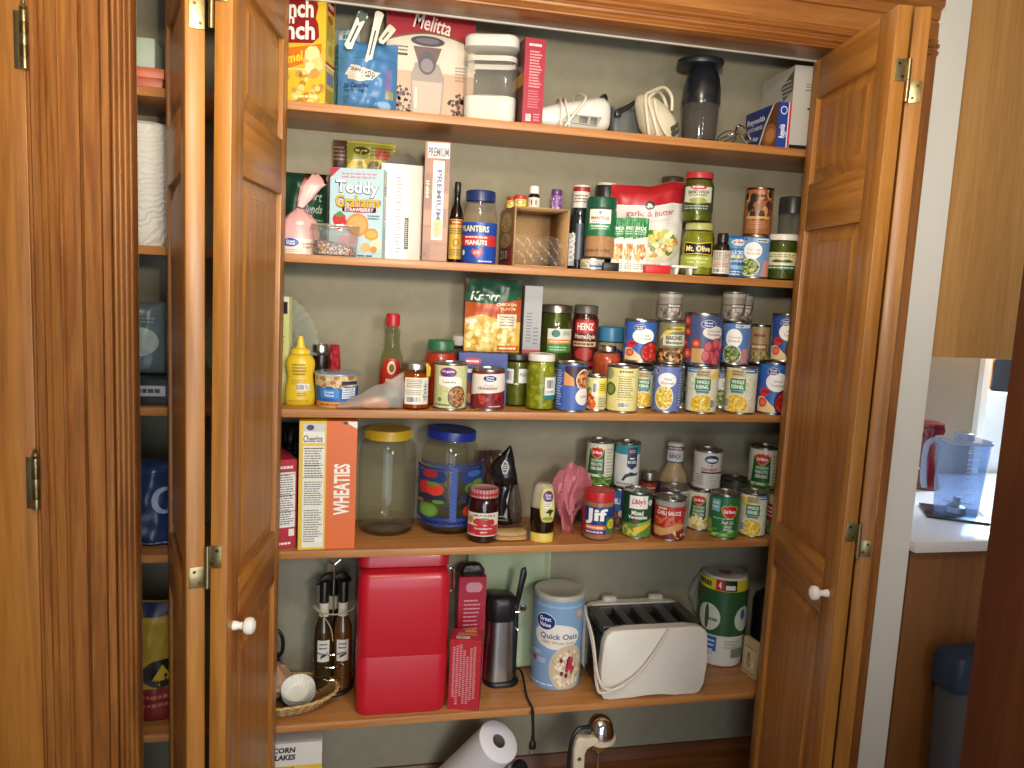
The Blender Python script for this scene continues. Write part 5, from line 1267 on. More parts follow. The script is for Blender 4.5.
gv_logo(A, .1, .82, .42).text('WHOLE', .05, .635, .5, .045, '#5a4a48').text('CRANBERRY', -.02, .55, 1.25, .075, '#8c2630', .02).ell(-.25, .27, .42, .15, '#6b1a1c').speck(-.25, .27, .36, .12, 12, ('#9c2c2c', '#b54a40'), .12, asp=.42).ell(.55, .30, .36, .12, '#8a2020').speck(.55, .3, .3, .1, 14, ('#b03434', '#6b1616'), .1, asp=.42).lines(.1, .03, .9, .10, 1, '#e6c9c0')
can(F_, 'dark red cranberry can with a white banner on its label', A, '#7d1f26', G3)

# blue pasta box, noodle bag standing on it, grey carton behind
F_ = span(457, .098, 505.5, .092, 353, Z3)
A = Art().rect(0, 0, 1, 1, '#2f3f86').rr(.12, .78, .46, .90, '#c03a40', .5).lines(0.150, 0.810, 0.430, 0.870, 1, '#f0e0dc', .6).lines(0.175, 0.600, 0.925, 0.720, 1, '#e8e6f2', .6).blob(.2, .3, .2, .18, '#8a3a2a', 3).blob(.3, .15, .18, .1, '#c98a4a', 5)
pb = carton(F_, .06, 'blue box behind the pea and cranberry cans under the noodle bag', 'box', '#2f3f86', {'F': A}, None, 'pasta_box'); PB = F_
zb = Z3+F_.h+.0005
F_ = span(464, .120, 520, .114, 279, zb)
A = Art().rect(0, 0, 1, 1, '#b8562c').rect(0, .80, 1, 1, '#1c4634').poly([(0, .68), (0, .80), (1, .86), (1, .74), (.5, .66)], '#23553c').text('Knorr', .34, .765, .52, .125, '#f0efe2', .03, shear=.25).text('CHICKEN', .72, .66, .36, .04, '#f0d9b0', .03).text('FLAVOR', .76, .60, .28, .035, '#f0d9b0', .03)
A.poly([(0, 0), (0, .46), (.3, .52), (.62, .44), (1, .42), (1, 0)], '#d9b256').speck(.45, .22, .44, .20, 90, ('#f0d68a', '#c99a3c', '#e8c46a', '#f7e6ae'), .045, asp=.9, rect=True).rect(.56, .34, .92, .53, '#e6dcc6').lines(.6, .36, .9, .51, 4, '#7d7462').rect(.58, .02, .98, .10, '#cf6a2c').lines(.62, .03, .95, .09, 1, '#f4e6c8').ell(.12, .42, .10, .04, '#e9e2d8')
pack('noodle_bag', 'orange and green noodle bag standing on the blue box', 'bag', F_, .035, [mat('#b8562c', rough=.18, bump=.1, bscale=30)], A, crinkle=.003, seed=61)
F_ = span(519.5, .150, 537, .145, 285.5, Z3)
A = Art().rect(0, 0, 1, 1, '#9a9a9c').lines(.15, .52, .5, .78, 10, '#56565c', .4).lines(.55, .50, .85, .66, 5, '#6a6a70', .4).rect(0, .36, 1, .46, '#b02c30')
carton(F_, .06, 'tall narrow grey carton beside the noodle bag', 'box', '#9a9a9c', {'F': A}, None, 'tea_box')

# dark green jar, pickle slices jar
F_ = fit(503.5, 527, 352, Z3, y=.085)
A = Art().rect(-1.2, .05, -.25, .92, '#dfe4da').bars(-1.0, .15, -.4, .85).rect(.15, .1, .95, .95, '#dfe4da').text('PICKLE', .55, .6, .6, .2, '#2b5a40', .02).ell(0, -.02, .2, .14, '#e3b0a8')
jar(F_, 'dark green jar with two white labels beside the open pickle jar', 'jar', [(.9, 0), (1, .03), (1, .80), (.92, .88)], (.96, .88, 1.0, '#2e3330'), (.84, PK2), A, (.42, .74, -1.3, 1.3), None, PG, None, 'pickle_jar')
F_ = fit(524.5, 553.5, 352, Z3, y=.024)
A = Art().rect(.30, 0, 1.4, 1, '#e2e6e0').bars(.45, .45, 1.1, .92).lines(.42, .28, 1.2, .4, 2, '#6a706a').rect(.30, 0, 1.4, .20, '#2f7a78')
jar(F_, 'pickle slice jar with a plain white lid', 'jar', JP[:-1]+[(.88, .88)], (.92, .87, 1.0, '#dcd8cf'), (.86, PK), A, (.20, .60, .30, 1.45), None, PG, None, 'pickle_jar',
    extra=lambda t, R, H: [(lambda b, a, z, s: (lathe(b, [(0, -.003), (s*.9, -.003), (s, 0), (s*.9, .003), (0, .003)], 18, M=Matrix.Translation((math.sin(a)*(R-.0045), -math.cos(a)*(R-.0045), z*H)) @ Matrix.Rotation(a, 4, 'Z') @ Matrix.Rotation(PI/2+.18*math.sin(z*40), 4, 'X')), obj('pickle_slice', b, mat('#a3a336', rough=.35, bump=.3, bscale=120, var=.2), t)))(BM(), a, z, s) for a, z, s in ((-.55, .76, .0085), (.15, .79, .0085), (.75, .74, .008), (-.15, .62, .008), (-.8, .55, .008), (.5, .60, .0075), (-.45, .42, .008), (.1, .45, .008), (-.75, .28, .008), (-.15, .24, .0085), (.35, .12, .008), (-.5, .11, .008), (.7, .16, .0075))])

# low cans that carry the back row of jars
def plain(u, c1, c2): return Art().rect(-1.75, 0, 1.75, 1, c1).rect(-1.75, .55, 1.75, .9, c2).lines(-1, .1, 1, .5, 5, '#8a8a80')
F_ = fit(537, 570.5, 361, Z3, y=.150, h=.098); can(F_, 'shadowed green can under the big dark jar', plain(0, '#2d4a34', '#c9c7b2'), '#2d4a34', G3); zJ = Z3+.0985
F_ = fit(537, 569.5, 304, zJ, y=.152)
A = Art().rect(-.45, 0, 1.25, 1, '#d8d9cc').rect(-.45, 0, 1.25, .36, '#3f8a46').rect(-.45, .36, 1.25, .55, '#d98a34').ell(.05, .80, .26, .16, '#2f6a58').lines(-.3, .42, 1.1, .5, 1, '#f2e2c0', .7).lines(-.3, .06, .9, .28, 2, '#b9d8b4', .5).lines(.5, .72, 1.1, .92, 3, '#6a7a66')
jar(F_, 'big dark jar with a green and orange label standing high at the back', 'jar', JP[:-1]+[(.90, .88)], (.96, .87, 1.0, mat('#8a877c', rough=.3, metal=.9)), (.86, mat('#3c4422', rough=.3, bump=.3, bscale=50, var=.3)), A, (.24, .62, -.45, 1.3), None, PG, None, 'pickle_jar')
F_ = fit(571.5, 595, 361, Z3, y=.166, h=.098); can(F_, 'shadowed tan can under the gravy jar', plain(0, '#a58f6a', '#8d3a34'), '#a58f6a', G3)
F_ = fit(570.5, 595.5, 304.5, zJ, y=.164)
GRV = mat('#3b1a12', rough=.2, coat=.3)
A = Art().rect(-1.6, 0, 1.6, 1, '#5d1a1c').rect(-1.6, .0, 1.6, .10, '#b02a38').rr(-.85, .70, .85, .98, '#b8303a', .4).text('HEINZ', 0, .84, 1.3, .15, '#f4ead9', .03).text('HomeStyle', 0, .62, 1.7, .13, '#efe2cc', .02, shear=.2).rect(-1.0, .42, 1.0, .52, '#d0b890').lines(-.9, .43, .9, .51, 1, '#6a3a24', .6).blob(0, .26, .75, .13, '#a8342a', 3)
jar(F_, 'gravy jar with dark lid and maroon label standing beside the big dark jar', 'jar', [(.92, 0), (1, .03), (1, .80), (.9, .87)], (.94, .86, 1.0, '#5a5650'), (.85, GRV), A, (.02, .78), P('#5d1a1c'), GLASS, None, 'gravy_jar')
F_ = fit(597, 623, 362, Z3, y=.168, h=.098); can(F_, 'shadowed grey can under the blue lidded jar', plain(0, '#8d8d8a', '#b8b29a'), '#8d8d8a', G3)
F_ = fit(596.5, 622.5, 326, zJ, y=.168)
A = Art().rect(-1.6, 0, 1.6, 1, '#a39878').poly([(.3, .2), (1.0, .1), (1.2, .6), (.5, .8)], '#2e3462').lines(-1, .3, .2, .8, 3, '#6d6450')
jar(F_, 'jar with a wide blue lid behind the tomato can', 'jar', [(.94, 0), (1, .04), (1, .60), (.96, .66)], (1.02, .64, 1.0, '#3f7fa8'), (.62, mat('#a08a62')), A, (.05, .6), P('#a39878'), GLASS, None, 'spread_jar')
F_ = fit(592, 619, 377, Z3, y=.088, h=.083)
A = Art().rect(-1.75, 0, 1.75, 1, '#d8d6cb').poly([(-1.2, .2), (-1.0, .9), (-.3, 1), (-.2, .4)], '#c9683c').ell(-.6, .62, .3, .16, '#e0c04a'); gv_logo(A, .1, .78, .4)
can(F_, 'low white labelled can under the orange sauce jar', A, '#d8d6cb', G3); zb = Z3+.0835
F_ = fit(591.5, 620.5, 344.5, zb, y=.088)
jar(F_, 'orange red sauce jar with a narrow metal lid on a low can', 'jar', [(.90, 0), (1, .06), (1, .60), (.85, .76), (.55, .84), (.52, .86)], (.60, .82, 1.0, METAL), (.76, mat('#b04a2c', rough=.25, bump=.2, bscale=90, var=.2)), None, None, None, GLASS, None, 'sauce_jar')

# front row of cans
F_ = fit(554, 586, 360, Z3, y=.004)
A = Art().rect(-1.75, 0, 1.75, 1, '#4a68b4').rect(-1.75, .05, -.55, .95, '#3a56a2').lines(-1.3, .08, -.62, .9, 14, '#b9c7e6').poly([(-.5, .98), (1.6, .98), (1.6, .55), (-.5, .55)], '#3b2a3c').poly([(-.5, .55), (-.5, .86), (.1, .72), (.2, .55)], '#d99a5c').ell(.85, .68, .58, .24, '#e9e2d4').ell(.85, .68, .52, .21, '#a8562c').speck(.85, .68, .47, .18, 50, ('#c98a52', '#7d3a1c', '#dba56c'), .075, asp=.42).ell(.82, .30, .55, .19, '#ece9e2').text('Chili', .9, .30, .55, .06, '#7a2c2c', .01)
can(F_, 'blue bean can with a bowl of red beans on its label', A, '#4a68b4', G3)
F_ = fit(585, 605, 373.5, Z3, y=.024)
A = Art().rect(-1.75, 0, 1.75, 1, '#e6dd8c').rect(-.2, .5, 1.4, .9, '#e8d23c').rect(-.4, .40, .2, .92, '#e8e4d0').bars(-.35, .5, .05, .85).rect(.2, 0, 1.4, .42, '#cfc6a0').lines(.3, .06, 1.2, .38, 4, '#7a7250').ell(-.7, .28, .5, .2, '#c8452c').ell(-.4, .16, .45, .16, '#d9663c').ell(-.75, .58, .3, .12, '#6a8a3a').speck(-.6, .4, .5, .25, 12, ('#e8b03c', '#b5342c'), .12, asp=.45).lines(.3, .58, 1.1, .84, 4, '#8a7a1c')
can(F_, 'short yellow soup can with tomatoes pictured on it', A, '#e6dd8c', G3, R=F_.r, H=F_.h)
F_ = fit(605, 636.5, 363, Z3, y=.001)
A = Art().rect(-1.75, 0, 1.75, 1, '#e2d68a').rect(-.35, .05, .85, .97, '#e6dc9a').lines(-.25, .88, .75, .96, 1, '#6b6234', .5).rect(-.35, .80, .85, .81, '#5a5230').lines(-.28, .30, .8, .78, 9, '#7a7040', .4).rect(-.35, .26, .85, .265, '#5a5230').bars(-.2, .08, .5, .20).ell(-.85, .50, .42, .16, '#3f5a34').ell(-.85, .5, .30, .11, '#7a8a4a').ell(-1.0, .86, .4, .14, '#a3ad7a')
can(F_, 'plain yellow can with a printed nutrition panel', A, '#e2d68a', G3); CY = F_
F_ = fit(627, 653, 366, Z3, y=.082); F_.r = .0345
can(F_, 'corn can half hidden behind the plain yellow can', a_corn(-1), '#ece6cf', G3, spin=.35); CA = F_
F_ = fit(650.5, 679, 362, Z3, y=.012)
A = a_gv(('Whole', 'Kernel'), ('x', '#e0b92e', ('#f4dc5a', '#c9971c', '#f8ea9a'), 60, .075), (-.15, .30), (.60, .25), lambda A: A.rect(.9, .05, 1.7, .95, '#4a5f9c').lines(.95, .1, 1.5, .9, 12, '#b9c4de'), '#5a5a66', '#6f82c0', (-.0, .70, .68, .17), (-.95, .9))
can(F_, 'lilac blue can with yellow corn in a white ring', A, '#6f82c0', G3); CB = F_
F_ = fit(670, 690, 364, Z3, y=.095)
A = Art().rect(-1.75, 0, 1.75, 1, '#26241f').speck(0, .4, 1.5, .38, 30, ('#d8d4c4', '#4a463a', '#8a8470'), .2, asp=.45, rect=True)
F_.r = .032; can(F_, 'black and white patterned can in the gap behind the kernel corn', A, '#26241f', G3)
F_ = fit(684, 715.5, 363.5, Z3, y=.006)
can(F_, 'whole kernel corn can under the big plum tomato can', a_corn(1), '#ece6cf', G3, spin=-.1); CC = F_
F_ = fit(707, 733, 366, Z3, y=.098); F_.r = .034
A = a_gv(('Green', 'Peas'), ('x', '#6a8a3c', ('#8aa84a', '#4f6f2a', '#b8c87a'), 40, .1), (.0, .25), (.6, .22), None, '#3b5a3b', '#3f74b0')
can(F_, 'blue vegetable can in the gap between the two kernel corn cans', A, '#3f74b0', G3); CD = F_
F_ = fit(722.5, 754, 363.5, Z3, y=.006)
can(F_, 'whole kernel corn can next to the bright red tomato can', a_corn(-1), '#ece6cf', G3, spin=-.05); CE = F_
F_ = fit(755, 786, 360, Z3, y=.006)
can(F_, 'tomato can at the shelf end beside the kernel corn', a_gv(('Diced', 'Tomatoes'), TOM, (1.0, .22), (.78, .26), tom_extra, '#7d2a34'), '#3565b8', G3); CG = F_
F_ = fit(746, 776, 362, Z3, y=.100); F_.r = .037
can(F_, 'blue topped can behind the kernel corn at the shelf end', a_gv(('Diced', 'Tomatoes'), TOM, (.3, .25), (.7, .25), tom_extra), '#3565b8', G3); CH = F_

# second storey
def on(c, F_, dy=0.0):
    return c.z+c.h+.0004
F_ = fit(622, 654.5, 318.5, max(CA.z+CA.h, CY.z+CY.h, CB.z+CB.h)+.0004, y=.036)
can(F_, 'tomato can stacked on the corn beside the plain yellow can', a_gv(('Diced', 'Tomatoes'), TOM, (.85, .22), (.72, .26), tom_extra, '#7d2a34'), '#3565b8', G3)
zt = CB.z+CB.h+.0004
F_ = fit(655.5, 683, 319.5, zt, y=.020)
A = Art().rect(-1.75, 0, 1.75, 1, '#7d7a56').poly([(-1.0, .56), (-.5, .78), (.1, .90), (1.2, .92), (1.2, .80), (.1, .78), (-.4, .66)], '#d8c04a').lines(-.3, .80, .9, .89, 1, '#7a5c1c', .6).rect(-.6, .42, 1.3, .70, '#d6d2bf').text('SEASONED', .25, .62, 1.3, .11, '#2a2820', .04).text('Blackeyes', .28, .49, 1.3, .10, '#2a2820', .03).rect(-1.75, 0, 1.75, .34, '#5d4322').speck(0, .18, 1.3, .16, 70, ('#b98a52', '#8a5c2c', '#d6b078', '#4a2f18'), .13, asp=.42, rect=True).ell(.05, .33, .6, .05, '#6a4a26')
can(F_, 'olive brown black-eyed pea can under a small silver can', A, '#7d7a56', G3); CK = F_
SIL = mat('#8f8a80', rough=.35, metal=.7)
def smallart(): return Art().rect(-1.75, 0, 1.75, 1, '#8a847a').rect(-1.75, .52, 1.75, .56, '#4a4038').rect(-.2, .42, 1.2, .6, '#4c443c').lines(-.1, .45, 1.1, .58, 1, '#c9c2b6', .6).speck(.2, .22, 1.1, .18, 22, ('#4a4038', '#b3aca0', '#6a6056'), .17, asp=.5, rect=True).rect(-1.75, .86, 1.75, 1, '#a39d92')
F_ = fit(656.5, 681, 291.5, CK.z+CK.h+.0004, y=.026); can(F_, 'small silver can on the black-eyed pea can', smallart(), '#8a847a', G3, metal=SIL)
zt = CC.z+CC.h+.0004
F_ = fit(681, 719.5, 312.5, zt, y=.010)
A = Art().rect(-1.75, 0, 1.75, 1, '#46527e').ell(.62, .66, .62, .14, '#e2dfd6').text('Whole Peeled', .66, .69, .85, .045, '#4a4652').text('Tomatoes', .66, .62, .8, .055, '#8a2a30', .01); gv_logo(A, .28, .83, .40)
for u, v, s in ((-.95, .88, .30), (-.85, .66, .24), (-1.0, .42, .24), (-.8, .2, .34), (-.3, .42, .26)): A.ell(u, v, s, s*.40, '#a82e24').ell(u, v, s*.72, s*.28, '#cf5a44').ell(u, v, s*.3, s*.12, '#e9a088')
A.rect(-.5, .02, .2, .32, '#c49a62')
for u, v in ((.35, .35), (.75, .42), (.5, .15), (.9, .2), (.25, .16), (.75, .06), (1.05, .38)): A.ell(u, v, .24, .13, '#a83440').ell(u-.03, v+.02, .17, .09, '#c9606a')
can(F_, 'big dark blue plum tomato can standing on the kernel corn', A, '#46527e', G3); CL = F_
zt = CE.z+CE.h+.0004
F_ = fit(720, 748, 320.5, zt, y=.022)
A = a_gv(('Turnip', 'Greens'), ('x', '#6a7a34', ('#54702a', '#8a9a44', '#c9c98a', '#3a5a26'), 60, .08), (-.25, .22), (.60, .22), lambda A: A.poly([(.35, 0), (1.0, 0), (.95, .38), (.5, .36)], '#c98a8c').rect(1.0, .05, 1.7, .95, '#4f6fae').lines(1.02, .1, 1.6, .9, 12, '#b9c7e6'), '#a03a52', '#5a80bc', (-.18, .63, .60, .24), (-1.2, .9))
A.rect(-.1, .90, 1.0, .98, '#dcdcd8').bars(-.05, .905, .9, .975)
can(F_, 'turnip greens can on the kernel corn under a small silver can', A, '#5a80bc', G3); CM = F_
F_ = fit(721, 744, 291.5, CM.z+CM.h+.0004, y=.030); can(F_, 'small silver can on the turnip greens can', smallart(), '#8a847a', G3, metal=SIL)
F_ = fit(737, 748, 293.5, CM.z+CM.h+.0004, y=.085); F_.r = .0245
can(F_, 'small silver can mostly hidden behind its twin on the turnip greens', smallart(), '#8a847a', G3, metal=SIL)
F_ = fit(747.5, 768, 324, CH.z+CH.h+.0004, y=.105)
A = Art().rect(-1.75, 0, 1.75, 1, '#9a8c62').rect(-.9, .62, .9, .9, '#a8815a').lines(-0.600, 0.700, 0.600, 0.820, 1, '#5a3a24', .6).rect(-.8, .34, .8, .52, '#8a5c3c').lines(-.7, .37, .7, .5, 1, '#d8c090', .6).speck(0, .15, 1.2, .12, 24, ('#c9b070', '#7a6a3c'), .12, asp=.45, rect=True)
can(F_, 'narrow tan can between the turnip greens and the tomato can', A, '#9a8c62', G3)
F_ = fit(769, 797, 313.5, CG.z+CG.h+.0004, y=.020)
can(F_, 'dark blue tomato can topmost beside the pantry door', a_gv(('Diced', 'Tomatoes'), TOM, (.9, .22), (.75, .26), tom_extra, '#7d2a34', '#2c4a8c'), '#2c4a8c', G3)
# ================================================================== fourth shelf
G4 = 'canned goods on the fourth shelf'
NUT = '#3a3d42'
F_ = span(268, .010, 296, .030, 460, Z4)
A = Art().rect(0, 0, 1, 1, '#b02a3c').rect(.12, .24, .94, .86, '#e6e2de').lines(.22, .27, .90, .84, 22, NUT, .4).rect(.12, .835, .94, .84, NUT).rect(.12, .60, .94, .606, NUT).rect(.12, .42, .94, .426, NUT).lines(.25, .89, .9, .94, 1, '#f2dcdc', .6).rect(.72, .14, .92, .22, '#e6e2de').lines(0.150, 0.040, 0.850, 0.080, 1, '#f2e6e2', .6)
carton(F_, .17, 'red cereal box side with a white nutrition panel', 'box', '#b02a3c', {'F': A}, None, 'cereal_box')
F_ = span(297.5, .008, 324.5, .010, 421, Z4)
A = Art().rect(0, 0, 1, 1, '#dcb92c').rect(.14, .02, .93, .98, '#e3e0d2').rect(.14, .92, .93, .98, '#c9c7c2').ell(.40, .95, .14, .022, '#2a3358').text('Cheerios', .50, .865, .70, .055, '#4a3a1c', .015).rect(.14, .81, .93, .83, '#e0b93a').lines(.2, .57, .9, .80, 12, NUT, .4).rect(.16, .79, .9, .795, NUT).rect(.16, .66, .9, .664, NUT).rect(.16, .565, .9, .57, NUT).lines(.2, .35, .9, .54, 11, NUT, .35).lines(.2, .06, .9, .32, 14, '#5a5a58', .35).rect(.62, .06, .9, .10, '#efece2')
carton(F_, .20, 'tall yellow cereal box side with a pale nutrition panel', 'box', '#dcb92c', {'F': A}, None, 'cereal_box')
F_ = span(324, .010, 354.5, .010, 421, Z4)
A = Art().rect(0, 0, 1, 1, '#d9681c').text('WHEATIES', .53, .47, .52, .40, '#f4efe4', .03, rot=90).poly([(.55, 1), (1, 1), (1, .94)], '#e9e2dc').ell(.62, .985, .08, .012, '#2a3358')
B = Art().rect(0, 0, 1, 1, '#c85a16')
carton(F_, .17, 'tall orange cereal box with white vertical lettering', 'box', '#d9681c', {'F': A, 'R': B}, None, 'cereal_box')
F_ = span(272, .21, 299, .21, 424, Z4)
pack('dark_pouch', 'dark pouch standing behind the red cereal box', 'pouch', F_, .04, [mat('#1d1f22', rough=.3)], Art().lines(.5, .70, .9, .78, 2, '#7a7d82'), crinkle=.003, seed=71)

# gallon jars
GJ = [(.86, 0), (.95, .012), (.99, .04), (1, .10), (1, .70), (.985, .78), (.92, .855), (.82, .895), (.79, .91), (.79, .93)]
F_ = fit(357.5, 413.5, 422.5, Z4, y=.088)
def gal(t, R, H):
    bm = BM(); lathe(bm, [(0, .010), (R*.80, .008), (R*.93, .020), (R*.95, .03)], 40); obj('glass_floor', bm, clear('#e9ebe4', rough=.03, op=.03, name='thick_glass'), t)
AMB = Art()
for u, v in ((-.35, .5), (.05, .62), (.35, .42), (.75, .6), (-.7, .66)): AMB.blob(u, v, .20, .22, '#8a7a2c', int(u*10)+9, .35)
OLD = clear('#f4f4ee', rough=.03, op=.0, name='jar_glass')
jar(F_, 'large clear glass jar with a yellow lid beside the orange cereal box', 'jar', GJ, (.815, .905, 1.0, '#c9a524', True), None, None, None, None, OLD, 'large glass jars', 'storage_jar', extra=gal)
F_ = fit(419, 476, 424, Z4, y=.090)
def fruit(t, R, H):
    gal(t, R, H)
    BL = '#24408c'; A = Art()
    chk = []
    for i in range(44):
        for j in (0, 1): 
            if (i+j) % 2: chk.append((i, j))
    for i, j in chk:
        A.rect(-1.7+.0773*i, .945-.025*j, -1.7+.0773*(i+1), .97-.025*j, BL).rect(-1.7+.0773*i, .03+.025*j, -1.7+.0773*(i+1), .055+.025*j, BL)
    A.rect(-1.75, .0, 1.75, .03, BL).rect(-1.75, .055+.025, 1.75, .13, BL).rect(-1.75, .86, 1.75, .90, BL)
    for u in (-1.18, .13, 1.3):
        A.rect(u-.10, .08, u+.10, .92, '#3557a8')
        for k in range(26): A.rect(u-.10+(.10 if k % 2 else 0), .09+.032*k, u+(.10 if k % 2 else 0), .122+.032*k, BL)
    for u in (-.55, .75):
        A.rr(u-.46, .68, u+.46, .86, '#23376e', .4).rr(u-.46, .36, u+.46, .50, '#2c2c44', .4)
    RD, GN, OR = '#b5302a', '#5a8a34', '#c8562a'
    A.ell(-.60, .81, .26, .07, '#9c2a34').ell(-.72, .60, .27, .10, RD).ell(-.42, .58, .27, .10, '#c8402e').ell(-.48, .66, .2, .03, GN).ell(.92, .65, .24, .08, GN).ell(.68, .60, .24, .08, '#4f7d30').ell(.75, .82, .25, .05, '#355f9c')
    A.ell(-.62, .25, .32, .11, GN).ell(-.62, .24, .23, .08, '#6f9c42').ell(.72, .25, .32, .11, RD).ell(.72, .24, .23, .085, OR).rect(-.64, .35, -.58, .41, '#5a3a20').rect(.70, .35, .76, .41, '#5a3a20').ell(-.3, .39, .18, .03, GN).ell(.95, .40, .2, .03, GN).ell(-.9, .39, .15, .025, '#8a6a30')
    ms = []; rr = prof_r([(a*R, b*H) for a, b in GJ]); bm = BM(); imprint(bm, ms, A, cyl_surf(lambda z: rr(z)+.0004, .10*H, .74*H), (-1.75, 0, 1.75, 1), du=.16)
    obj('painted_fruit', bm, ms, t, recalc=False)['label'] = 'painted fruit band in blue frames'
t = jar(F_, 'large glass jar painted with fruit and blue checks under a blue lid', 'jar', GJ, (.84, .905, 1.0, '#1c2f8c', True), None, None, None, None, OLD, 'large glass jars', 'storage_jar', extra=fruit)
for ch in t.children:
    if ch.name.startswith('lid'): ch.rotation_euler = (0, math.radians(3.5), 0); ch.location = (-F_.h*.9*math.sin(math.radians(3.5)), 0, .004)

# jam jar
F_ = fit(466, 497.5, 483, Z4, y=.022)
A = Art().rect(-1.2, 0, 1.2, 1, '#e6dcc9').rect(-1.1, .04, 1.1, .46, '#b8303a').text("SMUCKER'S", .05, .86, 1.5, .10, '#4a5a3a', .02, arc=.04).blob(-.2, .62, .42, .16, '#c23a3c', 3).blob(.45, .60, .36, .15, '#b52f38', 4).blob(-.85, .7, .22, .16, '#c9964c', 5).ell(.1, .76, .3, .04, '#5f8a4a').text('Strawberry', .05, .33, 1.15, .11, '#f4eadc', .02).text('Jam', .08, .18, .42, .10, '#f4eadc', .02).lines(-.9, .06, -.4, .11, 1, '#e9cfc4')
def gingham(): 
    A = Art().rect(-1.75, 0, 1.75, 1, '#c9a8a4')
    for k in range(16): A.rect(-1.7+.22*k, 0, -1.59+.22*k, 1, '#b8545c')
    return A.rect(-1.75, .3, 1.75, .6, '#a8303c')
jar(F_, 'dark strawberry jam jar with a red gingham lid', 'jar', [(.90, 0), (.98, .015), (1, .05), (1, .70), (.96, .78), (.84, .85)], (.92, .85, 1.0, '#c08a86'), (.82, mat('#2c0a0c', rough=.12, coat=.4)), A, (.14, .58, -1.15, 1.15), None, GLASS, None, 'jam_jar', lidart=gingham())

# black foil bag and the roll pack below it
a, b = at_z(493, 540, Z4), at_z(528, 541, Z4); w = (b-a).length
t = thing('bread_pack', 'clear wrapped pack of tan rolls under the black coffee bag', 'bread', ((a.x+b.x)/2, .052, Z4+.0005), 0)
BRD = mat('#d6b274', rough=.8, bump=.3, bscale=60, var=.15)
for k in range(2):
    bm = BM(); loft(bm, [[(-w*.46+w*.92*i/8, math.cos(2*PI*q/14)*.026*s, .0135+.026*0+.0125*k*0+math.sin(2*PI*q/14)*.0065*s+.013*k-.006) for q in range(14)] for i, s in ((0, .4), (.4, .85), (1.2, 1), (4, 1.05), (6.8, 1), (7.6, .85), (8, .4))]); obj('roll', bm, BRD, t)
bm = BM(); R_ = random.Random(4); loft(bm, [[(-w*.52+w*1.04*i/8, math.cos(2*PI*q/16)*.030*(1+R_.uniform(-.08, .08)), max(.0002, .0155+math.sin(2*PI*q/16)*.0155*(1+R_.uniform(-.1, .1)))) for q in range(16)] for i in range(9)]); obj('wrapper', bm, clear('#f4efe2', rough=.1, op=.03, name='bread_wrap'), t, sharp=180)
F_ = span(486, .085, 527, .060, 456, Z4+.032)
t = thing('coffee_bag', 'black and clear foil bag folded to a point on the roll pack', 'bag', (F_.m.x, F_.m.y+.012, Z4+.032), F_.rz)
w, h = F_.w, F_.h
FOIL = mat('#141416', rough=.22, coat=.3, bump=.3, bscale=45, name='black_foil')
bm = BM()
def strip(pts, ythick, seed):
    R_ = random.Random(seed); rings = []
    for (xl, xr, z, y) in pts:
        n = 6
        fr = [(xl+(xr-xl)*i/n, y-ythick*math.sin(PI*i/n)+.0015*R_.uniform(-1, 1), z) for i in range(n+1)]
        bk = [(xl+(xr-xl)*i/n, y+ythick*.5*math.sin(PI*i/n)+.001, z) for i in range(n, -1, -1)]
        rings.append(fr+bk)
    return rings
loft(bm, strip([(-.028, .020, 0, 0), (-.032, .012, .02, 0), (-.034, .006, .05, -.004), (-.030, .010, .09, -.010), (-.034, .022, .115, -.006)], .016, 1), 0)
loft(bm, strip([(-.036, .026, .112, -.020), (-.044, .024, .135, -.020), (-.046, .018, .158, -.018), (-.030, .014, .180, -.014), (-.010, .009, .200, -.010), (.0, .004, .212, -.008)], .010, 2), 0)
ms = [FOIL]
imprint(bm, ms, Art().poly([(.38, .55), (.50, .72), (.62, .66), (.68, .52), (.60, .36), (.46, .36)], '#b9b6ae').poly([(.42, .54), (.51, .67), (.60, .62), (.63, .52), (.57, .40), (.48, .40)], '#55534e').lines(0.310, 0.810, 0.370, 0.870, 1, '#cfcac0', .6).lines(.44, .45, .62, .60, 3, '#cfcac0'), lambda u, v, o: Vector((-.046+.072*u, -.030-o-.006*math.sin(PI*u), .105+.105*v)), off0=.001)
imprint(bm, ms, Art().poly([(.55, .95), (.95, 1.0), (.80, .45)], '#a9a69f').poly([(.60, .16), (.8, .40), (.85, .1)], '#8a877f').lines(.1, .55, .5, .8, 2, '#6a675f').rect(.1, .06, .9, .10, '#5a4a1c').lines(.15, .14, .6, .2, 1, '#8a857a'), lambda u, v, o: Vector((-.034+.045*u, -.0165-o, .006+.108*v)), off0=.001)
obj('foil', bm, ms, t, sharp=60, recalc=False)
bm = BM(); loft(bm, strip([(-.012, .040, .001, .014), (-.006, .042, .03, .014), (-.004, .036, .07, .014), (.0, .026, .115, .012)], .014, 3)); obj('clear_side', bm, clear('#cfc7bc', rough=.1, op=.12, body='#9a8a7c', name='bag_window'), t, sharp=180)
bm = BM(); loft(bm, strip([(-.008, .036, .003, .014), (-.004, .038, .018, .014), (.002, .034, .030, .014)], .010, 5)); obj('beans', bm, mat('#3a2a22', rough=.5, bump=.8, bscale=140, var=.4), t)
F_ = span(477, .195, 500, .195, 452, Z4)
pack('crumpled_bag', 'crumpled clear and brown bag behind the jam jar', 'bag', F_, .05, [clear('#d8ccc4', rough=.12, op=.3, body='#8a6a62', name='brown_clear_bag')], Art().poly([(.3, .3), (.9, .35), (.85, .7), (.4, .75)], '#6a4a44').rect(.55, .45, .9, .6, '#c9c0ba'), crinkle=.006, seed=81)

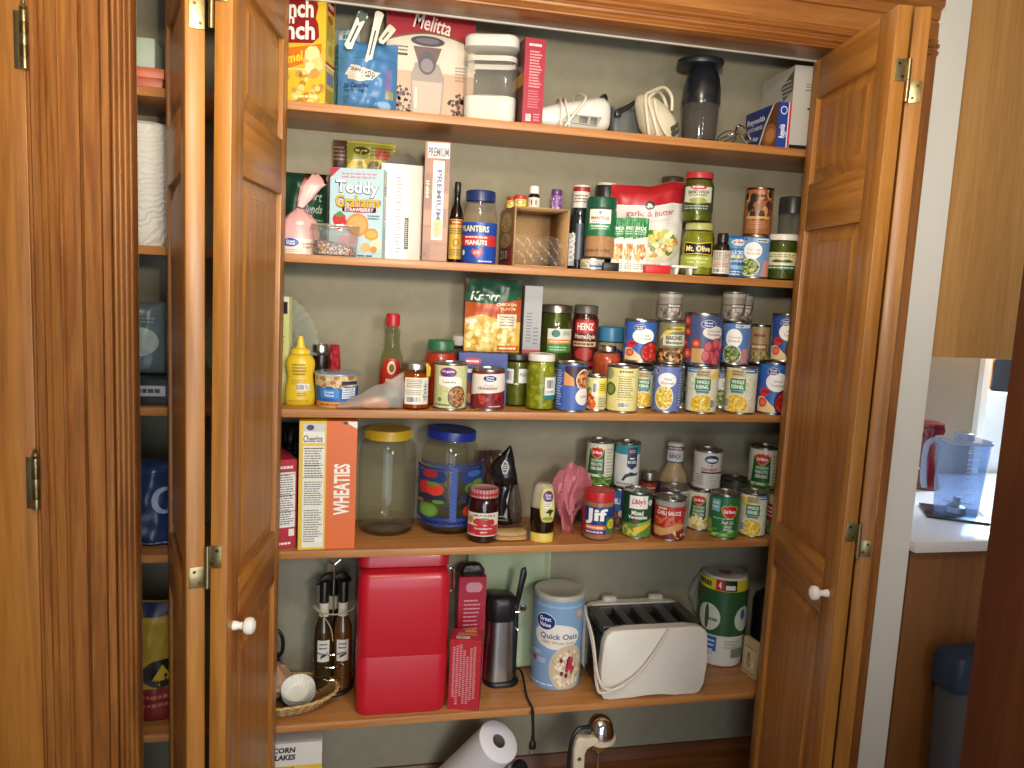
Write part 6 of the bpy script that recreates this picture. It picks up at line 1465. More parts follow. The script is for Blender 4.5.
# syrup bottle
F_ = fit(528.5, 553.5, 478, Z4, py=543, sq=.75)
A = Art().rr(-.25, .20, 1.15, .97, '#c9b64a', .5).rr(-.16, .23, 1.05, .94, '#d9cf8c', .5).ell(.45, .78, .50, .13, '#5c2c70').text('Great', .45, .81, .55, .06, '#f0e9f4', .02).text('Value', .45, .745, .5, .06, '#f0e9f4', .02).rr(.05, .52, .75, .66, '#eee9d8', .5).lines(.1, .54, .7, .64, 2, '#8a7d6a').poly([(.2, .42), (.55, .50), (.95, .46), (.7, .40), (.6, .30), (.5, .40)], '#2f3a1c').rr(.0, .24, .9, .32, '#8a9a3c', .6)
jar(F_, 'honey syrup bottle half full of dark syrup standing on its yellow cap', 'bottle', [(.86, .145), (.95, .17), (1, .26), (1, .55), (.92, .72), (.86, .80), (.80, .90), (.62, .96), (.45, .975), (.3, .985), (.0, 1.0)], (.93, 0, .15, '#e0c458'), None, A, (.20, .93, -.3, 1.2), None, clear('#f8f5ee', rough=.05, op=.0, name='squeeze_plastic'), None, 'syrup_bottle', sy=.72,
    extra=lambda t, R, H: (lambda b: (lathe(b, [(0, .155*H), (R*.86, .16*H), (R*.96, .26*H), (R*.965, .54*H), (R*.955, .56*H), (0, .56*H)], 36, sy=.70), obj('syrup', b, mat('#1c0f0c', rough=.1, coat=.4), t), (lambda c: (lathe(c, [(R*.94, .565*H), (R*.90, .72*H), (R*.84, .80*H), (R*.77, .90*H), (R*.58, .955*H)], 36, sy=.70), obj('milky_film', c, clear('#ffffff', rough=.2, op=.45, body='#efe9da', name='added_pale_liner'), t, sharp=60)))(BM())))(BM()))  # milky inner liner, added so the clear upper half reads pale

# pink wrapping
F_ = span(549, .135, 583, .125, 464, Z4)
t = thing('pink_wrapper', 'crumpled pink paper wrapper leaning beside the syrup bottle', 'wrapper', (F_.m.x+.002, .125, Z4), 0)
bm = BM(); R_ = random.Random(14); rings = []
w, h = F_.w*1.05, F_.h
for i in range(15):
    u = i/14; r = []
    zt = h*(.55+.45*math.sin(PI*min(1, .15+u*.66))**.7); zb = .0
    for j in range(13):
        v = j/12; fold = .016*math.sin(7*u+5*v)+.011*math.sin(17*u-6*v)+.004*R_.uniform(-1, 1)
        r.append((w*(u-.5)*(.42+.58*min(1, 1.5*v))+.008*math.sin(6*v+4*u)+.006*(v-.5), -.030*(1-v)*(1-.6*u)+fold, max(.0005, zb+(zt-zb)*v+(.004*R_.uniform(-1, 1) if 0 < j else 0))))
    rings.append(r)
loft(bm, rings, 0, False, False, closed=False); g_ = bmesh.ops.solidify(bm, geom=list(bm.faces), thickness=.0015)
obj('paper', bm, mat('#f2a0ac', rough=.5, bump=.15, bscale=60, name='pink_paper'), t, sharp=22)

# peanut butter
F_ = fit(581, 612, 485, Z4, py=541)
A = Art().rect(-1.75, 0, 1.75, 1, '#b02a34').rect(-.95, .34, 1.75, 1, '#223a7c').rect(.55, .02, 1.75, .62, '#2c7a4a').text('Jif', -.12, .66, 1.45, .58, '#f4f1ea', .035).rr(-.85, .17, .55, .34, '#d9702c', .4).lines(-.75, .20, .45, .31, 1, '#f4dcc0', .6).rect(-.85, .02, .55, .16, '#24387c').lines(-.75, .04, .45, .14, 1, '#c9d2e9', .6).ell(.92, .38, .30, .18, '#d9c93a').lines(.72, .28, 1.1, .48, 3, '#3a5a3c')
jar(F_, 'peanut butter jar with a red lid and a bold white word on blue', 'jar', [(.92, 0), (.99, .02), (1, .06), (1, .74), (.95, .80), (.93, .81)], (.95, .79, 1.0, '#c0272b', True), (.78, mat('#a8733c', rough=.4)), A, (.13, .70), None, PC, None, 'peanut_butter_jar')

# stacked cans, back
F_ = fit(577, 603, 479, Z4, y=.150); zq = F_.h
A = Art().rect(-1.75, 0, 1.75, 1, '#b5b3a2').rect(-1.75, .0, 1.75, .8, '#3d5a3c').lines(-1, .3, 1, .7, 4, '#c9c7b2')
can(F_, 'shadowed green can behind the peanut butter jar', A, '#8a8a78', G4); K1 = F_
F_ = fit(584, 611.5, 436.5, K1.z+K1.h+.0004, y=.130)
can(F_, 'green bean can stacked behind the peanut butter jar', a_dm(('FRENCH STYLE', 'GREEN BEANS'), f_beans), '#dcd9c4', G4, spin=-.2)
F_ = fit(603, 631, 482, Z4, y=.112)
A = Art().rect(-1.75, 0, 1.75, 1, '#2f5a9c').rect(-1.75, 0, 1.75, .45, '#5a3328').speck(0, .22, 1.2, .2, 20, ('#c9b4a4', '#8a4a34', '#e0d2c2'), .2, asp=.5, rect=True).text('CHILI', -.3, .72, .8, .16, '#e9eef4', .03)
can(F_, 'blue can with brown beans on its label under the teal tuna can', A, '#2f5a9c', G4); K2 = F_
F_ = fit(612.5, 638, 438.5, K2.z+K2.h+.0004, y=.112)
A = Art().rect(-1.75, 0, 1.75, 1, '#cfd0cc').rect(-1.75, .78, 1.75, 1, '#2f8a94').poly([(.0, .50), (.0, .96), (.85, .96), (.85, .50), (.42, .42)], '#26384e').ell(.42, .86, .34, .09, '#3a4a5c').lines(.15, .82, .7, .90, 2, '#c9a0a0', .6).lines(0.220, 0.655, 0.620, 0.725, 1, '#dfe6ea', .6).text('MACKEREL', .42, .60, .72, .07, '#dfe6ea', .02).poly([(-.35, .16), (-.1, .30), (.35, .36), (.8, .32), (1.05, .36), (.95, .28), (.7, .27), (.3, .26), (.0, .22), (-.2, .14)], '#2c3238').lines(-.8, .04, .7, .10, 1, '#6a6e72', .5)
can(F_, 'white and teal fish can topmost beside the green bean can', A, '#cfd0cc', G4)
F_ = fit(637, 654, 469, Z4, y=.160)
jar(F_, 'small dark red spice jar behind the mixed vegetable can', 'jar', [(.94, 0), (1, .02), (1, .80), (.85, .86)], (.95, .85, 1.0, mat('#8a8478', rough=.3, metal=.8)), (.8, mat('#5a1c18')), Art().rect(-1.3, .0, 1.3, 1, '#a8322c').lines(-1, .2, 1, .8, 3, '#e0cfc0'), (.5, .8, -1.4, 1.4), None, GLASS, None, 'spice_jar')
F_ = fit(620, 650, 485, Z4, y=.030)
A = Art().rect(-1.75, 0, 1.75, 1, '#1d4a34').rect(-.55, .66, .75, .97, '#ece4dc').rect(-.48, .69, .68, .94, '#efe9e2').text("Libby's", .10, .82, .95, .17, '#b8303c', .03, shear=.2).text('Mixed', .05, .565, .8, .11, '#eef0dc', .03).text('Vegetables', .10, .45, 1.35, .11, '#eef0dc', .03).ell(1.0, .80, .22, .07, '#cfd8c4')
A.poly([(-1.75, .0), (-1.75, .36), (-.9, .30), (.2, .34), (1.75, .28), (1.75, 0)], '#5f8a3a').poly([(-.6, .02), (-.2, .20), (.9, .36), (1.2, .30), (.2, .10), (-.1, .02)], '#e0b93a').poly([(-1.0, .22), (-.2, .02), (.1, .04), (-.7, .26)], '#c9c45a').poly([(.0, .30), (1.2, .42), (1.3, .36), (.3, .26)], '#8ab04a').speck(-.6, .1, .5, .1, 20, ('#d8762c', '#e8c94a', '#7aa03c'), .10, asp=.5).rr(-.35, .30, .15, .40, '#7a3a24', .5)
can(F_, 'dark green mixed vegetable can with a white and red name plate', A, '#1d4a34', G4)
F_ = fit(654, 686, 439.5, Z4, y=.168, sq=.8)
R_B = mat('#b5a488', rough=.35, name='creamy_dressing')
A = Art().rect(-1.4, 0, 1.4, 1, '#c9c0ae').rect(-1.4, .55, 1.4, 1, '#2c3a6a').text('Ranch', .0, .75, 1.2, .25, '#e0d8e0', .03).lines(-1, .1, 1, .45, 3, '#7a3a44')
jar(F_, 'salad dressing bottle with a white cap behind the chili sauce can', 'bottle', [(.92, 0), (1, .02), (1, .46), (.88, .58), (.52, .70), (.44, .76), (.44, .80)], (.50, .76, 1.0, '#dcd8d0'), (.74, R_B), A, (.15, .50, -1.45, 1.45), None, PC, None, 'dressing_bottle', sy=.62, lidart=Art().rect(-1.6, .10, 1.6, .50, '#cfc8c8').text('RANCH', 0, .3, 1.4, .25, '#3a3a4c', .03).rect(-1.6, .62, 1.6, .82, '#8a3a4c').lines(-1, .64, 1, .8, 1, '#e9dfe0'))
F_ = fit(657, 686.5, 482, Z4, y=.084)
A = Art().rect(-1.75, 0, 1.75, 1, '#c9c6bc').rect(-1.75, .84, .4, 1, '#5c3a6c').rect(-.2, .80, 1.2, .92, '#a8bf5a').lines(.9, .1, 1.5, .75, 9, '#8a8a84')
can(F_, 'can with a purple and green band behind the chili sauce can', A, '#c9c6bc', G4)
F_ = fit(651, 683.5, 491, Z4, y=.010)
F_.c = (F_.c[0], F_.c[1]-.003, Z4)
A = Art().rect(-1.75, 0, 1.75, 1, '#b8352c').rect(-1.75, .86, 1.75, 1, '#9a9a90').lines(-0.750, 0.765, -0.150, 0.835, 1, '#f4e8e0', .6).text('CHILI SAUCE', -.05, .685, 1.6, .11, '#f4e8e0', .03).ell(-.15, .45, .95, .15, '#8a2018').speck(-.15, .46, .85, .12, 60, ('#c9452c', '#a02c1c', '#d96a4a'), .10, asp=.45).poly([(-1.0, .08), (-1.2, .30), (-.3, .28), (.6, .42), (1.0, .40), (1.1, .30), (.4, .20), (-.3, .06)], '#cf9a62').poly([(-1.75, .0), (-1.75, .1), (-.6, .04), (.2, .16), (1.0, .22), (1.75, .2), (1.75, 0)], '#6a1d18').speck(.7, .12, .5, .1, 18, ('#b8402c', '#e0c4a4', '#8a2a1c'), .11, asp=.5).rect(1.1, .05, 1.7, .7, '#d3cdc2').lines(1.12, .1, 1.6, .66, 8, '#6a6058')
can(F_, 'red chili sauce can at the shelf front', A, '#b8352c', G4)
F_ = fit(685, 711, 484, Z4, y=.085)
can(F_, 'golden corn can under the white cranberry can', a_dm(('GOLDEN', 'SWEET CORN'), f_corn), '#dcd9c4', G4, spin=-.1); K3 = F_
F_ = fit(691, 719.5, 445.5, K3.z+K3.h+.0004, y=.082)
A = Art().rect(-1.75, 0, 1.75, 1, '#cdc8c2').ell(.32, .82, .52, .12, '#1e2a4c').ell(.32, .80, .40, .05, '#cfd6e2').text('JELLIED', .2, .64, .45, .06, '#7a4a4c', .02).text('CRANBERRY', .22, .535, 1.25, .09, '#a8323c', .03).rect(-.4, .42, 1.4, .47, '#3a2c30').lines(-.8, .08, -.2, .4, 5, '#8a827c').lines(.0, .05, 1.0, .38, 6, '#9a928c', .4).lines(-1.5, .1, -.9, .9, 9, '#8a6a64')
can(F_, 'white cranberry sauce can on the golden corn can', A, '#cdc8c2', G4)
F_ = fit(707, 737, 487.5, Z4, y=.008)
A = Art().rect(-1.75, 0, 1.75, 1, '#27703f').rect(-.95, .62, -.30, .92, '#7ab0c4').lines(-.9, .68, -.36, .88, 2, '#e0edf0'); dm_logo(A, .38, .64, .55, .16)
A.lines(-.75, .445, .8, .475, 1, '#cfe3cf', .6).text('Fresh Cut', .28, .375, .8, .09, '#f0f3e6', .015, shear=.25).text('GREEN', .3, .27, .5, .06, '#e6eed8', .02).text('BEANS', .3, .20, .5, .06, '#e6eed8', .02)
R_ = random.Random(8)
A.rect(-1.75, 0, 1.75, .12, '#4f8a3a').poly([(-1.75, 0), (-1.75, .45), (-.9, .4), (-.75, .1)], '#8fae52')
for i in range(22):
    x, y = R_.uniform(-1.2, 1.1), R_.uniform(.02, .18); A.poly([(x-.22, y-.02), (x-.2, y+.012), (x+.22, y+.03), (x+.24, y-.004)], R_.choice(('#8fc45a', '#6fa644', '#b3d67c', '#4f8a34')))
can(F_, 'bright green bean can with a red shield logo at the shelf front', A, '#27703f', G4); K4 = F_
F_ = fit(737, 764, 487, Z4, y=.020)
can(F_, 'whole kernel corn can beside the bright green bean can', a_corn(-1, '#3a7a48'), '#ece6cf', G4, spin=.15)
F_ = fit(716, 746, 474, Z4, y=.125)
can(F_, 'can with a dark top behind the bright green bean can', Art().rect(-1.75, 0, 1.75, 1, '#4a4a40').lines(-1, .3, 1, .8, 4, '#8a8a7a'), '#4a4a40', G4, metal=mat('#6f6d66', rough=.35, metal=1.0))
F_ = fit(747, 776, 489, Z4, y=.115)
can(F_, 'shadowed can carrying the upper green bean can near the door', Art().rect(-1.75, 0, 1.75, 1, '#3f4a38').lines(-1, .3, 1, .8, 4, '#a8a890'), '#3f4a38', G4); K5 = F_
F_ = fit(746, 775.5, 442.5, K5.z+K5.h+.0004, y=.112)
can(F_, 'green bean can topmost at the shelf end near the door', a_dm(('FRENCH STYLE', 'GREEN BEANS'), f_beans), '#dcd9c4', G4, spin=-.1)
F_ = fit(765, 792, 488, Z4, y=.014)
can(F_, 'red and green labelled can half hidden by the pantry door', Art().rect(-1.75, 0, 1.75, 1, '#c9bc92').rect(-1.75, .3, 1.75, .75, '#9c2f34').speck(-.8, .15, .6, .14, 14, ('#5f7a34', '#8a9a4a'), .15, asp=.5).lines(-1.4, .4, -.4, .7, 3, '#f0e2d2'), '#c9bc92', G4)
# ================================================================== lowest shelf
# wicker basket with wrapped onion and a stack of paper cups
c = at_z(292, 716, Z5); R = .115
ctr = Vector((at_z(300, 712, Z5).x-.038, .095, Z5))
t = thing('wicker_basket', 'shallow oval wicker basket at the end of the lowest shelf', 'basket', ctr, .1)
WK = mat('#c4a066', rough=.7, bump=.3, bscale=120, var=.25, name='wicker'); WKD = mat('#8a673a', rough=.7, bump=.3, bscale=120, var=.25, name='dark_wicker')
def br(q): return .072+.045*q**.75, .004+.036*q
for k in range(9):
    r_, z = br(k/8); bm = BM()
    n = 64
    tube(bm, [((r_+.0022*(1 if (i+k) % 2 else -1))*1.12*math.cos(2*PI*i/n), (r_+.0022*(1 if (i+k) % 2 else -1))*.76*math.sin(2*PI*i/n), z) for i in range(n)], .0030 if k < 8 else .0042, 6, 0, 1, True)
    obj('weave_ring' if k < 8 else 'rim', bm, WK if k % 2 == 0 else WKD, t)
bm = BM(); lathe(bm, [(0, .001), (.068, .001), (.074, .004), (.118, .040), (.116, .041), (.072, .007), (0, .004)], 48, sx=1.10, sy=.74); obj('base', bm, WKD, t)
BK = ctr
t = thing('paper_bundle', 'brown papery bundle with a dark shape lying in the wicker basket', 'bundle', ctr+Vector((-.035, .022, .016)), 0)
bm = BM(); R_ = random.Random(3); rings = []
for i in range(9):
    v = i/8; r_ = .046*math.sin(PI*(.12+.80*v))**.7
    rings.append([(r_*(1+.16*R_.uniform(-1, 1))*math.cos(2*PI*k/18)*1.1, r_*(1+.16*R_.uniform(-1, 1))*math.sin(2*PI*k/18), .086*v+.004*R_.uniform(-1, 1)) for k in range(18)])
loft(bm, rings); obj('paper', bm, mat('#b58a6a', rough=.6, bump=.2, bscale=50, var=.15), t, sharp=20)
bm = BM(); loft(bm, [[(.030+.016*s*math.cos(2*PI*k/9), .0+.014*s*math.sin(2*PI*k/9), z) for k in range(9)] for z, s in ((.004, 1.1), (.022, .9), (.040, .3))]); obj('dark_tip', bm, mat('#2c1d16', rough=.6), t)
for k in range(5):
    up = Vector((-.05, -.40, .90)).normalized()
    t = thing('baking_cup', 'white fluted paper cup nested in the tilted stack in the wicker basket', 'paper cup', ctr+Vector((.034, -.018, .028))+up*.0046*k, 0, 'stack of paper baking cups')
    t.rotation_euler = (.42, -.06, .05)
    bm = BM(); n = 72; rings = []
    for r_, z in ((.024, 0), (.042, .022), (.0415, .0224), (.0235, .0008)):
        rings.append([((r_+(.0008 if i % 2 else -.0008))*math.cos(2*PI*i/n), (r_+(.0008 if i % 2 else -.0008))*math.sin(2*PI*i/n), z) for i in range(n)])
    loft(bm, rings, 0, True, True); obj('paper_wall', bm, mat('#e6e4d8' if k % 2 == 0 else '#b8c0b0', rough=.8), t, sharp=20)
# black handle shape at the shelf end
p = at_y(276, 672, .19)
t = thing('black_appliance', 'black appliance with a looped handle half hidden by the door leaf', 'appliance', (p.x-.03, .185, Z5), 0)
bm = BM(); loft(bm, [[(x*s, y*s, z) for x, y in rrect(.09, .07, .02, 5)] for z, s in ((0, 1), (.06, 1), (.09, .9), (.10, .6))]); obj('body', bm, BLACK, t)
bm = BM(); tube(bm, [(.02, 0, .085), (.044, 0, .10), (.046, 0, .14), (.03, 0, .165), (.0, 0, .165)], .005); obj('handle', bm, BLACK, t)

# bottle caddy
cx, cy = at_y(332, 680, .172).x, .172
RACK = t = thing('bottle_rack', 'chrome wire caddy holding the small oil bottles', 'rack', (cx, cy, Z5), .2)
bm = BM(); lathe(bm, [(0, .001), (.054, .001), (.057, .006), (.055, .012), (0, .012)], 36); o = obj('base', bm, mat('#3a3836', rough=.3, metal=.6), t)
for z in (.016, .050, .085, .12):
    bm = BM(); tube(bm, [(.054*math.cos(2*PI*k/24)*(1+.05*math.cos(6*PI*k/24)), .054*math.sin(2*PI*k/24)*(1+.05*math.cos(6*PI*k/24)), z) for k in range(24)], .0018, 6, 0, 2, True); obj('wire_ring', bm, CHROME, t)
bm = BM(); tube(bm, [(0, 0, .012), (0, 0, .20), (0, 0, .345)], .0026, 8, 0, 2); tube(bm, [(0, 0, .345), (.018, 0, .362), (.0, 0, .380), (-.018, 0, .362), (0, 0, .345)], .0026, 8, 0, 4); obj('center_rod', bm, CHROME, t)
bm = BM(); tube(bm, [(-.058, -.02, .245), (-.04, -.045, .235), (.0, -.05, .228), (.04, -.045, .235), (.056, -.02, .248)], .0022, 7); tube(bm, [(-.05, .0, .24), (-.02, -.05, .20), (-.012, -.058, .16)], .0015, 6); obj('raffia_tie', bm, mat('#a89a7c', rough=.8), t)
OIL = (('#3a2c12', 'small oil bottle with a dark cap nearest the basket in the wire caddy'), ('#5a3a12', 'small amber oil bottle nearest the red bin in the wire caddy'), ('#2c2412', 'small oil bottle at the back of the wire caddy'))
for (a, (col, lb)) in zip((215, 325, 92), OIL):
    bx, by = cx+.030*math.cos(math.radians(a)), cy+.030*math.sin(math.radians(a))
    F_ = Fit(); F_.r, F_.h, F_.z = .0248, .295, Z5; F_.c = (bx, by, Z5+.0125); F_.rz = .1
    A = Art().rect(-.7, .45, .55, .95, '#d6d2c8').lines(-.5, .72, .4, .9, 2, '#55524c').poly([(-.4, .52), (.3, .60), (.4, .66), (-.3, .60)], '#3a3a38')
    jar(F_, lb, 'bottle', [(.9, 0), (1, .02), (1, .50), (.94, .58), (.55, .67), (.42, .72), (.42, .78)], (.50, .70, 1.0, '#1d1512'), None, A, (.10, .50, -.75, .6), None, mat(col, rough=.08, coat=.6, spec=.7), 'small oil bottles in the wire caddy', 'oil_bottle',
        extra=lambda t, R, H: (lambda b: (lathe(b, [(R*.515, H*.67), (R*.525, H*.68), (R*.525, H*.80), (R*.51, H*.805)], 24), obj('neck_label', b, mat('#cfc7b4', rough=.6), t)))(BM()))

bm = BM()
for s in (-1, 1): loft(bm, [[(s*(.004+.040*q)+.004*math.cos(2*PI*k/10), .008*math.cos(2*PI*k/10), .312+.020*q*(1-q)-.014*q+(.004+.011*math.sin(PI*min(1, q*.9+.08)))*math.sin(2*PI*k/10)) for k in range(10)] for q in (0, .25, .5, .75, 1)])
obj('ribbon_bow', bm, mat('#1c1514', rough=.6), RACK, sharp=60)['label'] = 'dark ribbon bow'
# red bread bin
A_, B_ = at_z(353.5, 714, Z5), at_z(447, 716, Z5)
y0 = .012
xa = at_y(355, 714, y0).x; xb = at_y(446.5, 714, y0).x; w = xb-xa; d = .215
h = at_y(400, 574, y0).z-Z5
t = thing('bread_bin', 'big glossy red metal bread bin standing on end', 'bin', ((xa+xb)/2, y0+d/2, Z5), 0)
RB = mat('#bf182b', rough=.36, coat=.15, name='red_enamel')
bm = BM(); rings = []
for z, s in ((0, .93), (.004, .965), (.014, .99), (.03, 1.0), (h*.42-.0008, 1.0), (h*.42, .998)): rings.append([(x*(w*s-0)/w, y*s, z) for x, y in rrect(w, d, .028, 8)])
loft(bm, rings); obj('lower_body', bm, RB, t, sharp=50)
bm = BM(); rings = []
for z, s in ((h*.42+.0003, .998), (h*.42+.001, 1.0), (h*.88, 1.0), (h*.95, .985), (h*.985, .955), (h, .90), (h*1.004, .6)): rings.append([(x*s, y*s, z) for x, y in rrect(w, d, .028, 8)])
loft(bm, rings); obj('upper_body', bm, RB, t, sharp=50)
hl = (Z4-TH-.004)-Z5
bm = BM(); rings = []
for z, s in ((h*1.002, .90), (h+.004, .95), (hl-.010, .95), (hl-.003, .88), (hl, .8)): rings.append([(x*s*1.05, y*.80*s+.012, z) for x, y in rrect(w, d, .03, 8)])
loft(bm, rings); o = obj('lid', bm, RB, t, sharp=50)
bm = BM(); tube(bm, [(w/2+.002, -.045, h*.80), (w/2+.012, -.045, h*.82), (w/2+.012, -.045, h*.95), (w/2+.002, -.045, h*.97)], .004); obj('latch', bm, CHROME, t)
bm = BM(); box(bm, -.012, .012, d/2-.004, d/2+.006, h*.4, h*.6, 0, .002); obj('hinge', bm, CHROME, t)

# red boxes, can opener, green tray
F_ = span(455, .150, 482, .150, 577, Z5)
A = Art().rect(0, 0, 1, 1, '#a81f38').rr(.25, .86, .85, .95, '#c98a98', .5).lines(.2, .50, .85, .80, 8, '#d8a0ac', .35).bars(.12, .36, .72, .46)
t, w, h = carton(F_, .05, 'dark red box at the back between the bread bin and the can opener', 'box', '#a81f38', {'F': A}, None, 'mix_box')
bm = BM(); loft(bm, [[(x*s, y*s, h+z) for x, y in rrect(w*.9, .04, .01, 4)] for z, s in ((.001, .9), (.014, 1), (.028, .7), (.034, .3))]); obj('dark_inner_bag', bm, mat('#1d1719', rough=.35, bump=.4, bscale=60), t, sharp=20)
F_ = span(447.5, .024, 478.5, .004, 640, Z5)
A = Art().rect(0, 0, 1, 1, '#b3222f')
for k in range(7): 
    R_ = random.Random(k); lo = R_.uniform(.05, .2); hi = R_.uniform(.75, .95)
    A.lines(.10+.11*k, lo, .19+.11*k, hi, 26, '#d99aa0', .6, seed=k)
B = Art().rect(0, 0, 1, 1, '#8f1a28').lines(.2, .2, .8, .8, 9, '#c46a74')
T = Art().rect(0, 0, 1, 1, '#b8202c').rr(.18, .10, .62, .34, '#e0d8d4', .2).bars(.22, .12, .58, .32).lines(.2, .42, .9, .62, 3, '#e6bcb8').rr(.4, .7, .8, .92, '#d9a82c', .5)
t, w, h = carton(F_, .065, 'red box with small white print standing at the shelf front', 'box', '#b3222f', {'F': A, 'R': B, 'T': T}, None, 'mix_box')
# green tray leaning on the wall
p0, p1 = at_y(478, 620, .235), at_y(544, 620, .235); w = p1.x-p0.x
t = thing('green_tray', 'pale green plastic tray leaning on the wall behind the can opener', 'tray', ((p0.x+p1.x)/2-.012, .228, Z5+.001), 0); t.rotation_euler = (-.06, 0, 0)
GT = mat('#a9b794', rough=.4, name='pale_green_plastic'); h = .385
bm = BM(); rings = []
for y, ins in ((.004, .012), (.0, .006), (-.004, 0), (-.009, .002), (-.009, .008), (-.003, .016), (.0, .022)): rings.append([(x, y, z+h/2) for x, z in rrect(w+.05-2*ins, h-2*ins, .05, 8)])
loft(bm, rings); obj('tray', bm, GT, t, sharp=30)

# electric can opener
F_ = fit(480, 514, 586, Z5, py=688)
R, H = F_.r*.92, F_.h
t = thing('can_opener', 'stainless electric can opener with black top and lever', 'can opener', F_.c, F_.rz+.25)
bm = BM(); rings = []
for z, s, o_ in ((0, 1.12, .006), (.006, 1.14, .006), (.012, 1.08, .004), (.014, 1.0, 0)): rings.append([(x*s+o_, y*s, z) for x, y in rrect(2*R, 2*R, R*.7, 8)])
loft(bm, rings); obj('base', bm, BLACK, t)
hb = H*.72
bm = BM(); loft(bm, [[(x*s, y*s, z) for x, y in rrect(2*R, 1.9*R, R*.75, 10)] for z, s in ((.014, 1.0), (hb*.5, .93), (hb, .86))]); obj('steel_body', bm, STEEL, t, sharp=50)
bm = BM(); loft(bm, [[(x*s-.001, y*s, z) for x, y in rrect(2*R, 1.9*R, R*.75, 10)] for z, s in ((hb+.0003, .88), (hb+.02, .95), (H*.90, .96), (H*.97, .86), (H, .6), (H*1.005, .2))]); obj('top_housing', bm, mat('#151518', rough=.4), t, sharp=50)
bm = BM(); box(bm, R*.55, R*1.12, -R*.4, R*.4, .014, H*.80, 0, .006); obj('side_housing', bm, BLACK, t)
bm = BM(); prism(bm, [(R*.72, H*.80), (R*1.02, H*.80), (R*1.25, H*1.02), (R*1.50, H*1.22), (R*1.42, H*1.30), (R*1.12, H*1.27), (R*.98, H*1.06)], -.018, -.004, 0, 'xz', .003); obj('lever', bm, mat('#1b1b1e', rough=.3), t)
bm = BM(); Mx = Matrix.Translation((R*1.35, -R*.35, H*.84)) @ Matrix.Rotation(PI/2, 4, 'X'); lathe(bm, [(0, -.004), (.010, -.004), (.0105, 0), (.006, .003), (.004, .010), (0, .010)], 20, M=Mx); tube(bm, [(R*.8, -R*.35, H*.80), (R*1.1, -R*.38, H*.80), (R*1.3, -R*.40, H*.82)], .0035); tube(bm, [(R*.9, -R*.38, H*.62), (R*1.12, -R*.45, H*.60), (R*1.15, -R*.45, H*.66)], .003); obj('cutter_wheel', bm, CHROME, t)
# its cord over the shelf edge, ending in the plug
e0 = Vector(F_.c)+Vector((R*1.2, .0, .03))
q = [at_y(528, 668, .055), at_y(531, 676, .02)]; q[0].z = Z5+.006; q[1].z = Z5+.005
down = [at_y(532.5, 712, -.014), at_y(533, 726, -.014), at_y(533, 735, -.014)]
t = thing('power_cord', 'black power cord hanging over the shelf edge to its plug', 'cord', (0, 0, 0))
bm = BM(); tube(bm, [tuple(e0), tuple(e0+Vector((.014, -.01, -.008))), tuple(q[0]), tuple(q[1]), (q[1].x+.002, -.008, Z5+.001), (q[1].x+.003, -.0135, Z5-.012), tuple(down[0]), tuple(down[1]), tuple(down[2])], .0030, 8, flat=1.5); obj('cable', bm, BLACK, t)
pl = down[2]; bm = BM()
lathe(bm, [(0, .004), (.0042, .004), (.0055, -.004), (.0048, -.006), (.0060, -.010), (.0052, -.012), (.0064, -.016), (.0095, -.022), (.0105, -.034), (.0085, -.0385), (0, -.039)], 20, sy=.7, M=Matrix.Translation(pl)); obj('plug', bm, BLACK, t)
for s in (-1, 1): bm = BM(); box(bm, pl.x+s*.0062-.0008, pl.x+s*.0062+.0008, pl.y-.003, pl.y+.003, pl.z-.056, pl.z-.038, 0, .0003); obj('prong', bm, BRASS, t)

# oats canister
F_ = fit(529, 579, 578, Z5, y=.080)
A = Art().rect(-1.75, 0, 1.75, 1, '#7fa5c9').poly([(-1.1, .56), (-.8, .66), (1.2, .66), (1.75, .60), (1.75, .52), (1.2, .44), (.2, .40), (-.7, .44)], '#86aacd')
A.ell(.22, .60, .98, .145, '#ece9df'); gv_logo(A, -.28, .76, .44); A.text('Quick Oats', .32, .60, 1.55, .075, '#3a4a8a', .015).text('100% Whole Grain', .30, .535, 1.35, .035, '#b08a6a', .01)
A.ell(.75, .24, .78, .27, '#c9c0b0').ell(.75, .24, .70, .245, '#d3bc98').speck(.75, .24, .64, .21, 130, ('#e9dcc4', '#b89a72', '#d9c4a0', '#f2e9d8'), .055, asp=.42).speck(.75, .27, .42, .12, 10, ('#6a2a34',), .07, asp=.42).speck(.85, .28, .25, .08, 7, ('#c0344a',), .085, asp=.42)
A.lines(-.95, .37, -.35, .42, 2, '#dfe8f2', .5).poly([(-.72, .27), (-.86, .32), (-.78, .345), (-.72, .325), (-.66, .345), (-.58, .32)], '#c0344a').lines(-.5, .28, -.15, .34, 3, '#dfe8f2', .5).lines(-1.2, .03, .3, .055, 1, '#e9eff6', .6).rect(-1.75, .93, 1.75, .955, '#9abad6').ell(1.15, .86, .16, .045, '#d9a98c')
jar(F_, 'blue round oats canister with a grey lid', 'canister', [(.98, 0), (.985, .008), (.98, .012), (.98, .95)], (1.0, .945, 1.0, '#b3aea4'), None, A, (.012, .944), P('#7fa5c9'), mat('#7fa5c9', rough=.45), None, 'oats_canister', spin=-.24)

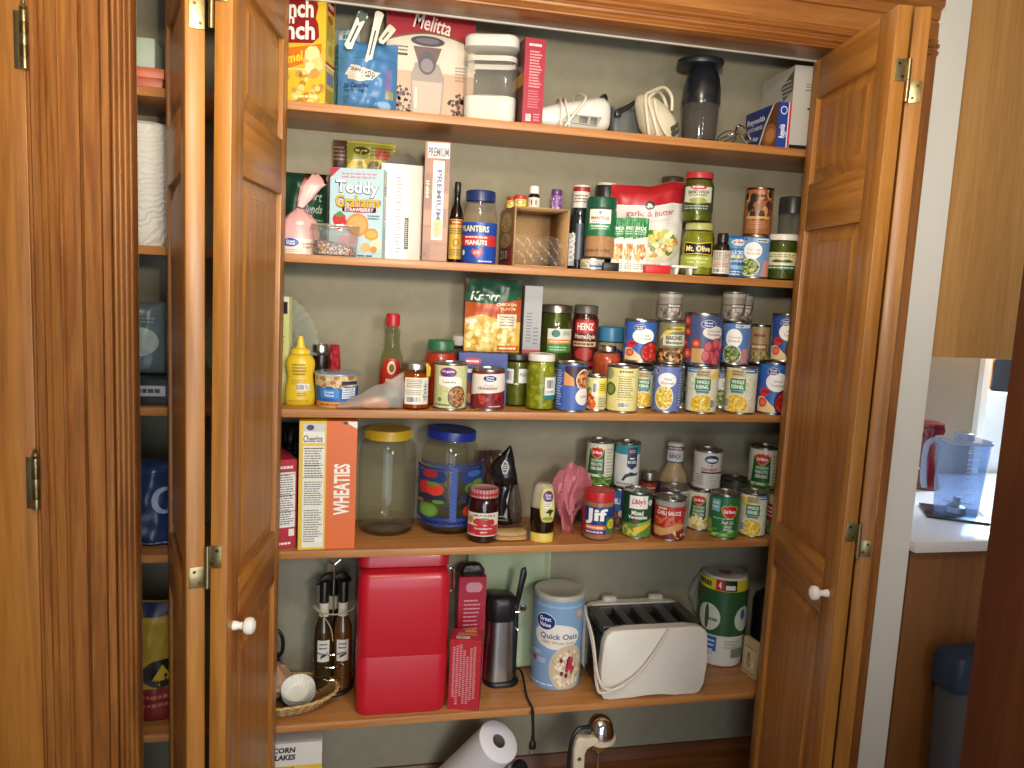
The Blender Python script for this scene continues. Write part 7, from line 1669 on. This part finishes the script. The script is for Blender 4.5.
# toaster
a = at_z(588, 704, Z5); b = at_z(704, 697, Z5)
fa = Vector((at_y(600, 706, .010).x, .010, Z5)); fb = Vector((at_y(703, 697, .010).x, .010, Z5))
w = (fb-fa).length; rz = math.atan2(fb.y-fa.y, fb.x-fa.x); d = .205; h = at_y(640, 626, .03).z-Z5
n = Vector((-math.sin(rz), math.cos(rz), 0)); m = (fa+fb)/2+n*d/2
t = thing('toaster', 'white four slice toaster with a dark slotted top', 'toaster', m, rz)
WT = mat('#e0dbcf', rough=.3, coat=.2, name='toaster_white')
def side(y0, y1, nm):
    bm = BM(); pts = []
    N = 10
    bot = [(-.5, .02), (-.47, .004), (-.40, 0), (-.2, .004), (-.05, .012), (.08, .012), (.22, .003), (.40, 0), (.46, .006), (.5, .03)]
    topc = [(.52, .45), (.515, .80), (.49, .93), (.43, .985), (.3, 1.0), (-.3, 1.0), (-.43, .985), (-.485, .93), (-.51, .80), (-.52, .45)]
    pts = [(x*w, z if i < 0 else z*1.0) for i, (x, z) in enumerate(bot)]
    pts = [(x, z) for x, z in [(x*w*1.0, zz) for x, zz in bot]]+[(x*w*.98, z*h) for x, z in topc]
    prism(bm, pts, y0, y1, 0, 'xz', .004); return obj(nm, bm, WT, t, sharp=40)
side(-d/2, -d/2+.030, 'front_panel'); side(d/2-.030, d/2, 'back_panel')
BR = mat('#8d8a84', rough=.18, metal=1.0, name='polished_end'); TOPM = mat('#5b5a58', rough=.35, metal=.5, name='grey_top')
bm = BM(); prism(bm, [(-w*.47, .012), (w*.47, .012), (w*.485, h*.86), (-w*.485, h*.86)], -d/2+.0305, d/2-.0305, 0, 'xz'); o = obj('inner_body', bm, BR, t); o['label'] = 'polished metal ends'
bm = BM()
xs = [-.445, -.375, -.265, -.195, -.075, .0, .11, .185, .30, .37, .485]
sl = [(-.36, -.245), (-.165, -.05), (.06, .175), (.265, .38)]
edges = [-.475]+[e for s in sl for e in s]+[.475]
for i in range(0, len(edges), 2): box(bm, edges[i]*w, edges[i+1]*w, -d/2+.031, d/2-.031, h*.862, h*.985, 0, .002)
box(bm, -.475*w, .475*w, -d/2+.031, -d/2+.042, h*.862, h*.984, 0, .001); box(bm, -.475*w, .475*w, d/2-.045, d/2-.031, h*.862, h*.984, 0, .001)
obj('slotted_top', bm, TOPM, t)
for s0, s1 in sl:
    bm = BM(); box(bm, s0*w+.001, s1*w-.001, -d/2+.043, d/2-.046, h*.861, h*.868, 0)
    for k in range(5):
        for xx in (s0*w+.004, s1*w-.004): tube(bm, [(xx, -d/2+.05+.025*k, h*.868), (xx, -d/2+.05+.025*k, h*.965)], .0009, 5, 0, 1)
    obj('slot', bm, mat('#121110', rough=.7), t)
for s in (-.22, .26):
    bm = BM(); box(bm, s*w-.022, s*w+.022, d/2-.012, d/2+.012, h*.94, h*1.06, 0, .008, 3); obj('lever', bm, mat('#cbc6ba', rough=.4), t)
p_ = lambda x, y, z: (x*w, y, z*h)
for q, pts in enumerate((( p_(-.50, d/2-.02, .7), p_(-.545, .04, .98), p_(-.55, -.05, .80), p_(-.545, -d/2-.012, .35), p_(-.42, -d/2-.016, .20), p_(-.16, -d/2-.012, .42), p_(.06, -d/2-.010, .90), p_(.10, -d/2-.006, 1.03)),
                         (p_(-.50, d/2-.03, .8), p_(-.54, .05, 1.05), p_(-.555, -.06, .70), p_(-.55, -d/2-.005, .25), p_(-.50, -d/2-.018, .16), p_(-.30, -d/2-.016, .24)))):
    bm = BM(); tube(bm, pts, .0040, 8, flat=.7); o = obj('cord', bm, mat('#dcd6c8', rough=.4), t); o['label'] = 'white looped cord'

# paper towel pack in printed wrap
F_ = fit(694, 740, 561, Z5, py=667.5)
R, H = F_.r, F_.h
t = thing('towel_roll', 'paper towel roll in a green and yellow printed plastic wrap', 'paper towel', F_.c, F_.rz)
PT = mat('#dcd9cf', rough=.9, bump=.3, bscale=140, name='paper_towel')
bm = BM(); lathe(bm, [(.020, H-.03), (.020, H*.985), (R*.93, H*.985), (R*.985, H*.95), (R, H*.6), (R, .03), (R*.95, .004), (0, .001)], 44); obj('roll', bm, PT, t)
bm = BM(); lathe(bm, [(0, H-.06), (.0195, H-.06), (.0195, H*.984), (.018, H*.984), (.018, H-.05), (0, H-.05)], 24); obj('cardboard_core', bm, KRAFT, t)
A = Art().rect(-1.75, .36, 1.75, .86, '#2f5a32').rect(-1.75, .86, 1.75, .985, '#d9c92c').rect(-.32, .865, .02, .985, '#c2242c').text('4', -.15, .925, .12, .08, '#f4f1e8', .03).rect(.02, .865, .55, .985, '#23221f').rect(.08, .88, .48, .93, '#e6e2d6').lines(-1.2, .88, -.45, .96, 1, '#3a5a2c', .7)
A.ell(-.55, .55, .52, .15, '#d3d8c4').ell(-.62, .55, .10, .14, '#4a5a34').lines(-0.575, 0.505, -0.125, 0.555, 1, '#5a6a4a', .6).ell(1.0, .55, .45, .14, '#cfd6c4').ell(.95, .60, .12, .06, '#2f5a9c')
A.rect(-.62, .18, -.12, .34, '#2c5cab').bars(-.85, .12, -.25, .20).lines(.2, .22, .9, .32, 3, '#a8b89c').rect(.5, .12, 1.1, .22, '#7d8474').lines(-.6, .22, -.15, .32, 2, '#d8e2f2')
ms = []; bm = BM(); imprint(bm, ms, A, cyl_surf(R+.0012, 0, H*.985), (-1.75, 0, 1.75, 1), du=.12, dv=.25); obj('printed_wrap', bm, ms, t, recalc=False)
bm = BM(); R_ = random.Random(5); rings = []
for i in range(7):
    v = i/6; rings.append([(-R*1.0-.030*math.sin(PI*v)*(.6+.5*math.sin(2*PI*k/10))+.006*R_.uniform(-1, 1), .028*math.cos(2*PI*k/10)*(1-.3*v)+.004*R_.uniform(-1, 1)-.01, H*.45+H*.5*v+.004*R_.uniform(-1, 1)) for k in range(10)])
loft(bm, rings, 0, False, False); obj('loose_wrap', bm, clear('#f2f2ee', rough=.08, op=.10, name='loose_plastic'), t, sharp=15)
# black round pan lid behind and small clock box
F_ = fit(748, 776, 588, Z5, y=.175)
t = thing('black_jar_lid', 'black rounded container behind the paper towel roll', 'container', F_.c, 0)
bm = BM(); lathe(bm, [(0, 0), (F_.r*.9, 0), (F_.r, .006), (F_.r, F_.h*.9), (F_.r*.85, F_.h), (0, F_.h)], 32); obj('body', bm, BLACK, t)
bm = BM(); lathe(bm, [(F_.r*.5, F_.h+.0005), (F_.r*.5, F_.h+.012), (0, F_.h+.014)], 20); obj('knob', bm, BLACK, t)
a, b = at_z(757, 676, Z5), at_z(743, 663, Z5)
fa = Vector((at_y(755.5, 674, .060).x, .060, Z5)); fb = Vector((at_y(742, 664, .125).x, .125, Z5))
F_ = Fit(); F_.a, F_.b = fb, fa; F_.w = (fb-fa).length; F_.rz = math.atan2(fa.y-fb.y, fa.x-fb.x); F_.m = (fa+fb)/2; F_.z = Z5; F_.h = .108
A = Art().rect(0, 0, 1, 1, '#cdb98a').rect(.10, .08, .94, .80, '#a8946a').rect(.14, .12, .92, .76, '#d8cba4').ell(.42, .46, .17, .20, '#c0ab7c').speck(.45, .44, .26, .24, 8, ('#3a342a', '#8a7a52'), .04).ell(.72, .36, .09, .12, '#efe6cc')
t, w, h = carton(F_, .018, 'small cream framed box turned sideways at the shelf end', 'box', '#d9c48c', {'F': A}, None, 'framed_box', .002)
# ================================================================== pantry floor and the gap beside the casing
ZF = 0.0
# yellow and white flakes box
yb = .035
xa, xb = at_y(262, 760, yb).x, at_y(322, 760, yb).x; h = at_y(300, 743, yb).z
F_ = Fit(); F_.m = Vector(((xa+xb)/2-.03, yb, .0)); F_.w = xb-xa+.06; F_.h = h; F_.z = 0; F_.rz = 0
A = Art().rect(0, 0, 1, 1, '#d9d4cc').rect(0, 0, 1, .84, '#dcb83a').text('CORN', .55, .955, .27, .04, '#1d1c1c', .045, shear=.15).text('FLAKES', .54, .903, .29, .04, '#1d1c1c', .045, shear=.15).lines(0.430, 0.818, 0.690, 0.832, 1, '#5a3c1c', .6).lines(.1, .3, .9, .6, 6, '#a8842a')
B = Art().rect(0, 0, 1, 1, '#b8b2ac').rect(0, 0, 1, .84, '#b89a34')
t, w, h = carton(F_, .07, 'white and yellow corn flakes box standing on the pantry floor', 'box', '#d9d4cc', {'F': A, 'R': B}, None, 'cereal_box')

def tilted(name, label, cat, base, up, group=None):
    t = thing(name, label, cat, base)
    t.rotation_euler = Vector(up).to_track_quat('Z', 'Y').to_euler()
    return t
# paper roll leaning, seen from its end
topc = at_y(499, 741, .02); axis = Vector((at_y(500, 742, .0)-at_y(462, 800, .02))); axis = Vector((.075, -.10, .155)).normalized()
R = .058; L = .27
t = tilted('paper_roll', 'white paper towel roll leaning against the back wall on the floor', 'paper towel', topc-axis*L, axis)
bm = BM(); lathe(bm, [(.019, L-.05), (.019, L), (R-.004, L), (R, L-.003), (R, .003), (R-.003, 0), (0, 0)], 44); obj('roll', bm, mat('#e6e4ea', rough=.9, bump=.15, bscale=120), t)
bm = BM(); lathe(bm, [(.0188, L-.06), (.0188, L-.0005), (.0172, L-.0005), (.0172, L-.055), (0, L-.055)], 24); obj('cardboard_core', bm, mat('#6f6a64', rough=.9), t)
# dark plastic film edge behind the roll
# round black lid next to the roll
p = at_y(518, 762, .03)
t = tilted('bottle', 'black bottle with a pale body lying beside the white roll', 'bottle', p-Vector((.03, -.12, .16)), (.2, -.62, .75))
bm = BM(); lathe(bm, [(0, 0), (.030, 0), (.033, .004), (.033, .14), (.026, .165), (.018, .17)], 28); obj('body', bm, mat('#b8b2b8', rough=.3), t)
bm = BM(); lathe(bm, [(0, .168), (.020, .168), (.0205, .192), (.016, .196), (.012, .190), (0, .190)], 24); obj('cap', bm, BLACK, t)
# hand juicer: white arms with a steel bowl on a stem
bp = at_y(600, 742, -.005)
t = thing('ice_cream_scoop', 'chrome and white hand press with an egg shaped steel bowl on a stem', 'press', (bp.x, .0, 0), 0)
zc = bp.z
rb = .037
bm = BM(); lathe(bm, [(0, zc-.036), (rb*.35, zc-.033), (rb*.80, zc-.016), (rb, zc+.010), (rb*1.02, zc+.028), (rb*.92, zc+.050), (rb*.66, zc+.066), (rb*.3, zc+.0725), (0, zc+.0735)], 32); obj('steel_bowl', bm, CHROME, t)
bm = BM(); lathe(bm, [(0, .016), (.0042, .016), (.0042, zc-.034), (.006, zc-.030), (0, zc-.030)], 14); lathe(bm, [(0, 0), (.035, 0), (.034, .008), (.008, .014), (.004, .02), (0, .02)], 28); obj('stem', bm, CHROME, t)
IV = mat('#cdbfa6', rough=.35, name='ivory_plastic')
bm = BM(); zz = zc+.018
prism(bm, [(-.083, zz-.018), (-.078, zz+.006), (-.070, zz+.018), (-.050, zz+.014), (-.020, zz+.012), (-.004, zz+.006), (-.004, zz-.006), (-.026, zz-.002), (-.048, zz-.012), (-.056, zz-.03), (-.050, zz-.10), (-.044, zz-.30), (-.078, zz-.30), (-.080, zz-.10)], -.034, -.014, 0, 'xz', .004)
obj('white_arm', bm, IV, t)
bm = BM(); lathe(bm, [(rb*1.03, zc+.006), (rb*1.16, zc+.007), (rb*1.16, zc+.016), (rb*1.03, zc+.017)], 30); obj('collar', bm, IV, t)
bm = BM(); tube(bm, [(-.088, -.012, .01), (-.088, -.012, zz-.1), (-.084, -.012, zz-.01), (-.068, -.010, zz+.026), (-.045, -.008, zz+.030), (-.022, -.004, zz+.028)], .0055); obj('black_arm', bm, BLACK, t)
bm = BM(); lathe(bm, [(0, -.0375), (.005, -.0375), (.004, -.035), (.0045, -.033), (0, -.033)], 14, M=Matrix.Translation((-.066, 0, zz-.042)) @ Matrix.Rotation(PI/2, 4, 'X') @ Matrix.Scale(-1, 4, (0, 0, 1))); obj('rivet', bm, BRASS, t)

# things seen through the gap between the casing and the folded leaf
for i, (zb, hh, col, lb) in enumerate(((Z1, .020, '#b5512a', 'flat orange red baking mat box lowest on the top shelf end'), (Z1+.0205, .022, '#c2592c', 'flat orange red box on top of its twin beside the casing'))):
    bm = BM(); box(bm, -.10, .10, -.075, .075, 0, hh, 0, .002)
    o = obj('flat_box', bm, mat(col, rough=.4), loc=(-.47, .08+.004*i, zb), rot=(0, 0, .04*i)); tag(o, lb, 'box')
bm = BM(); box(bm, -.09, .09, -.06, .06, 0, .065, 0, .003)
o = obj('storage_box', bm, mat('#a9b8a6', rough=.5), loc=(-.48, .09, Z1+.043)); tag(o, 'pale green box on the flat orange red boxes', 'box')
p = at_y(150, 240, .06)
t = thing('towel_roll', 'white embossed paper towel roll behind the fluted casing', 'paper towel', (p.x-.022, .105, Z2), 0)
bm = BM(); lathe(bm, [(.02, .25), (.02, .272), (.060, .272), (.067, .265), (.068, .24), (.068, .01), (.064, 0), (0, 0)], 44)
EMB, nt_, b_ = new_mat('embossed_towel'); b_.inputs['Base Color'].default_value = lin('#e3e1d8'); b_.inputs['Roughness'].default_value = .95
w_ = nt_.nodes.new('ShaderNodeTexWave'); w_.wave_type = 'RINGS'; w_.inputs['Scale'].default_value = 28; w_.inputs['Distortion'].default_value = 9; w_.inputs['Detail'].default_value = 2
tc_ = nt_.nodes.new('ShaderNodeTexCoord'); nt_.links.new(tc_.outputs['Object'], w_.inputs['Vector']); bu_ = nt_.nodes.new('ShaderNodeBump'); bu_.inputs['Strength'].default_value = .5; bu_.inputs['Distance'].default_value = .004
nt_.links.new(w_.outputs['Fac'], bu_.inputs['Height']); nt_.links.new(bu_.outputs['Normal'], b_.inputs['Normal'])
obj('roll', bm, EMB, t)
bm = BM(); lathe(bm, [(0, .22), (.0195, .22), (.0195, .271), (.0178, .271), (.0178, .225), (0, .225)], 20); obj('cardboard_core', bm, KRAFT, t)
p = at_y(150, 380, .12)
F_ = Fit(); F_.m = Vector((p.x-.03, .10, Z3+.062)); F_.w = .13; F_.h = .17; F_.rz = 0; F_.z = Z3
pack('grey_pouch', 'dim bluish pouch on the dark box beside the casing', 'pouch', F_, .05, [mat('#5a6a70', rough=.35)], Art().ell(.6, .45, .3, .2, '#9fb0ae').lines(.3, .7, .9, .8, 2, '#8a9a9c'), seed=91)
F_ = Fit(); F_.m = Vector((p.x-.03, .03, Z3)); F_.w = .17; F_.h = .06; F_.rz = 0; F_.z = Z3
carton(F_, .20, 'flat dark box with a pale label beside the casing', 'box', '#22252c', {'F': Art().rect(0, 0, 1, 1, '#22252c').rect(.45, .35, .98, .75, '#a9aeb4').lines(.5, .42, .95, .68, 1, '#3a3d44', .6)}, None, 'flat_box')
p = at_y(152, 540, .05)
F_ = Fit(); F_.m = Vector((p.x-.03, .05, Z4)); F_.w = .16; F_.h = .205; F_.rz = 0; F_.z = Z4
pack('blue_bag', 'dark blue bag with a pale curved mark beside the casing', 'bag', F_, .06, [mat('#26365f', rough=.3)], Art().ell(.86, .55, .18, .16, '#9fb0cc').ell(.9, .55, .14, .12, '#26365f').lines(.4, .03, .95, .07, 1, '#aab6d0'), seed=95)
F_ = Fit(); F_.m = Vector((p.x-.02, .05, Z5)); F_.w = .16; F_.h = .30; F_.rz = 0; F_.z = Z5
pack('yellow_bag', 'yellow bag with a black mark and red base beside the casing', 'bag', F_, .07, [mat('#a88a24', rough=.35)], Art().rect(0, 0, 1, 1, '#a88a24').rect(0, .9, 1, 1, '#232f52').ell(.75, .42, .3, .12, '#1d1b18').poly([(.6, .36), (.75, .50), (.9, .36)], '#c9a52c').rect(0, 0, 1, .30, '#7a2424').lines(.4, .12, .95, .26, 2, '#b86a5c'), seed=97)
